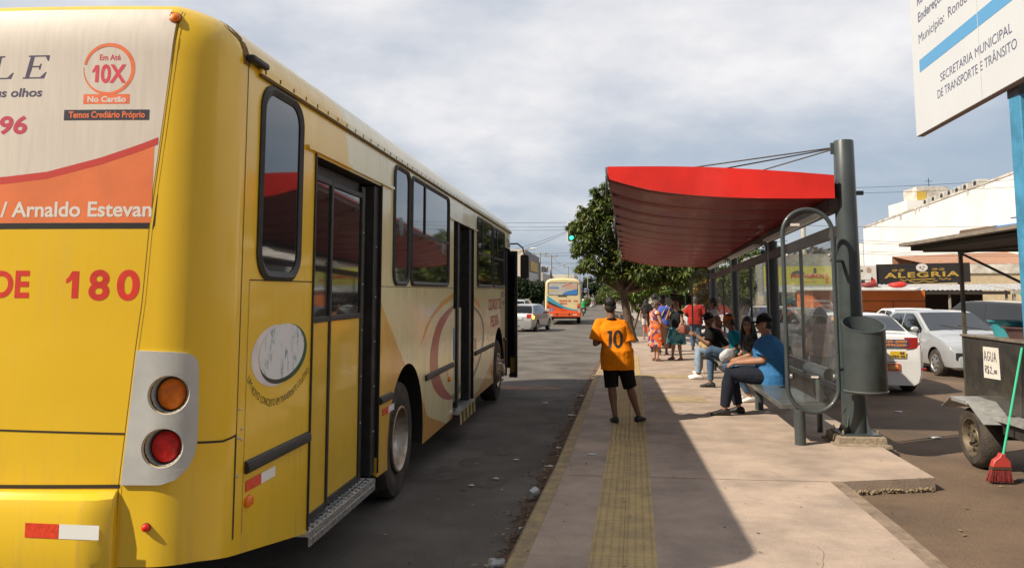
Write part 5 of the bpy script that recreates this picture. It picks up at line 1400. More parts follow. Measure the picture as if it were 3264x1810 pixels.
    def cap(s, m, backwards=False, brim=.09, strap=False, badge=None, open_back=False):
        P = s.hp; g = MB(); rg = []
        for i in range(9):
            t = PI / 2 * i / 8 * .98; r_ = math.cos(t); rg.append([P((.085 * r_ * math.cos(a), -.014 + .103 * r_ * math.sin(a), .030 + .095 * math.sin(t) - (.012 if i == 0 else 0))) for a in (2 * PI * k / 32 for k in range(32))])
        g.rings(rg); o = s.raw(g, 'cap', m)
        g = MB(); n = 12; sgn = -1 if backwards else 1; top, bot = [], []
        for k in range(n + 1):
            a = R(200 - 220 * k / n) if False else R(155 - 130 * k / n)
            top.append((.084 * math.cos(a), -.014 + .100 * math.sin(a))); bot.append((.078 * math.cos(a), -.014 + .100 * math.sin(a) + brim * math.sin(a) ** .7))
        vs = [P((x, sgn * (y + .014) - .014, .030)) for x, y in top] + [P((x, sgn * (y + .014) - .014, .018 - .012 * abs(x) / .08)) for x, y in bot]
        vs += [v - s.hrot() @ V((0, 0, .006)) for v in vs]; m_ = n + 1
        fs = [(i, i + 1, m_ + i + 1, m_ + i) for i in range(n)] + [(2 * m_ + i + 1, 2 * m_ + i, 3 * m_ + i, 3 * m_ + i + 1) for i in range(n)] + [(m_ + i, m_ + i + 1, 3 * m_ + i + 1, 3 * m_ + i) for i in range(n)]
        g.add(vs, fs); s.raw(g, 'cap_brim', m, o)
        if open_back:
            g = MB(); g.patch(rrect(-.032, -.015, .032, .030, .02, 6), lambda u, v: P((u, -.014 - math.sqrt(max(0, 1 - (u / .085) ** 2)) * .104 - .0015 + max(0, v) * .25, .045 + v))); s.raw(g, 'cap_gap', mat('dark_hair_gap', (.006, .005, .005), .9), o)
            g = MB(); g.ell(P((0, -.014, .126)), (.008, .008, .005), 8, 6); s.raw(g, 'cap_button', m, o)
        return o
    def hair(s, m, length=0.0, size=1.0, front=.02, curly=False, w=.09):
        g = MB(); P = s.hp; Rm = s.hrot()
        g.ell(P((0, -.020, .042)), (.083 * size, .098 * size, .092 * size), 20, 14, rot=Rm)
        g.ell(P((0, -.045, -.02)), (.076 * size, .066 * size, .075), 16, 10, rot=Rm)
        if length:
            for q in (-1, 0, 1):
                top = P((q * .05, -.055, .03)); bot = top + V((q * .015, -.035, -length)); tubeb(g, [top, top.lerp(bot, .4) + V((q * .02, -.02, 0)), bot], [.05, .052, .028], 12)
            for q in (-1, 1):
                top = P((q * .066, -.005, .05)); bot = top + V((q * .03, .03, -length * .8)); tubeb(g, [top, top.lerp(bot, .4) + V((q * .018, .0, 0)), bot], [.022, .026, .014], 10)
        if curly:
            for i in range(60):
                a, b = random.uniform(0, 2 * PI), random.uniform(-.25, 1.5); r_ = .022 * size
                g.ell(P((.085 * size * math.cos(a) * math.cos(b), -.02 + .098 * size * math.sin(a) * math.cos(b) - .01, .04 + .092 * size * math.sin(b))), (r_, r_, r_), 7, 5) if math.sin(a) < .55 or b > .8 else None
        return s.out(g, 'hair', m, folds=.006 if not curly else .014, smooth=2)
    def skirt(s, m, zlow, flare=.10, grow=.02, name='skirt', folds=.02, ztop=None):
        g = MB(); J = s.J; z1 = (ztop or J['pel'].z + .10); rg = []
        for i in range(7):
            t = i / 6; z = lerp(z1, zlow, t); c = J['pel'].lerp((J['knL'] + J['knR']) / 2, max(0, min(1, (J['pel'].z - z) / .45)))
            a_ = (.140 + .05 * min(1, t * 3)) * s.g + grow + flare * t * .6; b_ = (.105 + .03 * min(1, t * 3)) * s.g + grow + flare * t * .6
            rg.append([V((c.x + a_ * math.cos(q) * (1 + .05 * t * math.sin(5 * q)), c.y + b_ * math.sin(q) * (1 + .06 * t * math.sin(6 * q + 1)), z)) for q in (2 * PI * k / 36 for k in range(36))])
        g.rings(rg); return s.out(g, name, m, folds)
def seated(f, seat, kx=.0, spread=.10, foot=.42, knee=.43, lean=-.08):
    """seated pose: hips on the seat at height seat, facing +y"""
    J = f.J; k = f.k; z = seat / k + .095
    d = V((0, 0, z - .93))
    for n in ('pel', 'waist', 'chest', 'neck', 'head', 'shL', 'shR', 'elL', 'elR', 'wrL', 'wrR'): J[n] = J[n] + d
    for n, q in (('waist', .3), ('chest', .7), ('neck', 1.0), ('head', 1.0), ('shL', 1.0), ('shR', 1.0)): J[n] = J[n] + V((0, -lean * q, 0))
    for q, s_ in (('L', -1), ('R', 1)):
        J['hi' + q] = V((s_ * .09, .02, z - .01)); J['kn' + q] = V((s_ * spread, knee, z + .015)); J['an' + q] = V((s_ * spread, foot, .085)); J['to' + q] = V((s_ * (spread + .02), foot + .15, .03))
    return f

# --- 1 man in the number 10 jersey, seen from behind
ORJ = cloth('orange_jersey', (.78, .225, .008), var=.10, vscale=3, bump=.35, bscale=10)
f = Fig('man in an orange football shirt with a black number 10 on the tactile strip', (.285, 11.03, zwalk(11.0) + .005), R(2), SK_B, 1.655, vx=.0085, girth=1.06)
f.set(pel=(-.085, 0, .93), waist=(-.11, .02, 1.07), chest=(-.145, .03, 1.27), neck=(-.155, .04, 1.425), head=(-.17, .075, 1.585), shL=(-.325, .03, 1.345), shR=(.005, .03, 1.325), elL=(-.385, -.01, 1.07), elR=(.085, .0, 1.05), wrL=(-.27, .23, 1.12), wrR=(-.03, .23, 1.12),
      hiL=(-.185, 0, .90), hiR=(.0, 0, .89), knL=(-.165, .02, .49), knR=(.085, .05, .48), anL=(-.125, -.045, .08), anR=(.205, .07, .08), toL=(-.155, .09, .03), toR=(.285, .19, .03))
f.bodyparts(.8)
sh1 = f.shirt(ORJ, .84, .16, .026, name='jersey', folds=.045, sg=.012, hem=.034)
g = MB(); J = f.J
f.pants(BLACK, .52, .016, .026, name='shorts')
f.shoes(SHB); f.hair(HAIR, 0, .97); f.cap(CAPB, open_back=True, brim=.075)
g = MB(); g.tube([J['neck'] + V((.072 * math.cos(a), .066 * math.sin(a) - .010, -.030 - .02 * math.sin(a))) for a in (2 * PI * k / 24 for k in range(24))], .012, 8, closed=True); f.raw(g, 'collar', BLACK, sh1)
def ribbon(mb, pts, w, fn):
    n = len(pts); L_, R_ = [], []
    for i in range(n):
        a, b = pts[max(i - 1, 0)], pts[min(i + 1, n - 1)]; l = math.hypot(b[0] - a[0], b[1] - a[1]) or 1; ux, uy = -(b[1] - a[1]) / l, (b[0] - a[0]) / l; ww = w(i / (n - 1)) if callable(w) else w
        L_.append((pts[i][0] + ux * ww, pts[i][1] + uy * ww)); R_.append((pts[i][0] - ux * ww, pts[i][1] - uy * ww))
    for i in range(n - 1):
        for k in range(3):
            q = lambda t, j: (lerp(L_[j][0], R_[j][0], t), lerp(L_[j][1], R_[j][1], t))
            mb.patch([q(k / 3, i), q((k + 1) / 3, i), q((k + 1) / 3, i + 1), q(k / 3, i + 1)], fn)
g = MB(); fn = lambda u, v: V((u, -.30, v))
one = [(-.048, 1.02 + .235 * i / 14) for i in range(15)]; ribbon(g, [(-.048 - .012 * (1 - i / 14), p[1]) for i, p in enumerate(one)], .020, fn)
ribbon(g, [(-.052, 1.245), (-.066, 1.242), (-.080, 1.232), (-.086, 1.222)], .014, fn)
zr = [(.052 + .049 * math.sin(2 * PI * i / 40), 1.142 + .105 * math.cos(2 * PI * i / 40)) for i in range(41)]; ribbon(g, zr, lambda t: .018, fn)
g.v = [tuple(V(p) + V((-.135, 0, .0))) for p in g.v]
num = f.raw(g, 'shirt_number', mat('number_black', (.022, .016, .012), .7), sh1, smooth=60)
sw_ = num.modifiers.new('lie', 'SHRINKWRAP'); sw_.target = sh1; sw_.wrap_method = 'PROJECT'; sw_.use_project_y = True; sw_.use_positive_direction = True; sw_.use_negative_direction = False; sw_.offset = .004
sw_.wrap_mode = 'ABOVE_SURFACE'

# --- 2 big man in the blue polo shirt on the bench
def on_bench(y, dx=.27): return V((xbench(y) + dx, y, zwalk(y)))
BLUE = cloth('blue_polo', (.045, .165, .36), var=.10, vscale=4, bscale=9)
f = Fig('big seated man in a blue polo shirt and black cap, nearest on the bench', on_bench(11.9, .30), R(82), SK_T, 1.92, vx=.0085, girth=1.24)
seated(f, .46, foot=.52, knee=.52, spread=.12, lean=-.05)
z = f.J['pel'].z
f.set(elL=(-.20, .12, z + .20), elR=(.235, .10, z + .19), wrL=(-.06, .42, z + .155), wrR=(.07, .43, z + .16), handL=((.3, 1, -.25), (.4, 0, -1)), handR=((-.3, 1, -.25), (-.4, 0, -1)),
      anL=(-.115, .60, .085), toL=(-.13, .75, .03), anR=(.12, .42, .085), toR=(.15, .57, .03), hyaw=R(6), hpitch=R(-3))
f.J['head'] = f.J['head'] + V((0, .02, .0)); f.J['neck'] = f.J['neck'] + V((0, .01, 0))
f.bodyparts(.75); sp = f.shirt(BLUE, .80, .10, .022, name='polo_shirt', folds=.03, sg=.018); f.pants(DEND, .97, .016, .006); f.shoes(SHB); f.hair(HAIR, 0, .97); f.cap(CAPB, brim=.085)
g = MB(); P = f.hp; g.tube([P((-.080, .005, -.005)), P((-.083, .008, -.03)), P((-.080, .004, -.05))], .004, 6); f.raw(g, 'earphone', SHW)
g = MB(); Jn = f.J['neck']; g.tube([Jn + V((.082 * math.cos(a), .075 * math.sin(a) + .005, -.02 - .015 * math.sin(a))) for a in (2 * PI * k / 24 for k in range(24))], [(.016, .010)] * 24, 8, closed=True); f.raw(g, 'collar', BLUE, sp)

# --- 3 girl with long black hair
GPR = cloth('black_print', (.018, .017, .018), col2=(.11, .11, .11), vscale=14, var=.1)
f = Fig('girl with long black hair and a dark printed shirt on the bench', on_bench(13.55, .27), R(104), SK_T, 1.76, vx=.0085, girth=.92)
seated(f, .46, foot=.20, knee=.42, spread=.09, lean=-.05); z = f.J['pel'].z
f.set(elL=(-.20, .08, z + .21), elR=(.21, .08, z + .20), wrL=(-.02, .26, z + .12), wrR=(.04, .28, z + .10), handL=((.8, .6, -.1), (0, -.3, -1)), handR=((-.8, .5, -.1), (0, -.3, -1)), hyaw=R(58), hpitch=R(-4))
f.J['anL'] = V((-.10, .10, .09)); f.J['toL'] = V((-.12, .25, .03))
f.bodyparts(.6, True); f.shirt(GPR, .75, .05, .012); f.pants(DEN, .93, .008, 0.0); f.shoes(SHW); f.hair(HAIR, .50, 1.0)
o_ = f
lb = thing('folded_bag', tuple(o_.M @ V((.10, .36, z + .11))), 'crumpled white and grey bag held on the lap of the girl with long hair', 'bag')
g = MB(); g.v = []; rg = []
for i in range(9):
    t = i / 8; r_ = .135 * math.sin(PI * (.12 + .76 * t)) ; rg.append([V((.13 + r_ * .55 * math.cos(a) - .05 * t, .42 - .02 + r_ * 1.0 * math.sin(a) - .06 * t, z + .05 + .23 * t)) for a in (2 * PI * k / 18 for k in range(18))])
g.rings(rg); g.v = [tuple(o_.M @ V(p)) for p in g.v]; ob = vox(g, 'bag_body', mat('white_bag', (.50, .52, .54), .6, var=.25, vscale=9, bump=.7, bscale=25), lb, .011, 2, .03)

# --- 4 boy in teal with an orange cap
TEAL = cloth('teal_tee', (.012, .19, .27), var=.12, vscale=4, bscale=10)
f = Fig('seated boy in a teal t-shirt and orange cap resting one ankle on his knee', on_bench(15.35, .30), R(80), SK_B, 1.84, vx=.0095)
seated(f, .46, foot=.46, knee=.50, spread=.11, lean=-.06); z = f.J['pel'].z
f.set(knL=(-.24, .46, z + .16), anL=(.10, .56, z + .02), toL=(.20, .64, z - .01), anR=(.10, .50, .085), toR=(.11, .66, .03), elL=(-.24, -.02, z + .22), elR=(.24, .0, z + .22), wrL=(-.24, .18, z + .10), wrR=(.16, .28, z + .14), hyaw=R(4), hpitch=R(-16))
for n, q in (('neck', .05), ('head', .09), ('shL', .04), ('shR', .04)): f.J[n] = f.J[n] + V((0, q, -.03))
f.bodyparts(.6); f.shirt(TEAL, .78, .08, .016, folds=.028, sg=.014); f.pants(DEN, .96, .010, .002); f.shoes(SHB); f.hair(HAIR, 0, .96); f.cap(cloth('orange_cap', (.40, .12, .045)), brim=.09)
for q in 'LR':
    pass

# --- 5 bearded man with the black cap
f = Fig('bearded man in a black polo shirt and black cap, seated and holding up a hand', on_bench(17.2, .24), R(88), SK_B, 1.90, vx=.0105, girth=1.06)
seated(f, .46, foot=.50, knee=.48, spread=.12, lean=-.27); z = f.J['pel'].z
for n in ('neck', 'head', 'shL', 'shR', 'chest'): f.J[n] = f.J[n] - V((0, 0, .06 if n != 'chest' else .03))
f.set(elL=(-.27, .32, z + .16), elR=(.25, .30, z + .16), wrL=(-.16, .52, z + .30), wrR=(.12, .34, z + .12), handL=((.2, .9, .3), (1, 0, 0)), hyaw=R(38), hpitch=R(-8))
f.bodyparts(.5); sp = f.shirt(BLACK, .80, .08, .018, name='polo_shirt', folds=.024, sg=.014); f.pants(DENL, .96, .010, .004); f.shoes(SHW); f.hair(HAIR, 0, .97); f.cap(CAPB, brim=.06)
g = MB(); Rm = f.hrot(); g.ell(f.hp((0, .030, -.075)), (.060, .052, .040), 16, 10, rot=Rm); g.ell(f.hp((0, .062, -.060)), (.030, .030, .012), 10, 8, rot=Rm); f.out(g, 'beard', HAIR, smooth=1, vx=.008)
fb = f
bg_ = thing('handbag', tuple(f.M @ V((-.05, .34, z + .1))), 'beige cloth bag on the lap of the bearded man in black', 'bag')
g = MB(); g.ell((-.02, .36, z + .15), (.15, .13, .12), 16, 10); g.ell((-.10, .32, z + .10), (.10, .12, .08), 14, 8); g.v = [tuple(f.M @ V(p)) for p in g.v]; vox(g, 'bag_body', cloth('beige', (.42, .29, .16)), bg_, .012, 3, .03)

# --- 6 woman in the floral dress
def floral(name, cols, scale):
    m = mat(name, cols[0], .85, var=.01, spec=.2); nt = m.node_tree; N, L = nt.nodes, nt.links
    t = N.new('ShaderNodeTexCoord'); v = N.new('ShaderNodeTexVoronoi'); v.inputs['Scale'].default_value = scale; v.inputs['Randomness'].default_value = 1
    nz = N.new('ShaderNodeTexNoise'); nz.inputs['Scale'].default_value = scale * .8
    mx = N.new('ShaderNodeMix'); mx.data_type = 'VECTOR'; mx.inputs[0].default_value = .10; L.new(t.outputs['Object'], mx.inputs[4]); L.new(nz.outputs['Color'], mx.inputs[5]); L.new(mx.outputs[1], v.inputs['Vector'])
    s_ = N.new('ShaderNodeSeparateColor'); L.new(v.outputs['Color'], s_.inputs[0])
    r = N.new('ShaderNodeValToRGB'); r.color_ramp.interpolation = 'CONSTANT'; e = r.color_ramp.elements
    while len(e) < len(cols): e.new(.5)
    for i, (q, c) in enumerate(zip(e, cols)): q.position = i / len(cols); q.color = tuple(c) + (1,)
    L.new(s_.outputs[0], r.inputs[0]); L.new(r.outputs[0], N['Principled BSDF'].inputs['Base Color']); return m
FLOR = floral('floral_dress', [(.62, .11, .02), (.72, .20, .05), (.10, .04, .11), (.60, .50, .42), (.66, .13, .03), (.13, .05, .10), (.45, .30, .28)], 13)
f = Fig('grey-haired woman in an orange and purple floral dress, standing with her hands together', (1.44, 21.95, zwalk(21.95)), R(-68), SK_F, 1.59, vx=.0105, girth=1.10)
f.set(elL=(-.23, .03, 1.10), elR=(.23, .06, 1.10), wrL=(-.05, .27, .97), wrR=(.03, .29, .98), handL=((.4, 1, -.1), (0, 0, -1)), handR=((-.4, 1, -.1), (0, 0, -1)), hyaw=R(-8), hpitch=R(-10))
f.bodyparts(.6, True); d_ = f.shirt(FLOR, .12, .04, .018, name='dress_top', folds=.015); f.skirt(FLOR, .40, .10, .02, 'dress_skirt', .02); f.shoes(mat('sandal', (.20, .10, .07), .7)); f.hair(HGREY, 0, 1.06, curly=True)

# --- 7 woman with a phone and a teal skirt
TSK = floral('teal_print', [(.10, .33, .36), (.13, .40, .43), (.03, .11, .13), (.20, .45, .47), (.06, .22, .26)], 9)
f = Fig('woman in a black top and teal printed skirt with a phone at her face', (2.04, 22.43, zwalk(22.43)), R(140), SK_T, 1.58, vx=.0105, girth=1.08)
f.set(elL=(-.23, .05, 1.10), elR=(.22, .20, 1.17), wrL=(-.20, .16, .95), wrR=(.09, .22, 1.44), handR=((-.2, -.2, 1), (-1, -.2, 0)), hyaw=R(10), hpitch=R(-18), anR=(.17, 0, .085), anL=(-.13, .0, .085), toR=(.20, .15, .03), toL=(-.15, .15, .03))
f.bodyparts(.8, True); f.shirt(cloth('black_top', (.020, .026, .028)), .10, .02, .014, name='top', folds=.015); f.skirt(TSK, .46, .16, .018, ztop=1.03); f.shoes(mat('pink_sandal', (.30, .10, .09), .7)); f.hair(HAUB, 0, 1.05)
g = MB(); g.box(f.hp((.085, .06, -.03)), (.012, .07, .14), f.hrot()); f.raw(g, 'phone', mat('phone_black', (.02, .02, .025), .2), smooth=0)
hb = thing('handbag', tuple(f.M @ V((-.30, .02, .85))), 'dull red handbag hanging from the elbow of the woman in the teal skirt', 'bag')
g = MB(); g.rings([[V((-.30 + a * w_, .04 + b * d_, z_)) for a, b in ((-1, -1), (1, -1), (1, 1), (-1, 1))] for w_, d_, z_ in ((.10, .14, .78), (.11, .16, .82), (.10, .15, .98), (.07, .13, 1.03))]); g.v = [tuple(f.M @ V(p)) for p in g.v]; g.build('bag_body', mat('red_leather', (.23, .07, .045), .5, var=.2, vscale=8), hb, bevel=.02)
g = MB(); g.tube([f.M @ V(p) for p in ((-.30, -.05, 1.02), (-.27, -.02, 1.14), (-.25, .04, 1.18), (-.28, .10, 1.12), (-.30, .12, 1.02))], .010, 8); g.build('bag_strap', mat('red_leather', None), hb)

# --- 8 person with the blue t-shirt and long brown skirt
f = Fig('curly haired person in a bright blue t-shirt and long brown skirt', (1.80, 24.3, zwalk(24.3)), R(-8), SK_D, 1.72, vx=.0115)
f.set(elL=(-.24, .05, 1.12), elR=(.25, .08, 1.12), wrL=(-.10, .25, 1.10), wrR=(.10, .26, 1.10))
f.bodyparts(.6, True); sp = f.shirt(cloth('royal_blue', (.085, .13, .50)), .8, .02, .018, folds=.02); f.skirt(cloth('brown_skirt', (.085, .045, .032)), .20, .16, .02); f.shoes(mat('sandal', None)); f.hair(HAIR, 0, 1.22, curly=True)
g = MB(); g.tube([f.J['shR'] + V((-.04, -.02, .075)), V((.05, -.145, 1.28)), V((-.03, -.155, 1.12)), V((-.13, -.10, 1.02))], [(.006, .018)] * 4, 8); f.raw(g, 'bag_strap', cloth('beige', None), sp)

# --- 9 girl in white shorts further off
f = Fig('girl with long black hair and white shorts walking away beyond the tree', (1.83, 33.6, zwalk(33.6)), R(-4), SK_T, 1.62, vx=.013, girth=.95)
f.bodyparts(.5, True); f.shirt(cloth('dark_top', (.05, .035, .04)), .5, .0, .010, name='top'); f.pants(cloth('white_shorts', (.55, .50, .48)), .34, .016, .012, name='shorts'); f.shoes(mat('pink_sandal', None)); f.hair(HAIR, .42, 1.08)
# --- 10 man in the red shirt, from behind
f = Fig('broad man in a dark red shirt at the far end of the shelter', (3.05, 26.8, zwalk(26.8)), R(-12), SK_B, 1.72, vx=.0125, girth=1.22)
f.set(elL=(-.33, .02, 1.13), elR=(.33, .05, 1.13), wrL=(-.16, .20, 1.02), wrR=(.16, .22, 1.02))
f.bodyparts(.6); f.shirt(cloth('dark_red', (.33, .028, .022)), .8, .06, .026, folds=.03, sg=.02); f.pants(DEN, .97, .016, .008); f.shoes(SHB); f.hair(mat('short_grey', (.09, .08, .07), .8, bump=.6), 0, .98)
# --- 11 person in the pale t-shirt, in profile
f = Fig('dark haired person in a pale t-shirt with a hand raised to the mouth', (2.80, 20.6, zwalk(20.6)), R(85), SK_B, 1.66, vx=.0115, girth=1.02)
f.set(elL=(-.22, .20, 1.18), elR=(.22, .05, 1.12), wrL=(-.05, .20, 1.44), wrR=(.2, .2, 1.0), handL=((.2, -.2, 1), (1, -.2, 0)))
f.bodyparts(.8); f.shirt(cloth('pale_tee', (.50, .45, .44)), .78, .06, .018, folds=.024, sg=.014); f.pants(cloth('khaki', (.20, .15, .10)), .97, .014, .008); f.shoes(SHB); f.hair(HAIR, 0, 1.10)
# --- 12 woman in pink beside the bearded man
f = Fig('woman in a pink blouse seated half hidden behind the bearded man', on_bench(18.45, .24), R(92), SK_F, 1.58, vx=.0115, girth=1.05)
seated(f, .46, foot=.44, knee=.44, spread=.09, lean=-.02); z = f.J['pel'].z
f.set(elL=(-.22, .10, z + .2), elR=(.22, .1, z + .2), wrL=(-.06, .30, z + .14), wrR=(.06, .30, z + .14))
f.bodyparts(.6, True); f.shirt(cloth('pink', (.50, .15, .15)), .8, .05, .016); f.pants(cloth('tan', (.40, .29, .18)), .96, .01, .004); f.shoes(SHW); f.hair(HAUB, .22, 1.02)
# --- 13, 14 people behind the glass in the car park
f = Fig('standing person in a dark grey t-shirt and jeans beyond the shelter glass', (4.35, 15.0, zroad(15)), R(-20), SK_D, 1.66, vx=.0125)
f.bodyparts(.5); f.shirt(cloth('charcoal', (.05, .055, .055)), .8, .06, .018); f.pants(DEN, .97, .014, .008); f.shoes(SHB); f.hair(HAIR, 0, 1.02)
f = Fig('standing person in a pale pink shirt beyond the shelter glass, beside the one in grey', (3.75, 14.4, zroad(14)), R(10), SK_T, 1.60, vx=.0125, girth=1.1)
f.bodyparts(.5, True); f.shirt(cloth('pale_pink', (.42, .26, .26)), .8, .06, .02); f.pants(cloth('grey_trousers', (.10, .11, .11)), .97, .016, .01); f.shoes(SHB); f.hair(HAIR, .2, 1.03)
# --- 15 dark haired person half hidden behind the one in blue
f = Fig('dark haired person in a black shirt half hidden beside the one in bright blue', (1.66, 25.6, zwalk(25.6)), R(-20), SK_D, 1.78, vx=.0125)
f.bodyparts(.5); f.shirt(BLACK, .8, .06, .018); f.pants(DEND, .97, .014, .008); f.shoes(SHB); f.hair(HAIR, 0, 1.12)
# ================================================================== CARS
M_cglass = mat('car_glass', (.010, .012, .014), .03, spec=.8, coat=.4)
M_plast = mat('car_plastic', (.03, .03, .03), .55)
M_alloy = mat('alloy_wheel', (.50, .50, .50), .35, metal=.8, var=.15)
M_hl = mat('headlamp_glass', (.65, .66, .66), .08, coat=1)
M_tl = mat('car_red_lens', (.45, .012, .012), .12, coat=1)
def paint(n, c, metal=0.0): return mat('car_paint_' + n, c, .32, metal=metal, coat=.9, var=.03, vscale=2)
def smooth_fn(tab):
    def fn(y):
        h = .07; return .25 * interp(y - h, tab) + .5 * interp(y, tab) + .25 * interp(y + h, tab)
    return fn
PROF = {
 'wagon': dict(L=4.35, W=1.70, prof=[(0, .50), (.04, .88), (.10, .96), (.38, 1.40), (.55, 1.455), (1.6, 1.49), (2.3, 1.46), (3.12, 1.0), (3.2, .97), (4.05, .80), (4.28, .66), (4.35, .45)], belt=.93, rg=(.12, .40), ws=(2.32, 3.12), sw=[(.50, .98, 1.38), (1.2, .95, 1.42), (2.05, .95, 1.41), (2.78, .95, 1.02)], wh=(.82, 3.42)),
 'sedan': dict(L=4.35, W=1.72, prof=[(0, .55), (.03, 1.02), (.10, 1.10), (.55, 1.13), (.62, 1.14), (1.28, 1.43), (1.7, 1.48), (2.2, 1.47), (3.05, 1.02), (3.15, .98), (4.1, .82), (4.3, .66), (4.35, .45)], belt=.95, rg=(.66, 1.30), ws=(2.24, 3.05), sw=[(.98, 1.0, 1.14), (1.35, .98, 1.40), (2.1, .97, 1.41), (2.75, .97, 1.05)], wh=(.86, 3.45)),
 'hatch': dict(L=3.9, W=1.68, prof=[(0, .50), (.04, .92), (.08, 1.0), (.32, 1.36), (.5, 1.44), (1.5, 1.48), (1.95, 1.45), (2.8, 1.02), (2.88, .99), (3.62, .82), (3.84, .66), (3.9, .42)], belt=.94, rg=(.10, .34), ws=(1.98, 2.80), sw=[(.42, 1.02, 1.26), (.7, .98, 1.38), (1.8, .96, 1.40), (2.48, .96, 1.05)], wh=(.70, 3.13)),
 'suv': dict(L=4.4, W=1.78, prof=[(0, .60), (.03, 1.05), (.08, 1.12), (.26, 1.62), (.42, 1.68), (1.6, 1.72), (2.3, 1.69), (3.0, 1.15), (3.08, 1.12), (4.1, .98), (4.34, .80), (4.4, .5)], belt=1.08, rg=(.09, .27), ws=(2.32, 3.0), sw=[(.36, 1.12, 1.56), (.6, 1.11, 1.62), (2.1, 1.10, 1.64), (2.75, 1.10, 1.2)], wh=(.84, 3.48)),
}
def make_car(kind, pm, label, group='cars parked and driving around the bus stop', detail=True, hub=M_alloy):
    p = PROF[kind]; L, W = p['L'], p['W'] / 2; zt = smooth_fn(p['prof']); belt = p['belt']
    root = thing('car', (0, 0, 0), label, 'car', group)
    oy = L / 2
    def plan(y):                                                    # rounded corners in plan
        e = min(y, L - y); return W * (1 - .16 * max(0, 1 - e / .32) ** 2.2) * (1 - .04 * max(0, 1 - e / 1.2))
    def xs(y, z):
        zb = min(belt, zt(y) - .03); w = plan(y)
        if z <= zb: return w * (1 - .035 * ((z - .62) / .4) ** 2)
        return w * (1 - .035 * ((zb - .62) / .4) ** 2) - (z - zb) * .34
    def sect(y):
        z1 = zt(y); zb = min(belt, z1 - .03); w = plan(y)
        pts = [(0, .20), (w * .82, .20), (w * .93, .25), (xs(y, .40), .40), (xs(y, .62), .62), (xs(y, lerp(.62, zb, .6)), max(.62, lerp(.62, zb, .6))) if zb > .62 else (w * .95, max(.45, zb)), (xs(y, zb), zb)]
        top = z1 - .045 if z1 - zb > .12 else z1 - .015
        pts += [(xs(y, top), top), (xs(y, top) - .045, z1 - .012), (xs(y, top) * .55, z1 + .006), (0, z1 + .012)]
        if z1 < .62: 
            pts = [(0, .24), (w * .8, .24), (w * .88, .26), (w * .93, min(.40, z1 - .1)), (w * .93, z1 - .09), (w * .93, z1 - .07), (w * .92, z1 - .05), (w * .90, z1 - .03), (w * .86, z1 - .012), (w * .5, z1), (0, z1)]
        return pts
    ysn = sorted(set([0, .01, .03, .06, .1, .15, .22, .3, .4, .55] + [L * i / 26 for i in range(1, 26)] + [L - q for q in (.4, .28, .18, .1, .05, .02, 0)] + [a for a, b in p['prof']]))
    rg = []
    for y in ysn:
        s_ = sect(y); ring = [V((x, y - oy, z)) for x, z in s_] + [V((-x, y - oy, z)) for x, z in reversed(s_[1:-1])]; rg.append(ring)
    g = MB(); g.rings(rg); b = g.build('body', [pm, M_plast], root, smooth=40)
    cs = []
    for wy in p['wh']:
        c = MB(); c.lathe([(.345, -W - .1), (.345, W + .1)], (0, wy - oy, .33), 'X', 28); o = c.build('cutter', [pm, M_plast], None, smooth=0); o.data.polygons.foreach_set('material_index', [1] * len(o.data.polygons)); cs.append(o)
    bake_boolean(b, cs)
    # glass
    ga, gb = p['rg']; wa, wb = p['ws']
    def gl(y0, y1, f, n):
        g = MB(); yy = [lerp(y0, y1, i / 8) for i in range(9)]
        g.grid([-1, -.6, 0, .6, 1], yy, lambda t, y: (t * f * (xs(y, zt(y) - .05)), y - oy + (-.004 if y0 < L / 2 else .004) * (0 if n == 'w' else 1), zt(y) + .016 - .012 * t * t)); return g.build('rear_window' if n == 'r' else 'windscreen', M_cglass, root)
    gl(ga, gb, .90, 'r'); gl(wa + .03, wb - .02, .93, 'w')
    sw_ = p['sw']
    def at(y): return [interp(y, [(q[0], q[1]) for q in sw_]), interp(y, [(q[0], q[2]) for q in sw_])]
    mid = [sw_[0][0], lerp(sw_[0][0], sw_[-1][0], .42), lerp(sw_[0][0], sw_[-1][0], .45), sw_[-1][0]]
    for sd in (-1, 1):
        for ya, yb in ((mid[0], mid[1]), (mid[2], mid[3])):
            g = MB(); yy = [lerp(ya, yb, i / 8) for i in range(9)]
            g.grid([0, .5, 1], yy, lambda t, y: (sd * (xs(y, lerp(*at(y), t)) + .006), y - oy, lerp(*at(y), t))); g.build('side_window', M_cglass, root)
        g = MB(); my = mid[3] - .12; g.ell((sd * (W + .07), my - oy, belt + .10), (.10, .055, .065), 14, 8); g.box((sd * (W - .01), my - oy, belt + .06), (.12, .04, .04)); g.build('side_mirror', pm, root)
        # lamps
        zl = belt - .02 if kind != 'sedan' else belt + .07
        g = MB(); pr = [(-.015, zl - .16), (.02, zl + .07), (.30 if kind != 'suv' else .12, zl + .03), (.22 if kind != 'suv' else .12, zl - .10)]
        gy = [(-.012, 0)] 
        yy = [.012, .05, .12, .2, .28] if kind in ('sedan',) else [.02, .05, .10, .18]
        g.grid([0, .5, 1], yy, lambda t, y: (sd * (xs(max(y, .0), min(lerp(zl - .15, zl + .05, t), zt(y) - .02)) + .006), y - oy, min(lerp(zl - .15, zl + .05, t), zt(y) - .01)))
        q = [.60, .78, .95]; g.grid([0, .5, 1], q, lambda t, u: (sd * u * plan(.02), -oy - .006 + .05 * u ** 6 + (.04 if kind != 'sedan' else .0) * t, lerp(zl - .15, zl + .05, t)))
        g.build('tail_lamp', M_tl, root)
        g = MB(); q = [.52, .7, .85, .97]; g.grid([0, .5, 1], q, lambda t, u: (sd * u * plan(L - .12), L - oy - .10 - .16 * u ** 4 - .18 * t, lerp(.58, .74, t) + .012)); g.build('headlight', M_hl, root)
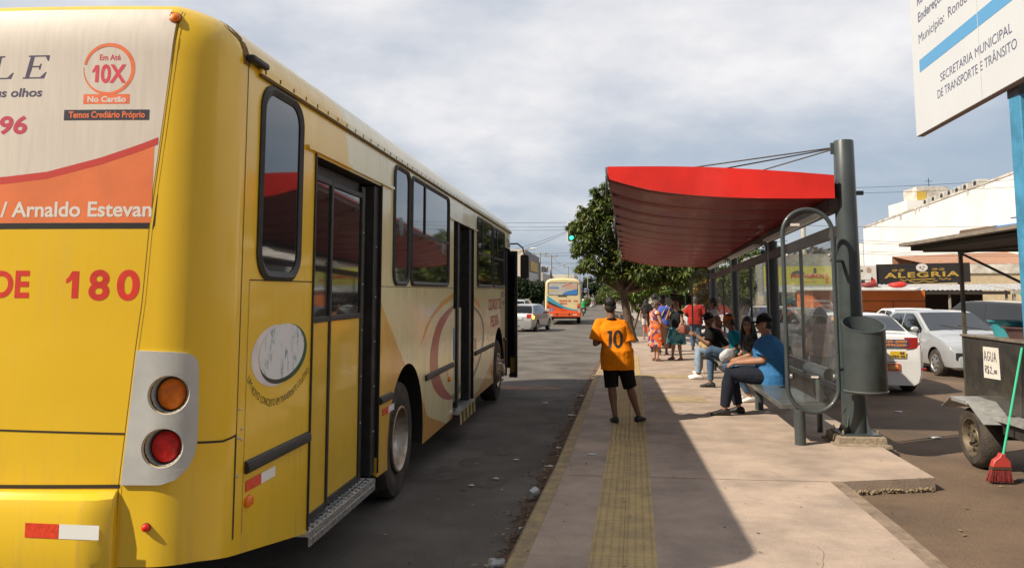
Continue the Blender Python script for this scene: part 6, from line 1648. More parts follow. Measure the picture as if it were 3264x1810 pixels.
    g = MB(); g.box((0, -oy - .014, (belt - .18 if kind == 'wagon' else .50)), (.40, .012, .13)); g.build('number_plate', mat('plate_grey', (.55, .55, .55), .5), root, bevel=.003)
    g = MB(); g.grid([-1, 0, 1], [.30, .36], lambda t, z: (t * W * .82, -oy - .004 + .05 * abs(t) ** 3, z)); g.grid([-1, 0, 1], [.30, .40], lambda t, z: (t * W * .6, L - oy + .004 - .06 * abs(t) ** 3, z)); g.build('bumper_strip', M_plast, root)
    g = MB(); xq = [-.72, -.5, 0, .5, .72]
    for z_ in ((.62, .84) if kind != 'wagon' else (.60,)): g.grid(xq, [z_, z_ + .010], lambda x, z: (x, -oy - .004 + .06 * abs(x / W) ** 4 + (.03 if z > .7 else 0), z))
    for yd in (mid[0] + .2, lerp(mid[0], mid[3], .435), mid[3] - .02):
        for sd in (-1, 1): g.grid([yd, yd + .010], [.36, .62, belt - .02], lambda y, z: (sd * (xs(y, z) + .003), y - oy, z))
    g.build('shut_lines', M_plast, root, smooth=0)
    for sd in (-1, 1):
        for yd in (lerp(mid[0], mid[3], .38), mid[3] - .75):
            g = MB(); g.box((sd * (xs(yd, belt - .1) + .012), yd - oy, belt - .10), (.025, .16, .03)); g.build('door_handle', pm, root, bevel=.008)
    for wy in p['wh']:
        for sd in (-1, 1):
            x0 = sd * (W - .02)
            g = MB(); g.lathe([(.19, -.19 * sd), (.28, -.19 * sd), (.312, -.15 * sd), (.312, -.04 * sd), (.285, 0), (.21, .0), (.20, -.02 * sd)], (x0, wy - oy, .31), 'X', 32, cap=False); w = g.build('wheel', M_tyre, root)
            g = MB(); g.lathe([(.205, -.03 * sd), (.20, .004 * sd), (.185, -.012 * sd), (.10, -.005 * sd), (.05, .012 * sd), (.001, .015 * sd)], (x0, wy - oy, .31), 'X', 32, cap=False)
            rmm = g.build('rim', hub, w)
            if detail:
                g = MB()
                for k in range(7):
                    a = 2 * PI * k / 7; g.ell((x0 + .0 * sd, wy - oy + .135 * math.cos(a), .31 + .135 * math.sin(a)), (.012, .028, .028), 8, 6)
                g.build('rim_gaps', M_plast, rmm)
    return root
def place(o, x, y, rz, z=None):
    o.location = (x, y, zroad(y) if z is None else z); o.rotation_euler = (0, 0, rz); return o
P_SIL = paint('silver', (.52, .52, .51), .6); P_WHT = paint('white', (.78, .78, .77)); P_LGT = paint('pale_silver', (.47, .49, .51), .35); P_BLK = paint('black', (.016, .016, .018)); P_GRY = paint('grey', (.16, .17, .18), .4)

wag = make_car('wagon', P_SIL, 'silver estate car with its orange indicator lit beside the distant bus', hub=M_alloy)
g = MB(); g.ell((.77, -2.085, .80), (.09, .06, .11), 12, 8); o = g.build('indicator_lamp', mat('lit_indicator', (.8, .3, .02), .2, emit=(1, .42, .05, 2.2)), wag)
g = MB(); g.tube([(-.15, -2.03, 1.06), (.02, -2.075, .98)], .010, 6); g.build('rear_wiper', M_plast, wag)
place(wag, -4.0, 44.6, R(-10))
suv = make_car('suv', paint('bright_silver', (.58, .59, .60), .5), 'silver off-road car further off behind the silver estate car')
g = MB()
for sd in (-1, 1): g.tube([(sd * .60, -1.7, 1.73), (sd * .60, .2, 1.76)], .022, 8)
g.build('roof_rails', M_alum, suv); place(suv, -6.1, 61, R(-6))
taxi = make_car('sedan', P_WHT, 'white taxi saloon with an orange phone number on its boot, right of the big pole')
g = MB(); g.grid([-.68, .0, .50], [.90, 1.035], lambda x, z: (x, -2.185 + .06 * abs(x / .86) ** 4 + .0 * z, z)); bn_ = g.build('boot_band', mat('taxi_blue', (.03, .075, .20), .45), taxi, smooth=0)
g = MB(); TP = lambda u, v: V((u, -2.192 + .06 * abs(u / .86) ** 4, v)); put_text(g, '3425-2000', TP, .24, .975, .045, .46, bold=.03); put_text(g, '99952000', TP, .27, .912, .040, .38, bold=.03); g.build('lettering', mat('taxi_orange', (.85, .33, .07), .5), taxi, smooth=0)
g = MB(); g.patch(ellipse(-.08, .972, .045, .045, 20), TP); g.patch(ellipse(-.02, .922, .022, .022, 14), TP); g.build('emblem', mat('taxi_pale', (.45, .55, .62), .5), taxi, smooth=0)
g = MB(); g.grid([.16, .44], [.70, .82], lambda x, z: (x, -2.192 + .02 * (z - .7), z)); st = g.build('sticker', mat('sticker_yellow', (.72, .46, .02), .5), taxi, smooth=0)
g = MB(); put_text(g, '05', lambda u, v: V((u, -2.197 + .02 * (v - .7), v)), .37, .77, .036, .08, bold=.04); put_text(g, '424 46', lambda u, v: V((u, -2.197 + .02 * (v - .7), v)), .30, .715, .034, .24, bold=.04); g.build('lettering', M_ink, st, smooth=0)
pl_ = [c for c in taxi.children if c.name.startswith('number_plate')][0]; pl_.data.transform(Matrix.Translation((.13, 0, .03))); pl_.data.materials[0] = mat('plate_red', (.62, .09, .025), .3, coat=.3)
g = MB(); put_text(g, 'QC-1587', lambda u, v: V((u, -2.198, v)), .13, .498, .065, .32, bold=.03); g.build('lettering', mat('plate_yellow', (.85, .68, .25), .5), pl_, smooth=0)
g = MB(); g.box((.70, -2.13, .50), (.20, .03, .035)); g.build('reflector', M_tl, taxi)
place(taxi, 5.12, 17.75, R(0))
hat = make_car('hatch', P_LGT, 'pale silver hatchback facing the camera beside the white taxi')
g = MB(); g.grid([-.7, 0, .7], [.42, .58], lambda x, z: (x, 1.955 - .05 * abs(x) ** 2, z)); g.build('grille', M_plast, hat, smooth=0)
g = MB(); g.tube([(-.5, 1.0, 1.04), (.1, .86, 1.14)], .012, 6); g.tube([(-.05, 1.0, 1.045), (.5, .84, 1.15)], .012, 6); g.build('wipers', M_plast, hat); place(hat, 8.42, 20.9, R(183))
o = make_car('suv', P_BLK, 'black off-road car with a lit red tail lamp behind the black cart', detail=False); place(o, 11.05, 25.0, R(28))
g = MB(); g.ell((-.80, -2.14, .98), (.085, .05, .16), 12, 8); g.v = [tuple(Matrix.Translation(o.location) @ Matrix.Rotation(R(28), 4, 'Z') @ V(p)) for p in g.v]
me_o = MB(); 
bl = g.build('lit_tail_lamp', mat('lit_red', (.6, .02, .02), .3, emit=(1, .04, .10, 2.5)), None); bl.parent = o; bl.matrix_parent_inverse = (Matrix.Translation(o.location) @ Matrix.Rotation(R(28), 4, 'Z')).inverted()
c1 = dup(taxi, (9.6, 27.0, zroad(27)), R(4), 'white saloon car between the taxi and the orange kiosk')
for ch in list(c1.children):
    if ch.name.split('.')[0] in ('boot_band', 'lettering', 'emblem', 'sticker', 'reflector'):
        for q in list(ch.children): bpy.data.objects.remove(q)
        bpy.data.objects.remove(ch)
    elif ch.name.startswith('number_plate'):
        for q in list(ch.children): bpy.data.objects.remove(q)
        ch.data = ch.data.copy(); ch.data.materials[0] = mat('plate_grey', None)
dup(hat, (5.0, 39.5, zroad(39.5)), R(186), 'white hatchback beyond the man in the dark red shirt', {'car_paint_pale_silver': P_WHT})
dup(hat, (6.9, 27.5, zroad(27.5)), R(200), 'grey hatchback seen through the middle shelter glass', {'car_paint_pale_silver': P_GRY})
dup(hat, (6.6, 33.0, zroad(33)), R(170), 'white hatchback seen through the shelter glass behind the grey one', {'car_paint_pale_silver': P_WHT})
dup(wag, (9.4, 38.0, zroad(38)), R(80), 'silver estate car parked across in front of the yellow shop sign')
for i, (x, y, k, pm, lab) in enumerate(((-2.7, 163, 'sedan', P_WHT, 'white saloon parked down the street beside the green motorcyclist'), (-2.5, 182, 'hatch', P_LGT, 'silver hatchback parked down the street behind the white saloon'),
                              (-2.3, 203, 'hatch', P_GRY, 'dark grey hatchback far down the street'), (-2.1, 226, 'sedan', P_BLK, 'black saloon far down the street behind the grey hatchback'),
                              (-1.6, 250, 'hatch', P_WHT, 'white hatchback at the far end of the row of parked cars'), (-.9, 275, 'suv', P_LGT, 'pale off-road car at the very end of the street'))):
    o = dup({'sedan': c1, 'hatch': hat, 'suv': suv}[k], (x, y, zroad(y)), R(2), lab, {'car_paint_white': pm, 'car_paint_pale_silver': pm, 'car_paint_bright_silver': pm})

# ================================================================== ORANGE AND CREAM BUS 208
b2 = thing('city_bus', (0, 0, 0), 'cream and orange city bus numbered 208 further down the street, seen from behind', 'bus')
M_c2 = mat('bus2_cream', (.70, .58, .33), .4, coat=.3, var=.05, vscale=2); M_o2 = mat('bus2_orange', (.68, .10, .025), .4, coat=.3, var=.06, vscale=2)
W2, H2, L2 = 1.25, 3.12, 11.0
def b2x(z): return W2 * (1 - .05 * max(0, (z - 1.2) / 1.9) ** 2)
g = MB(); rg = []
for y, k, zt_ in ((0, .93, -.10), (.06, .975, -.04), (.2, 1.0, 0), (L2 - .3, 1.0, 0), (L2, .93, -.15)):
    pts = [(W2 * k, .55), (b2x(1.6) * k, 1.6), (b2x(2.6) * k, 2.6), (b2x(2.85) * k, 2.86 + zt_), (b2x(2.9) * k - .10, 3.02 + zt_), (b2x(3) * k - .30, H2 + zt_), (0, H2 + .04 + zt_)]
    rg.append([V((x, y, z)) for x, z in pts] + [V((-x, y, z)) for x, z in reversed(pts[:-1])])
g.rings(rg); g.build('body', M_c2, b2)
B2 = lambda off: (lambda x, z: V((x, -off, z)))
g = MB(); g.patch([(-.62, 2.98), (.62, 2.98), (.50, 3.16), (-.50, 3.16)], lambda x, z: V((x, .3, z))); g.box((-.05, .6, 3.16), (.9, .5, .10)); g.build('roof_hatch', M_c2, b2, smooth=0)
g = MB(); g.patch(rrect(-1.03, 1.98, 1.03, 2.88, .12), B2(.006)); w2 = g.build('rear_window', M_rub, b2, smooth=0)
g = MB(); g.patch(rrect(-.99, 2.02, .99, 2.84, .10), B2(.010)); ad = g.build('poster', mat('ad_grey', (.50, .47, .43), .5, col2=(.34, .33, .32), vscale=2.2, var=.1), w2, smooth=0)
g = MB(); g.patch([(-.05, 2.03), (.98, 2.03), (.98, 2.42), (.35, 2.28), (.05, 2.16)], B2(.013)); g.patch([(-.96, 2.46), (-.28, 2.46), (-.28, 2.54), (-.96, 2.54)], B2(.013)); g.build('blue_panel', mat('ad_blue', (.05, .20, .52), .5), ad, smooth=0)
g = MB(); g.patch([(.05, 2.62), (.20, 2.74), (.55, 2.80), (.97, 2.60), (.97, 2.44), (.70, 2.38), (.40, 2.46), (.12, 2.52)], B2(.014)); g.build('hand_picture', mat('ad_hand', (.55, .34, .26), .5), ad, smooth=0)
g = MB(); g.patch([(-.12, 2.54), (.02, 2.58), (.62, 2.80), (.60, 2.84), (-.02, 2.62)], B2(.016)); g.build('pencil_picture', mat('ad_red', (.48, .10, .08), .5), ad, smooth=0)
g = MB(); put_text(g, 'JUNTO', B2(.014), -.72, 2.26, .13, .38, bold=.03); g.build('lettering', mat('ad_yellow', (.75, .50, .04), .5), ad, smooth=0)
g = MB(); g.patch([(-1.16, .86), (1.02, .86), (1.06, 1.02), (.5, 1.06), (-.9, 1.52), (-1.10, 1.55)], B2(.006)); g.build('orange_field', M_o2, b2, smooth=0)
g = MB(); g.patch([(-1.09, 1.98), (-.55, 1.62), (.15, 1.20), (.62, 1.06), (1.02, 1.0), (1.02, .92), (.4, 1.0), (-.25, 1.20), (-1.07, 1.62)], B2(.009)); g.build('blue_stripe', mat('bus2_blue', (.06, .33, .46), .4, coat=.3), b2, smooth=0)
g = MB(); g.patch([(-1.07, 1.62), (-.25, 1.22), (.05, 1.10), (-.15, 1.10), (-.60, 1.26), (-1.06, 1.46)], B2(.012)); g.build('black_stripe', M_plast, b2, smooth=0)
g = MB(); put_text(g, 'CIDADE DE', B2(.009), .12, 1.56, .115, .82, bold=.03); put_text(g, 'PEDRA', B2(.009), .04, 1.38, .105, .52, bold=.03); put_text(g, '208', B2(.009), .86, 1.56, .10, .32, bold=.01); g.build('lettering', M_red, b2, smooth=0)
g = MB(); g.box((-.05, -.012, 1.94), (.60, .03, .05)); g.build('vent', M_plast, b2, smooth=0)
g = MB(); g.prism(rrect(-1.22, .52, 1.22, .86, .08), lambda u, v, w: (u, -.10 + w, v), .25); bb2 = g.build('bumper', M_o2, b2, bevel=.03)
for sd in (-1, 1):
    g = MB(); g.patch(rrect(sd * 1.04 - .11, .92, sd * 1.04 + .11, 1.50, .08), B2(.008)); hs2 = g.build('lamp_housing', M_c2 if False else mat('lamp_grey', (.45, .43, .40), .4), b2, smooth=0)
    for z, mm in ((1.38, M_amb), (1.20, M_rlens)):
        g = MB(); g.lathe([(.085, 0), (.08, -.02), (.001, -.03)], (sd * 1.04, -.008, z), 'Y', 20); g.build('lamp_lens', mm, hs2)
    g = MB(); g.ell((sd * 1.02, -.01, 2.82), (.04, .03, .04), 10, 8); g.build('clearance_lamp', M_amb, b2)
    g = MB(); g.ell((sd * .42, -.10, .70), (.05, .02, .10), 10, 8); g.build('tow_eye', M_plast, bb2)
    g = MB(); g.box((sd * .82, -.105, .68), (.26, .012, .05)); g.build('reflector', M_refl_w, bb2, smooth=0)
    g = MB()
    for yy_ in (2.6, 8.4): g.lathe([(.05, -.28), (.5, -.28), (.5, 0), (.05, 0)], (sd * 1.05 + (.14 if sd > 0 else .14), yy_, .5), 'X', 28)
    g.build('wheels', M_tyre, b2)
    g = MB(); g.grid([.5, 10.2], [1.85, 2.72], lambda y, z: (sd * (b2x(z) + .006), y, z)); g.build('side_window', M_pane, b2, smooth=0)
g = MB(); g.box((0, -.012, .98), (.36, .012, .12)); g.build('number_plate', mat('plate_red', None), b2, smooth=0)
g = MB(); g.patch(rrect(-.88, .90, -.68, 1.12, .02, 3), B2(.010)); sk = g.build('sticker', mat('blue_sticker', None), b2, smooth=0)
g = MB(); g.patch(ellipse(-.78, 1.075, .014, .014, 12), B2(.013)); stroke(g, [(-.785, 1.055), (-.785, 1.00), (-.745, 1.00), (-.73, .955)], .007, B2(.013)); ribbon(g, [(-.79 + .045 * math.cos(R(a)), .975 + .045 * math.sin(R(a))) for a in range(100, 370, 15)], .006, B2(.013)); g.build('wheelchair_symbol', mat('white_vinyl', (.7, .7, .7), .5), sk, smooth=0)
g = MB(); g.bb((-1.1, .3, .40), (1.1, 10.6, .56)); g.build('chassis', M_blk, b2, smooth=0)
place(b2, -2.62, 55.0, R(1.5))

# ================================================================== MOTORCYCLES
def motorbike(x, y, rz, label, col):
    root = thing('motorcycle', (0, 0, 0), label, 'motorcycle')
    for yy_ in (-.62, .62):
        g = MB(); g.lathe([(.22, -.05), (.29, -.045), (.30, 0), (.29, .045), (.22, .05)], (0, yy_, .30), 'X', 28); w = g.build('wheel', M_tyre, root)
        g = MB(); g.lathe([(.22, -.02), (.22, .02), (.05, .03), (.05, -.03)], (0, yy_, .30), 'X', 20); g.build('rim', M_alloy, w)
    g = MB(); g.ell((0, .18, .78), (.13, .26, .13), 14, 10); g.build('tank', col, root)
    g = MB(); g.rings([[V((a * w_, y_, z_)) for a, z_ in ((-1, zl), (1, zl), (1, zh), (-1, zh))] for y_, w_, zl, zh in ((.02, .11, .72, .80), (-.35, .13, .74, .83), (-.72, .10, .80, .88))]); g.build('seat', M_plast, root, bevel=.02)
    g = MB(); g.box((0, .05, .42), (.24, .40, .34)); g.tube([(0, .62, .30), (0, .45, .95)], .035, 8); g.tube([(0, -.62, .30), (0, .05, .36)], .03, 8); g.tube([(.12, .0, .28), (.14, -.75, .36)], .045, 10); g.build('frame', M_plast, root, bevel=.01)
    g = MB(); g.tube([(-.34, .30, 1.02), (-.12, .42, 1.0), (.12, .42, 1.0), (.34, .30, 1.02)], .014, 8); g.build('handlebar', M_plast, root)
    g = MB(); g.ell((0, .56, .90), (.09, .08, .09), 12, 8); g.build('headlight', M_hl, root)
    g = MB(); g.box((0, -.86, .62), (.18, .012, .15)); g.build('number_plate', mat('plate_grey', None), root, smooth=0)
    g = MB(); g.box((0, -.82, .80), (.16, .05, .07)); g.build('tail_lamp', M_tl, root, bevel=.01)
    root.location = (x, y, zroad(y)); root.rotation_euler = (0, 0, rz); return root
motorbike(-1.85, 82, R(2), 'motorcycle ridden by the person in green just right of the distant bus', M_plast)
motorbike(1.55, 60, R(-120), 'parked motorcycle beside the tree trunk beyond the man in orange', mat('moto_grey', (.35, .36, .38), .3, coat=.6))
f = Fig('motorcyclist in a bright green t-shirt riding away beside the distant bus', (-1.85, 81.9, zroad(82)), R(2), SK_B, 1.72, vx=.02)
seated(f, .84, foot=.15, knee=.36, spread=.20, lean=-.02); z = f.J['pel'].z
f.set(elL=(-.26, .16, z + .24), elR=(.26, .16, z + .24), wrL=(-.32, .38, z + .16), wrR=(.32, .38, z + .16), anL=(-.20, .08, .42), anR=(.20, .08, .42), toL=(-.2, .2, .38), toR=(.2, .2, .38))
f.bodyparts(.6); f.shirt(cloth('green_tee', (.05, .36, .10)), .8, .05, .018); f.pants(DEND, .96, .012, .004); f.shoes(SHB)
g = MB(); g.ell(f.hp((0, -.01, .02)), (.12, .135, .135), 18, 12); f.raw(g, 'helmet', mat('white_helmet', (.7, .7, .7), .3, coat=.5))

# ================================================================== TREES
def leaf_mat(n, a, b, c):
    m = bpy.data.materials.new('foliage_' + n); m.use_nodes = True; nt = m.node_tree; N, L = nt.nodes, nt.links; p = N['Principled BSDF']
    ge = N.new('ShaderNodeNewGeometry'); r = N.new('ShaderNodeValToRGB'); e = r.color_ramp.elements
    e[0].color = a + (1,); e[1].color = c + (1,); q = e.new(.55); q.color = b + (1,)
    L.new(ge.outputs['Random Per Island'], r.inputs[0]); L.new(r.outputs[0], p.inputs['Base Color']); p.inputs['Roughness'].default_value = .45; p.inputs['Specular IOR Level'].default_value = .4
    tr = N.new('ShaderNodeBsdfTranslucent'); mx = N.new('ShaderNodeMixShader'); mx.inputs[0].default_value = .22
    hs = N.new('ShaderNodeHueSaturation'); hs.inputs['Value'].default_value = 1.4; L.new(r.outputs[0], hs.inputs['Color']); L.new(hs.outputs[0], tr.inputs[0])
    L.new(p.outputs[0], mx.inputs[1]); L.new(tr.outputs[0], mx.inputs[2]); L.new(mx.outputs[0], N['Material Output'].inputs['Surface']); return m
LF_G = leaf_mat('mid', (.024, .046, .008), (.075, .110, .018), (.19, .21, .045)); LF_D = leaf_mat('dark', (.010, .022, .008), (.020, .040, .012), (.040, .065, .018)); LF_L = leaf_mat('light', (.06, .11, .015), (.12, .18, .025), (.20, .24, .05)); LF_Y = leaf_mat('ochre', (.10, .12, .02), (.24, .20, .04), (.45, .16, .05))
BARK = mat('bark', (.14, .095, .062), .95, col2=(.055, .038, .026), vscale=6, bump=1.0, bscale=22, stretch=(2, 2, .6))
def rosettes(rng, blobs, n, ln, wd, per=7, droop=.5):
    """leaf whorls scattered through the blobs: arrays of verts and quads"""
    vol = np.array([b[3] * b[4] * b[5] for b in blobs]) ** .75; pick = rng.choice(len(blobs), n, p=vol / vol.sum()); vs, fs = [], []
    for i in pick:
        bx, by, bz, rx_, ry_, rz_ = blobs[i]
        d = rng.normal(size=3); d /= np.linalg.norm(d); rr = rng.uniform(.45, 1.0) ** .5
        c = np.array([bx + d[0] * rx_ * rr, by + d[1] * ry_ * rr, bz + d[2] * rz_ * rr]); a0 = rng.uniform(0, 6.28); sc = rng.uniform(.7, 1.25)
        for k in range(per):
            a = a0 + 2 * PI * k / per + rng.uniform(-.3, .3); el = rng.uniform(-1.1, .35) - droop * .4
            u = np.array([math.cos(a) * math.cos(el), math.sin(a) * math.cos(el), math.sin(el)]); w = np.array([-math.sin(a), math.cos(a), rng.uniform(-.5, .5)]); L_ = ln * sc * rng.uniform(.75, 1.2); w_ = wd * sc
            o = len(vs); vs += [c, c + u * L_ * .5 + w * w_, c + u * L_ + np.array([0, 0, -droop * L_ * .35]), c + u * L_ * .5 - w * w_]; fs.append((o, o + 1, o + 2, o + 3))
    return vs, fs
def tree(name, label, base, trunk, r0, blobs, n, ln, wd, m, group=None, cat='tree', limbs=True, seed=1, per=7, lean=None):
    rng = np.random.default_rng(seed); root = thing(name, base, label, cat, group); b = V(base)
    if trunk:
        top = V(trunk); g = MB()
        pts = [b + (top - b) * t + V((.10 * math.sin(t * 5 + seed), .08 * math.cos(t * 4), 0)) * (r0 * 5) * t * (1 - t) for t in (0, .08, .3, .6, 1)]; g.tube(pts, [r0 * 1.5, r0 * 1.12, r0, r0 * .9, r0 * .75], 14)
        if limbs:
            for q in blobs:
                c = V(q[:3]); mid = pts[-1].lerp(c, .5) + V(tuple(rng.normal(size=3) * .12)) - V((0, 0, .1)); g.tube([pts[-2].lerp(pts[-1], .6), mid, c], [r0 * .55, r0 * .32, r0 * .10], 8)
                for k in range(5):
                    d = rng.normal(size=3); d /= np.linalg.norm(d); e_ = c + V((d[0] * q[3], d[1] * q[4], d[2] * q[5])) * .8; g.tube([mid.lerp(c, .6), c.lerp(e_, .5) + V((0, 0, .05)), e_], [r0 * .16, r0 * .09, r0 * .03], 5)
        g.build('trunk', BARK, root)
    vs, fs = rosettes(rng, blobs, n, ln, wd, per); me = bpy.data.meshes.new('crown'); me.from_pydata([tuple(v) for v in vs], [], fs); me.materials.append(m); link('crown', me, root, smooth=0)
    return root
zz = zwalk(31)
tree('street_tree', 'leafy green tree with a leaning trunk behind the far end of the shelter', (1.16, 31, zz), (.78, 31.1, 2.15), .17,
     [(-.45, 31, 4.55, .60, .8, .55), (.15, 31.2, 5.2, .60, .8, .5), (-.55, 30.8, 3.75, .55, .8, .5), (.35, 31, 4.1, .85, 1.0, .8), (-.25, 30.6, 2.95, .55, .8, .38), (.30, 30.8, 2.5, .55, .8, .32), (.85, 31, 3.1, .75, 1.0, .6), (1.35, 31.3, 3.5, .9, 1.1, .8), (1.6, 30.8, 2.6, .75, .9, .42), (2.3, 31.2, 2.75, .75, 1.0, .5), (3.1, 31, 2.55, .75, .9, .42), (3.75, 31.3, 2.9, .65, .9, .45), (1.2, 31.2, 4.8, .7, .9, .5), (2.4, 31.3, 3.7, .9, 1.1, .7),
      (-1.05, 31, 4.35, .28, .4, .22), (-.95, 31, 3.4, .25, .4, .2), (-.15, 31, 5.75, .25, .3, .16), (.20, 31, 5.95, .14, .2, .22), (.55, 31.2, 5.65, .3, .4, .2), (-.75, 30.9, 5.0, .22, .3, .18), (-.75, 30.9, 2.75, .22, .3, .15), (2.9, 31, 2.15, .35, .4, .18), (1.9, 30.9, 2.15, .3, .4, .16)], 2500, .22, .040, LF_G, seed=3)
tree('sapling', 'thin young tree leaning behind the big street tree', (1.42, 38, zwalk(38)), (2.0, 38, 1.7), .05, [(2.1, 38, 2.0, .6, .7, .4), (1.5, 38, 1.75, .6, .6, .4), (2.6, 38.2, 1.9, .6, .7, .35), (1.7, 38, 1.2, .3, .3, .3)], 420, .17, .035, LF_L, seed=5)
for i, (x, y, h, r_, mm, lab) in enumerate(((5.6, 44, 3.6, 1.7, LF_G, 'green tree behind the shelter glass, left one'), (8.4, 50, 4.6, 2.2, LF_G, 'green tree behind the shelter glass beside the yellow shop sign'), (4.4, 50, 4.2, 2.0, LF_D, 'dark green tree behind the big street tree'), (12.2, 58, 6.6, 2.4, LF_D, 'tall dark tree rising behind the yellow shop sign'), (15.2, 60, 6.2, 2.2, LF_D, 'dark tree showing just left of the white building'))):
    rng = random.Random(i); z0 = zroad(y)
    tree('street_tree', lab, (x, y, z0), (x + .2, y, z0 + h * .5), .16, [(x + rng.uniform(-1, 1) * r_ * .75, y + rng.uniform(-1, 1) * r_ * .6, z0 + h * .66 + rng.uniform(-.5, .5) * r_ * .8, r_ * .55, r_ * .55, r_ * .42) for _ in range(8)], 1100, .24, .05, mm, 'trees beyond the shelter', seed=10 + i)
tree('flowering_shrub', 'yellow and red tinged shrub beyond the far end of the shelter', (4.35, 34, zroad(34)), (4.3, 34, .8), .04, [(4.25, 34, 1.9, .45, .5, .5), (4.4, 34, 1.3, .5, .5, .5), (4.3, 34, 2.4, .4, .4, .4)], 420, .16, .035, LF_Y, None, 'shrub', seed=31)
for i, (x, y, h, r_, lab) in enumerate(((-7.0, 76, 3.95, 1.75, 'dark round tree between the bus mirror and the distant bus'), (-9.8, 80, 4.1, 2.0, 'dark round tree hidden behind the front of the yellow bus'))):
    z0 = zroad(y); rng = random.Random(20 + i)
    tree('street_tree', lab, (x, y, z0), (x, y, z0 + 1.4), .18, [(x + rng.uniform(-1, 1) * r_ * .6, y + rng.uniform(-1, 1) * r_ * .5, z0 + h * .58 + rng.uniform(-1, 1) * r_ * .45, r_ * .62, r_ * .62, r_ * .55) for _ in range(10)], 2400, .20, .05, LF_D, 'dark trees on the left side of the street', seed=40 + i)
for i, (x, y, h, r_, mm, lab) in enumerate(((-2.9, 125, 2.0, 1.25, LF_L, 'clipped light green tree just right of the distant bus'), (-1.2, 235, 6.6, 3.4, LF_D, 'dark tree closing the far end of the street'), (2.6, 190, 5.0, 3.6, LF_G, 'green tree on the right far down the street'), (-3.6, 265, 8.5, 3.6, LF_D, 'tall dark tree at the far left end of the street'), (1.2, 130, 3.4, 2.0, LF_G, 'small green tree behind the head of the man in orange'), (3.6, 96, 4.2, 2.2, LF_G, 'green tree across the junction beyond the street tree'))):
    z0 = zroad(y); rng = random.Random(60 + i)
    tree('street_tree', lab, (x, y, z0), (x, y, z0 + h * .4), .12, [(x + rng.uniform(-1, 1) * r_ * .7, y + rng.uniform(-1, 1) * r_ * .6, z0 + h * .65 + rng.uniform(-1, 1) * h * .2, r_ * .5, r_ * .5, h * .22) for _ in range(8)], 700, .30 if y < 150 else .5, .07 if y < 150 else .12, mm, 'trees far down the street', seed=80 + i)
# ================================================================== BUILDINGS, STALLS AND SIGNS ON THE RIGHT
M_wall = mat('white_render', (.82, .81, .79), .9, col2=(.74, .72, .69), vscale=.35, var=.02, bump=.1, bscale=4)
M_conc = mat('weathered_concrete', (.36, .33, .29), .95, var=.22, vscale=.8); M_acw = mat('ac_white', (.50, .48, .44), .6)
wb = thing('warehouse', (35, 65, zroad(65)), 'long white building with a rising roofline behind the black sign', 'building')
A, B = V((28.35, 90, 0)), V((29.6, 34, 0))
def WL(u, z, off=0.0): 
    p = A.lerp(B, u); return V((p.x - off, p.y, z))
def wtop(u): return lerp(8.62, 11.3, u)
nseg = 14
g = MB(); bk = V((32, 0, 0)); rg = []
for i in range(nseg + 1):
    u = i / nseg; z = wtop(u); rg.append([WL(u, -2.5), WL(u, z), WL(u, z) + bk * .5 + V((0, 0, .6)), WL(u, z) + bk, WL(u, -2.5) + bk])
g.rings(rg); g.build('wall', M_wall, wb, smooth=0)
g = MB()
for i in range(nseg): g.add([WL(i / nseg, wtop(i / nseg) - .02, .06), WL((i + 1) / nseg, wtop((i + 1) / nseg) - .02, .06), WL((i + 1) / nseg, wtop((i + 1) / nseg) + .14, .06), WL(i / nseg, wtop(i / nseg) + .14, .06)], [(0, 1, 2, 3)])
g.build('parapet_cap', mat('stained_white', (.66, .62, .56), .9, col2=(.38, .33, .28), vscale=1.1, var=.05), wb, smooth=0)
g = MB()
for i in range(26):                                           # rain streaks below the parapet
    u = random.uniform(.02, .9); w = random.uniform(.004, .012); h = random.uniform(.15, .7); z = wtop(u)
    g.add([WL(u, z, .03), WL(u + w, wtop(u + w), .03), WL(u + w * .8, z - h * .7, .03), WL(u + w * .5, z - h, .03), WL(u + w * .1, z - h * .6, .03)], [(0, 1, 2, 3, 4)])
g.build('rain_streaks', mat('streak_grey', (.58, .55, .50), .95, var=.15, vscale=3), wb, smooth=0)
for k, u in enumerate((.275, .305, .335, .36, .385, .41, .44, .595, .62, .645, .70, .72, .745)):
    p = WL(u, wtop(u), -.6); g = MB(); g.box((p.x, p.y, p.z + .36), (.8, 1.0, .62)); ac = g.build('roof_unit', M_acw, wb, bevel=.03)
    g = MB(); g.patch(ellipse(p.y, p.z + .37, .26, .24, 20), lambda a, b: V((p.x - .41, a, b))); g.build('fan_grille', M_plast, ac, smooth=0)
g = MB(); p = WL(.545, wtop(.545), -.5); g.tube([p, p + V((0, 0, 2.6))], .05, 6)
for z in (1.0, 1.6, 2.2): g.tube([p + V((0, -.35, z)), p + V((0, .35, z))], .04, 6); g.ell(p + V((0, .3, z + .12)), (.1, .12, .14), 8, 6)
g.build('aerial', M_plast, wb)
g = MB(); g.bb((27.2, 90.2, -2), (28.3, 96, 7.0)); g.build('annex', M_wall, wb, smooth=0)
tw = thing('water_tower', (39.5, 101, 0), 'white rooftop tank house standing above the long white building', 'building')
g = MB(); g.bb((36.6, 99.8, -2), (44, 106, 12.65)); g.build('lower_block', M_wall, tw, smooth=0)
g = MB(); g.bb((37.95, 100.2, 12.65), (41.5, 104.5, 14.35)); ub = g.build('upper_block', mat('stained_white', None), tw, smooth=0)
g = MB(); g.bb((37.9, 100.15, 12.72), (39.0, 100.19, 13.75)); g.build('yellow_panel', mat('ochre_panel', (.55, .38, .06), .7), ub, smooth=0)
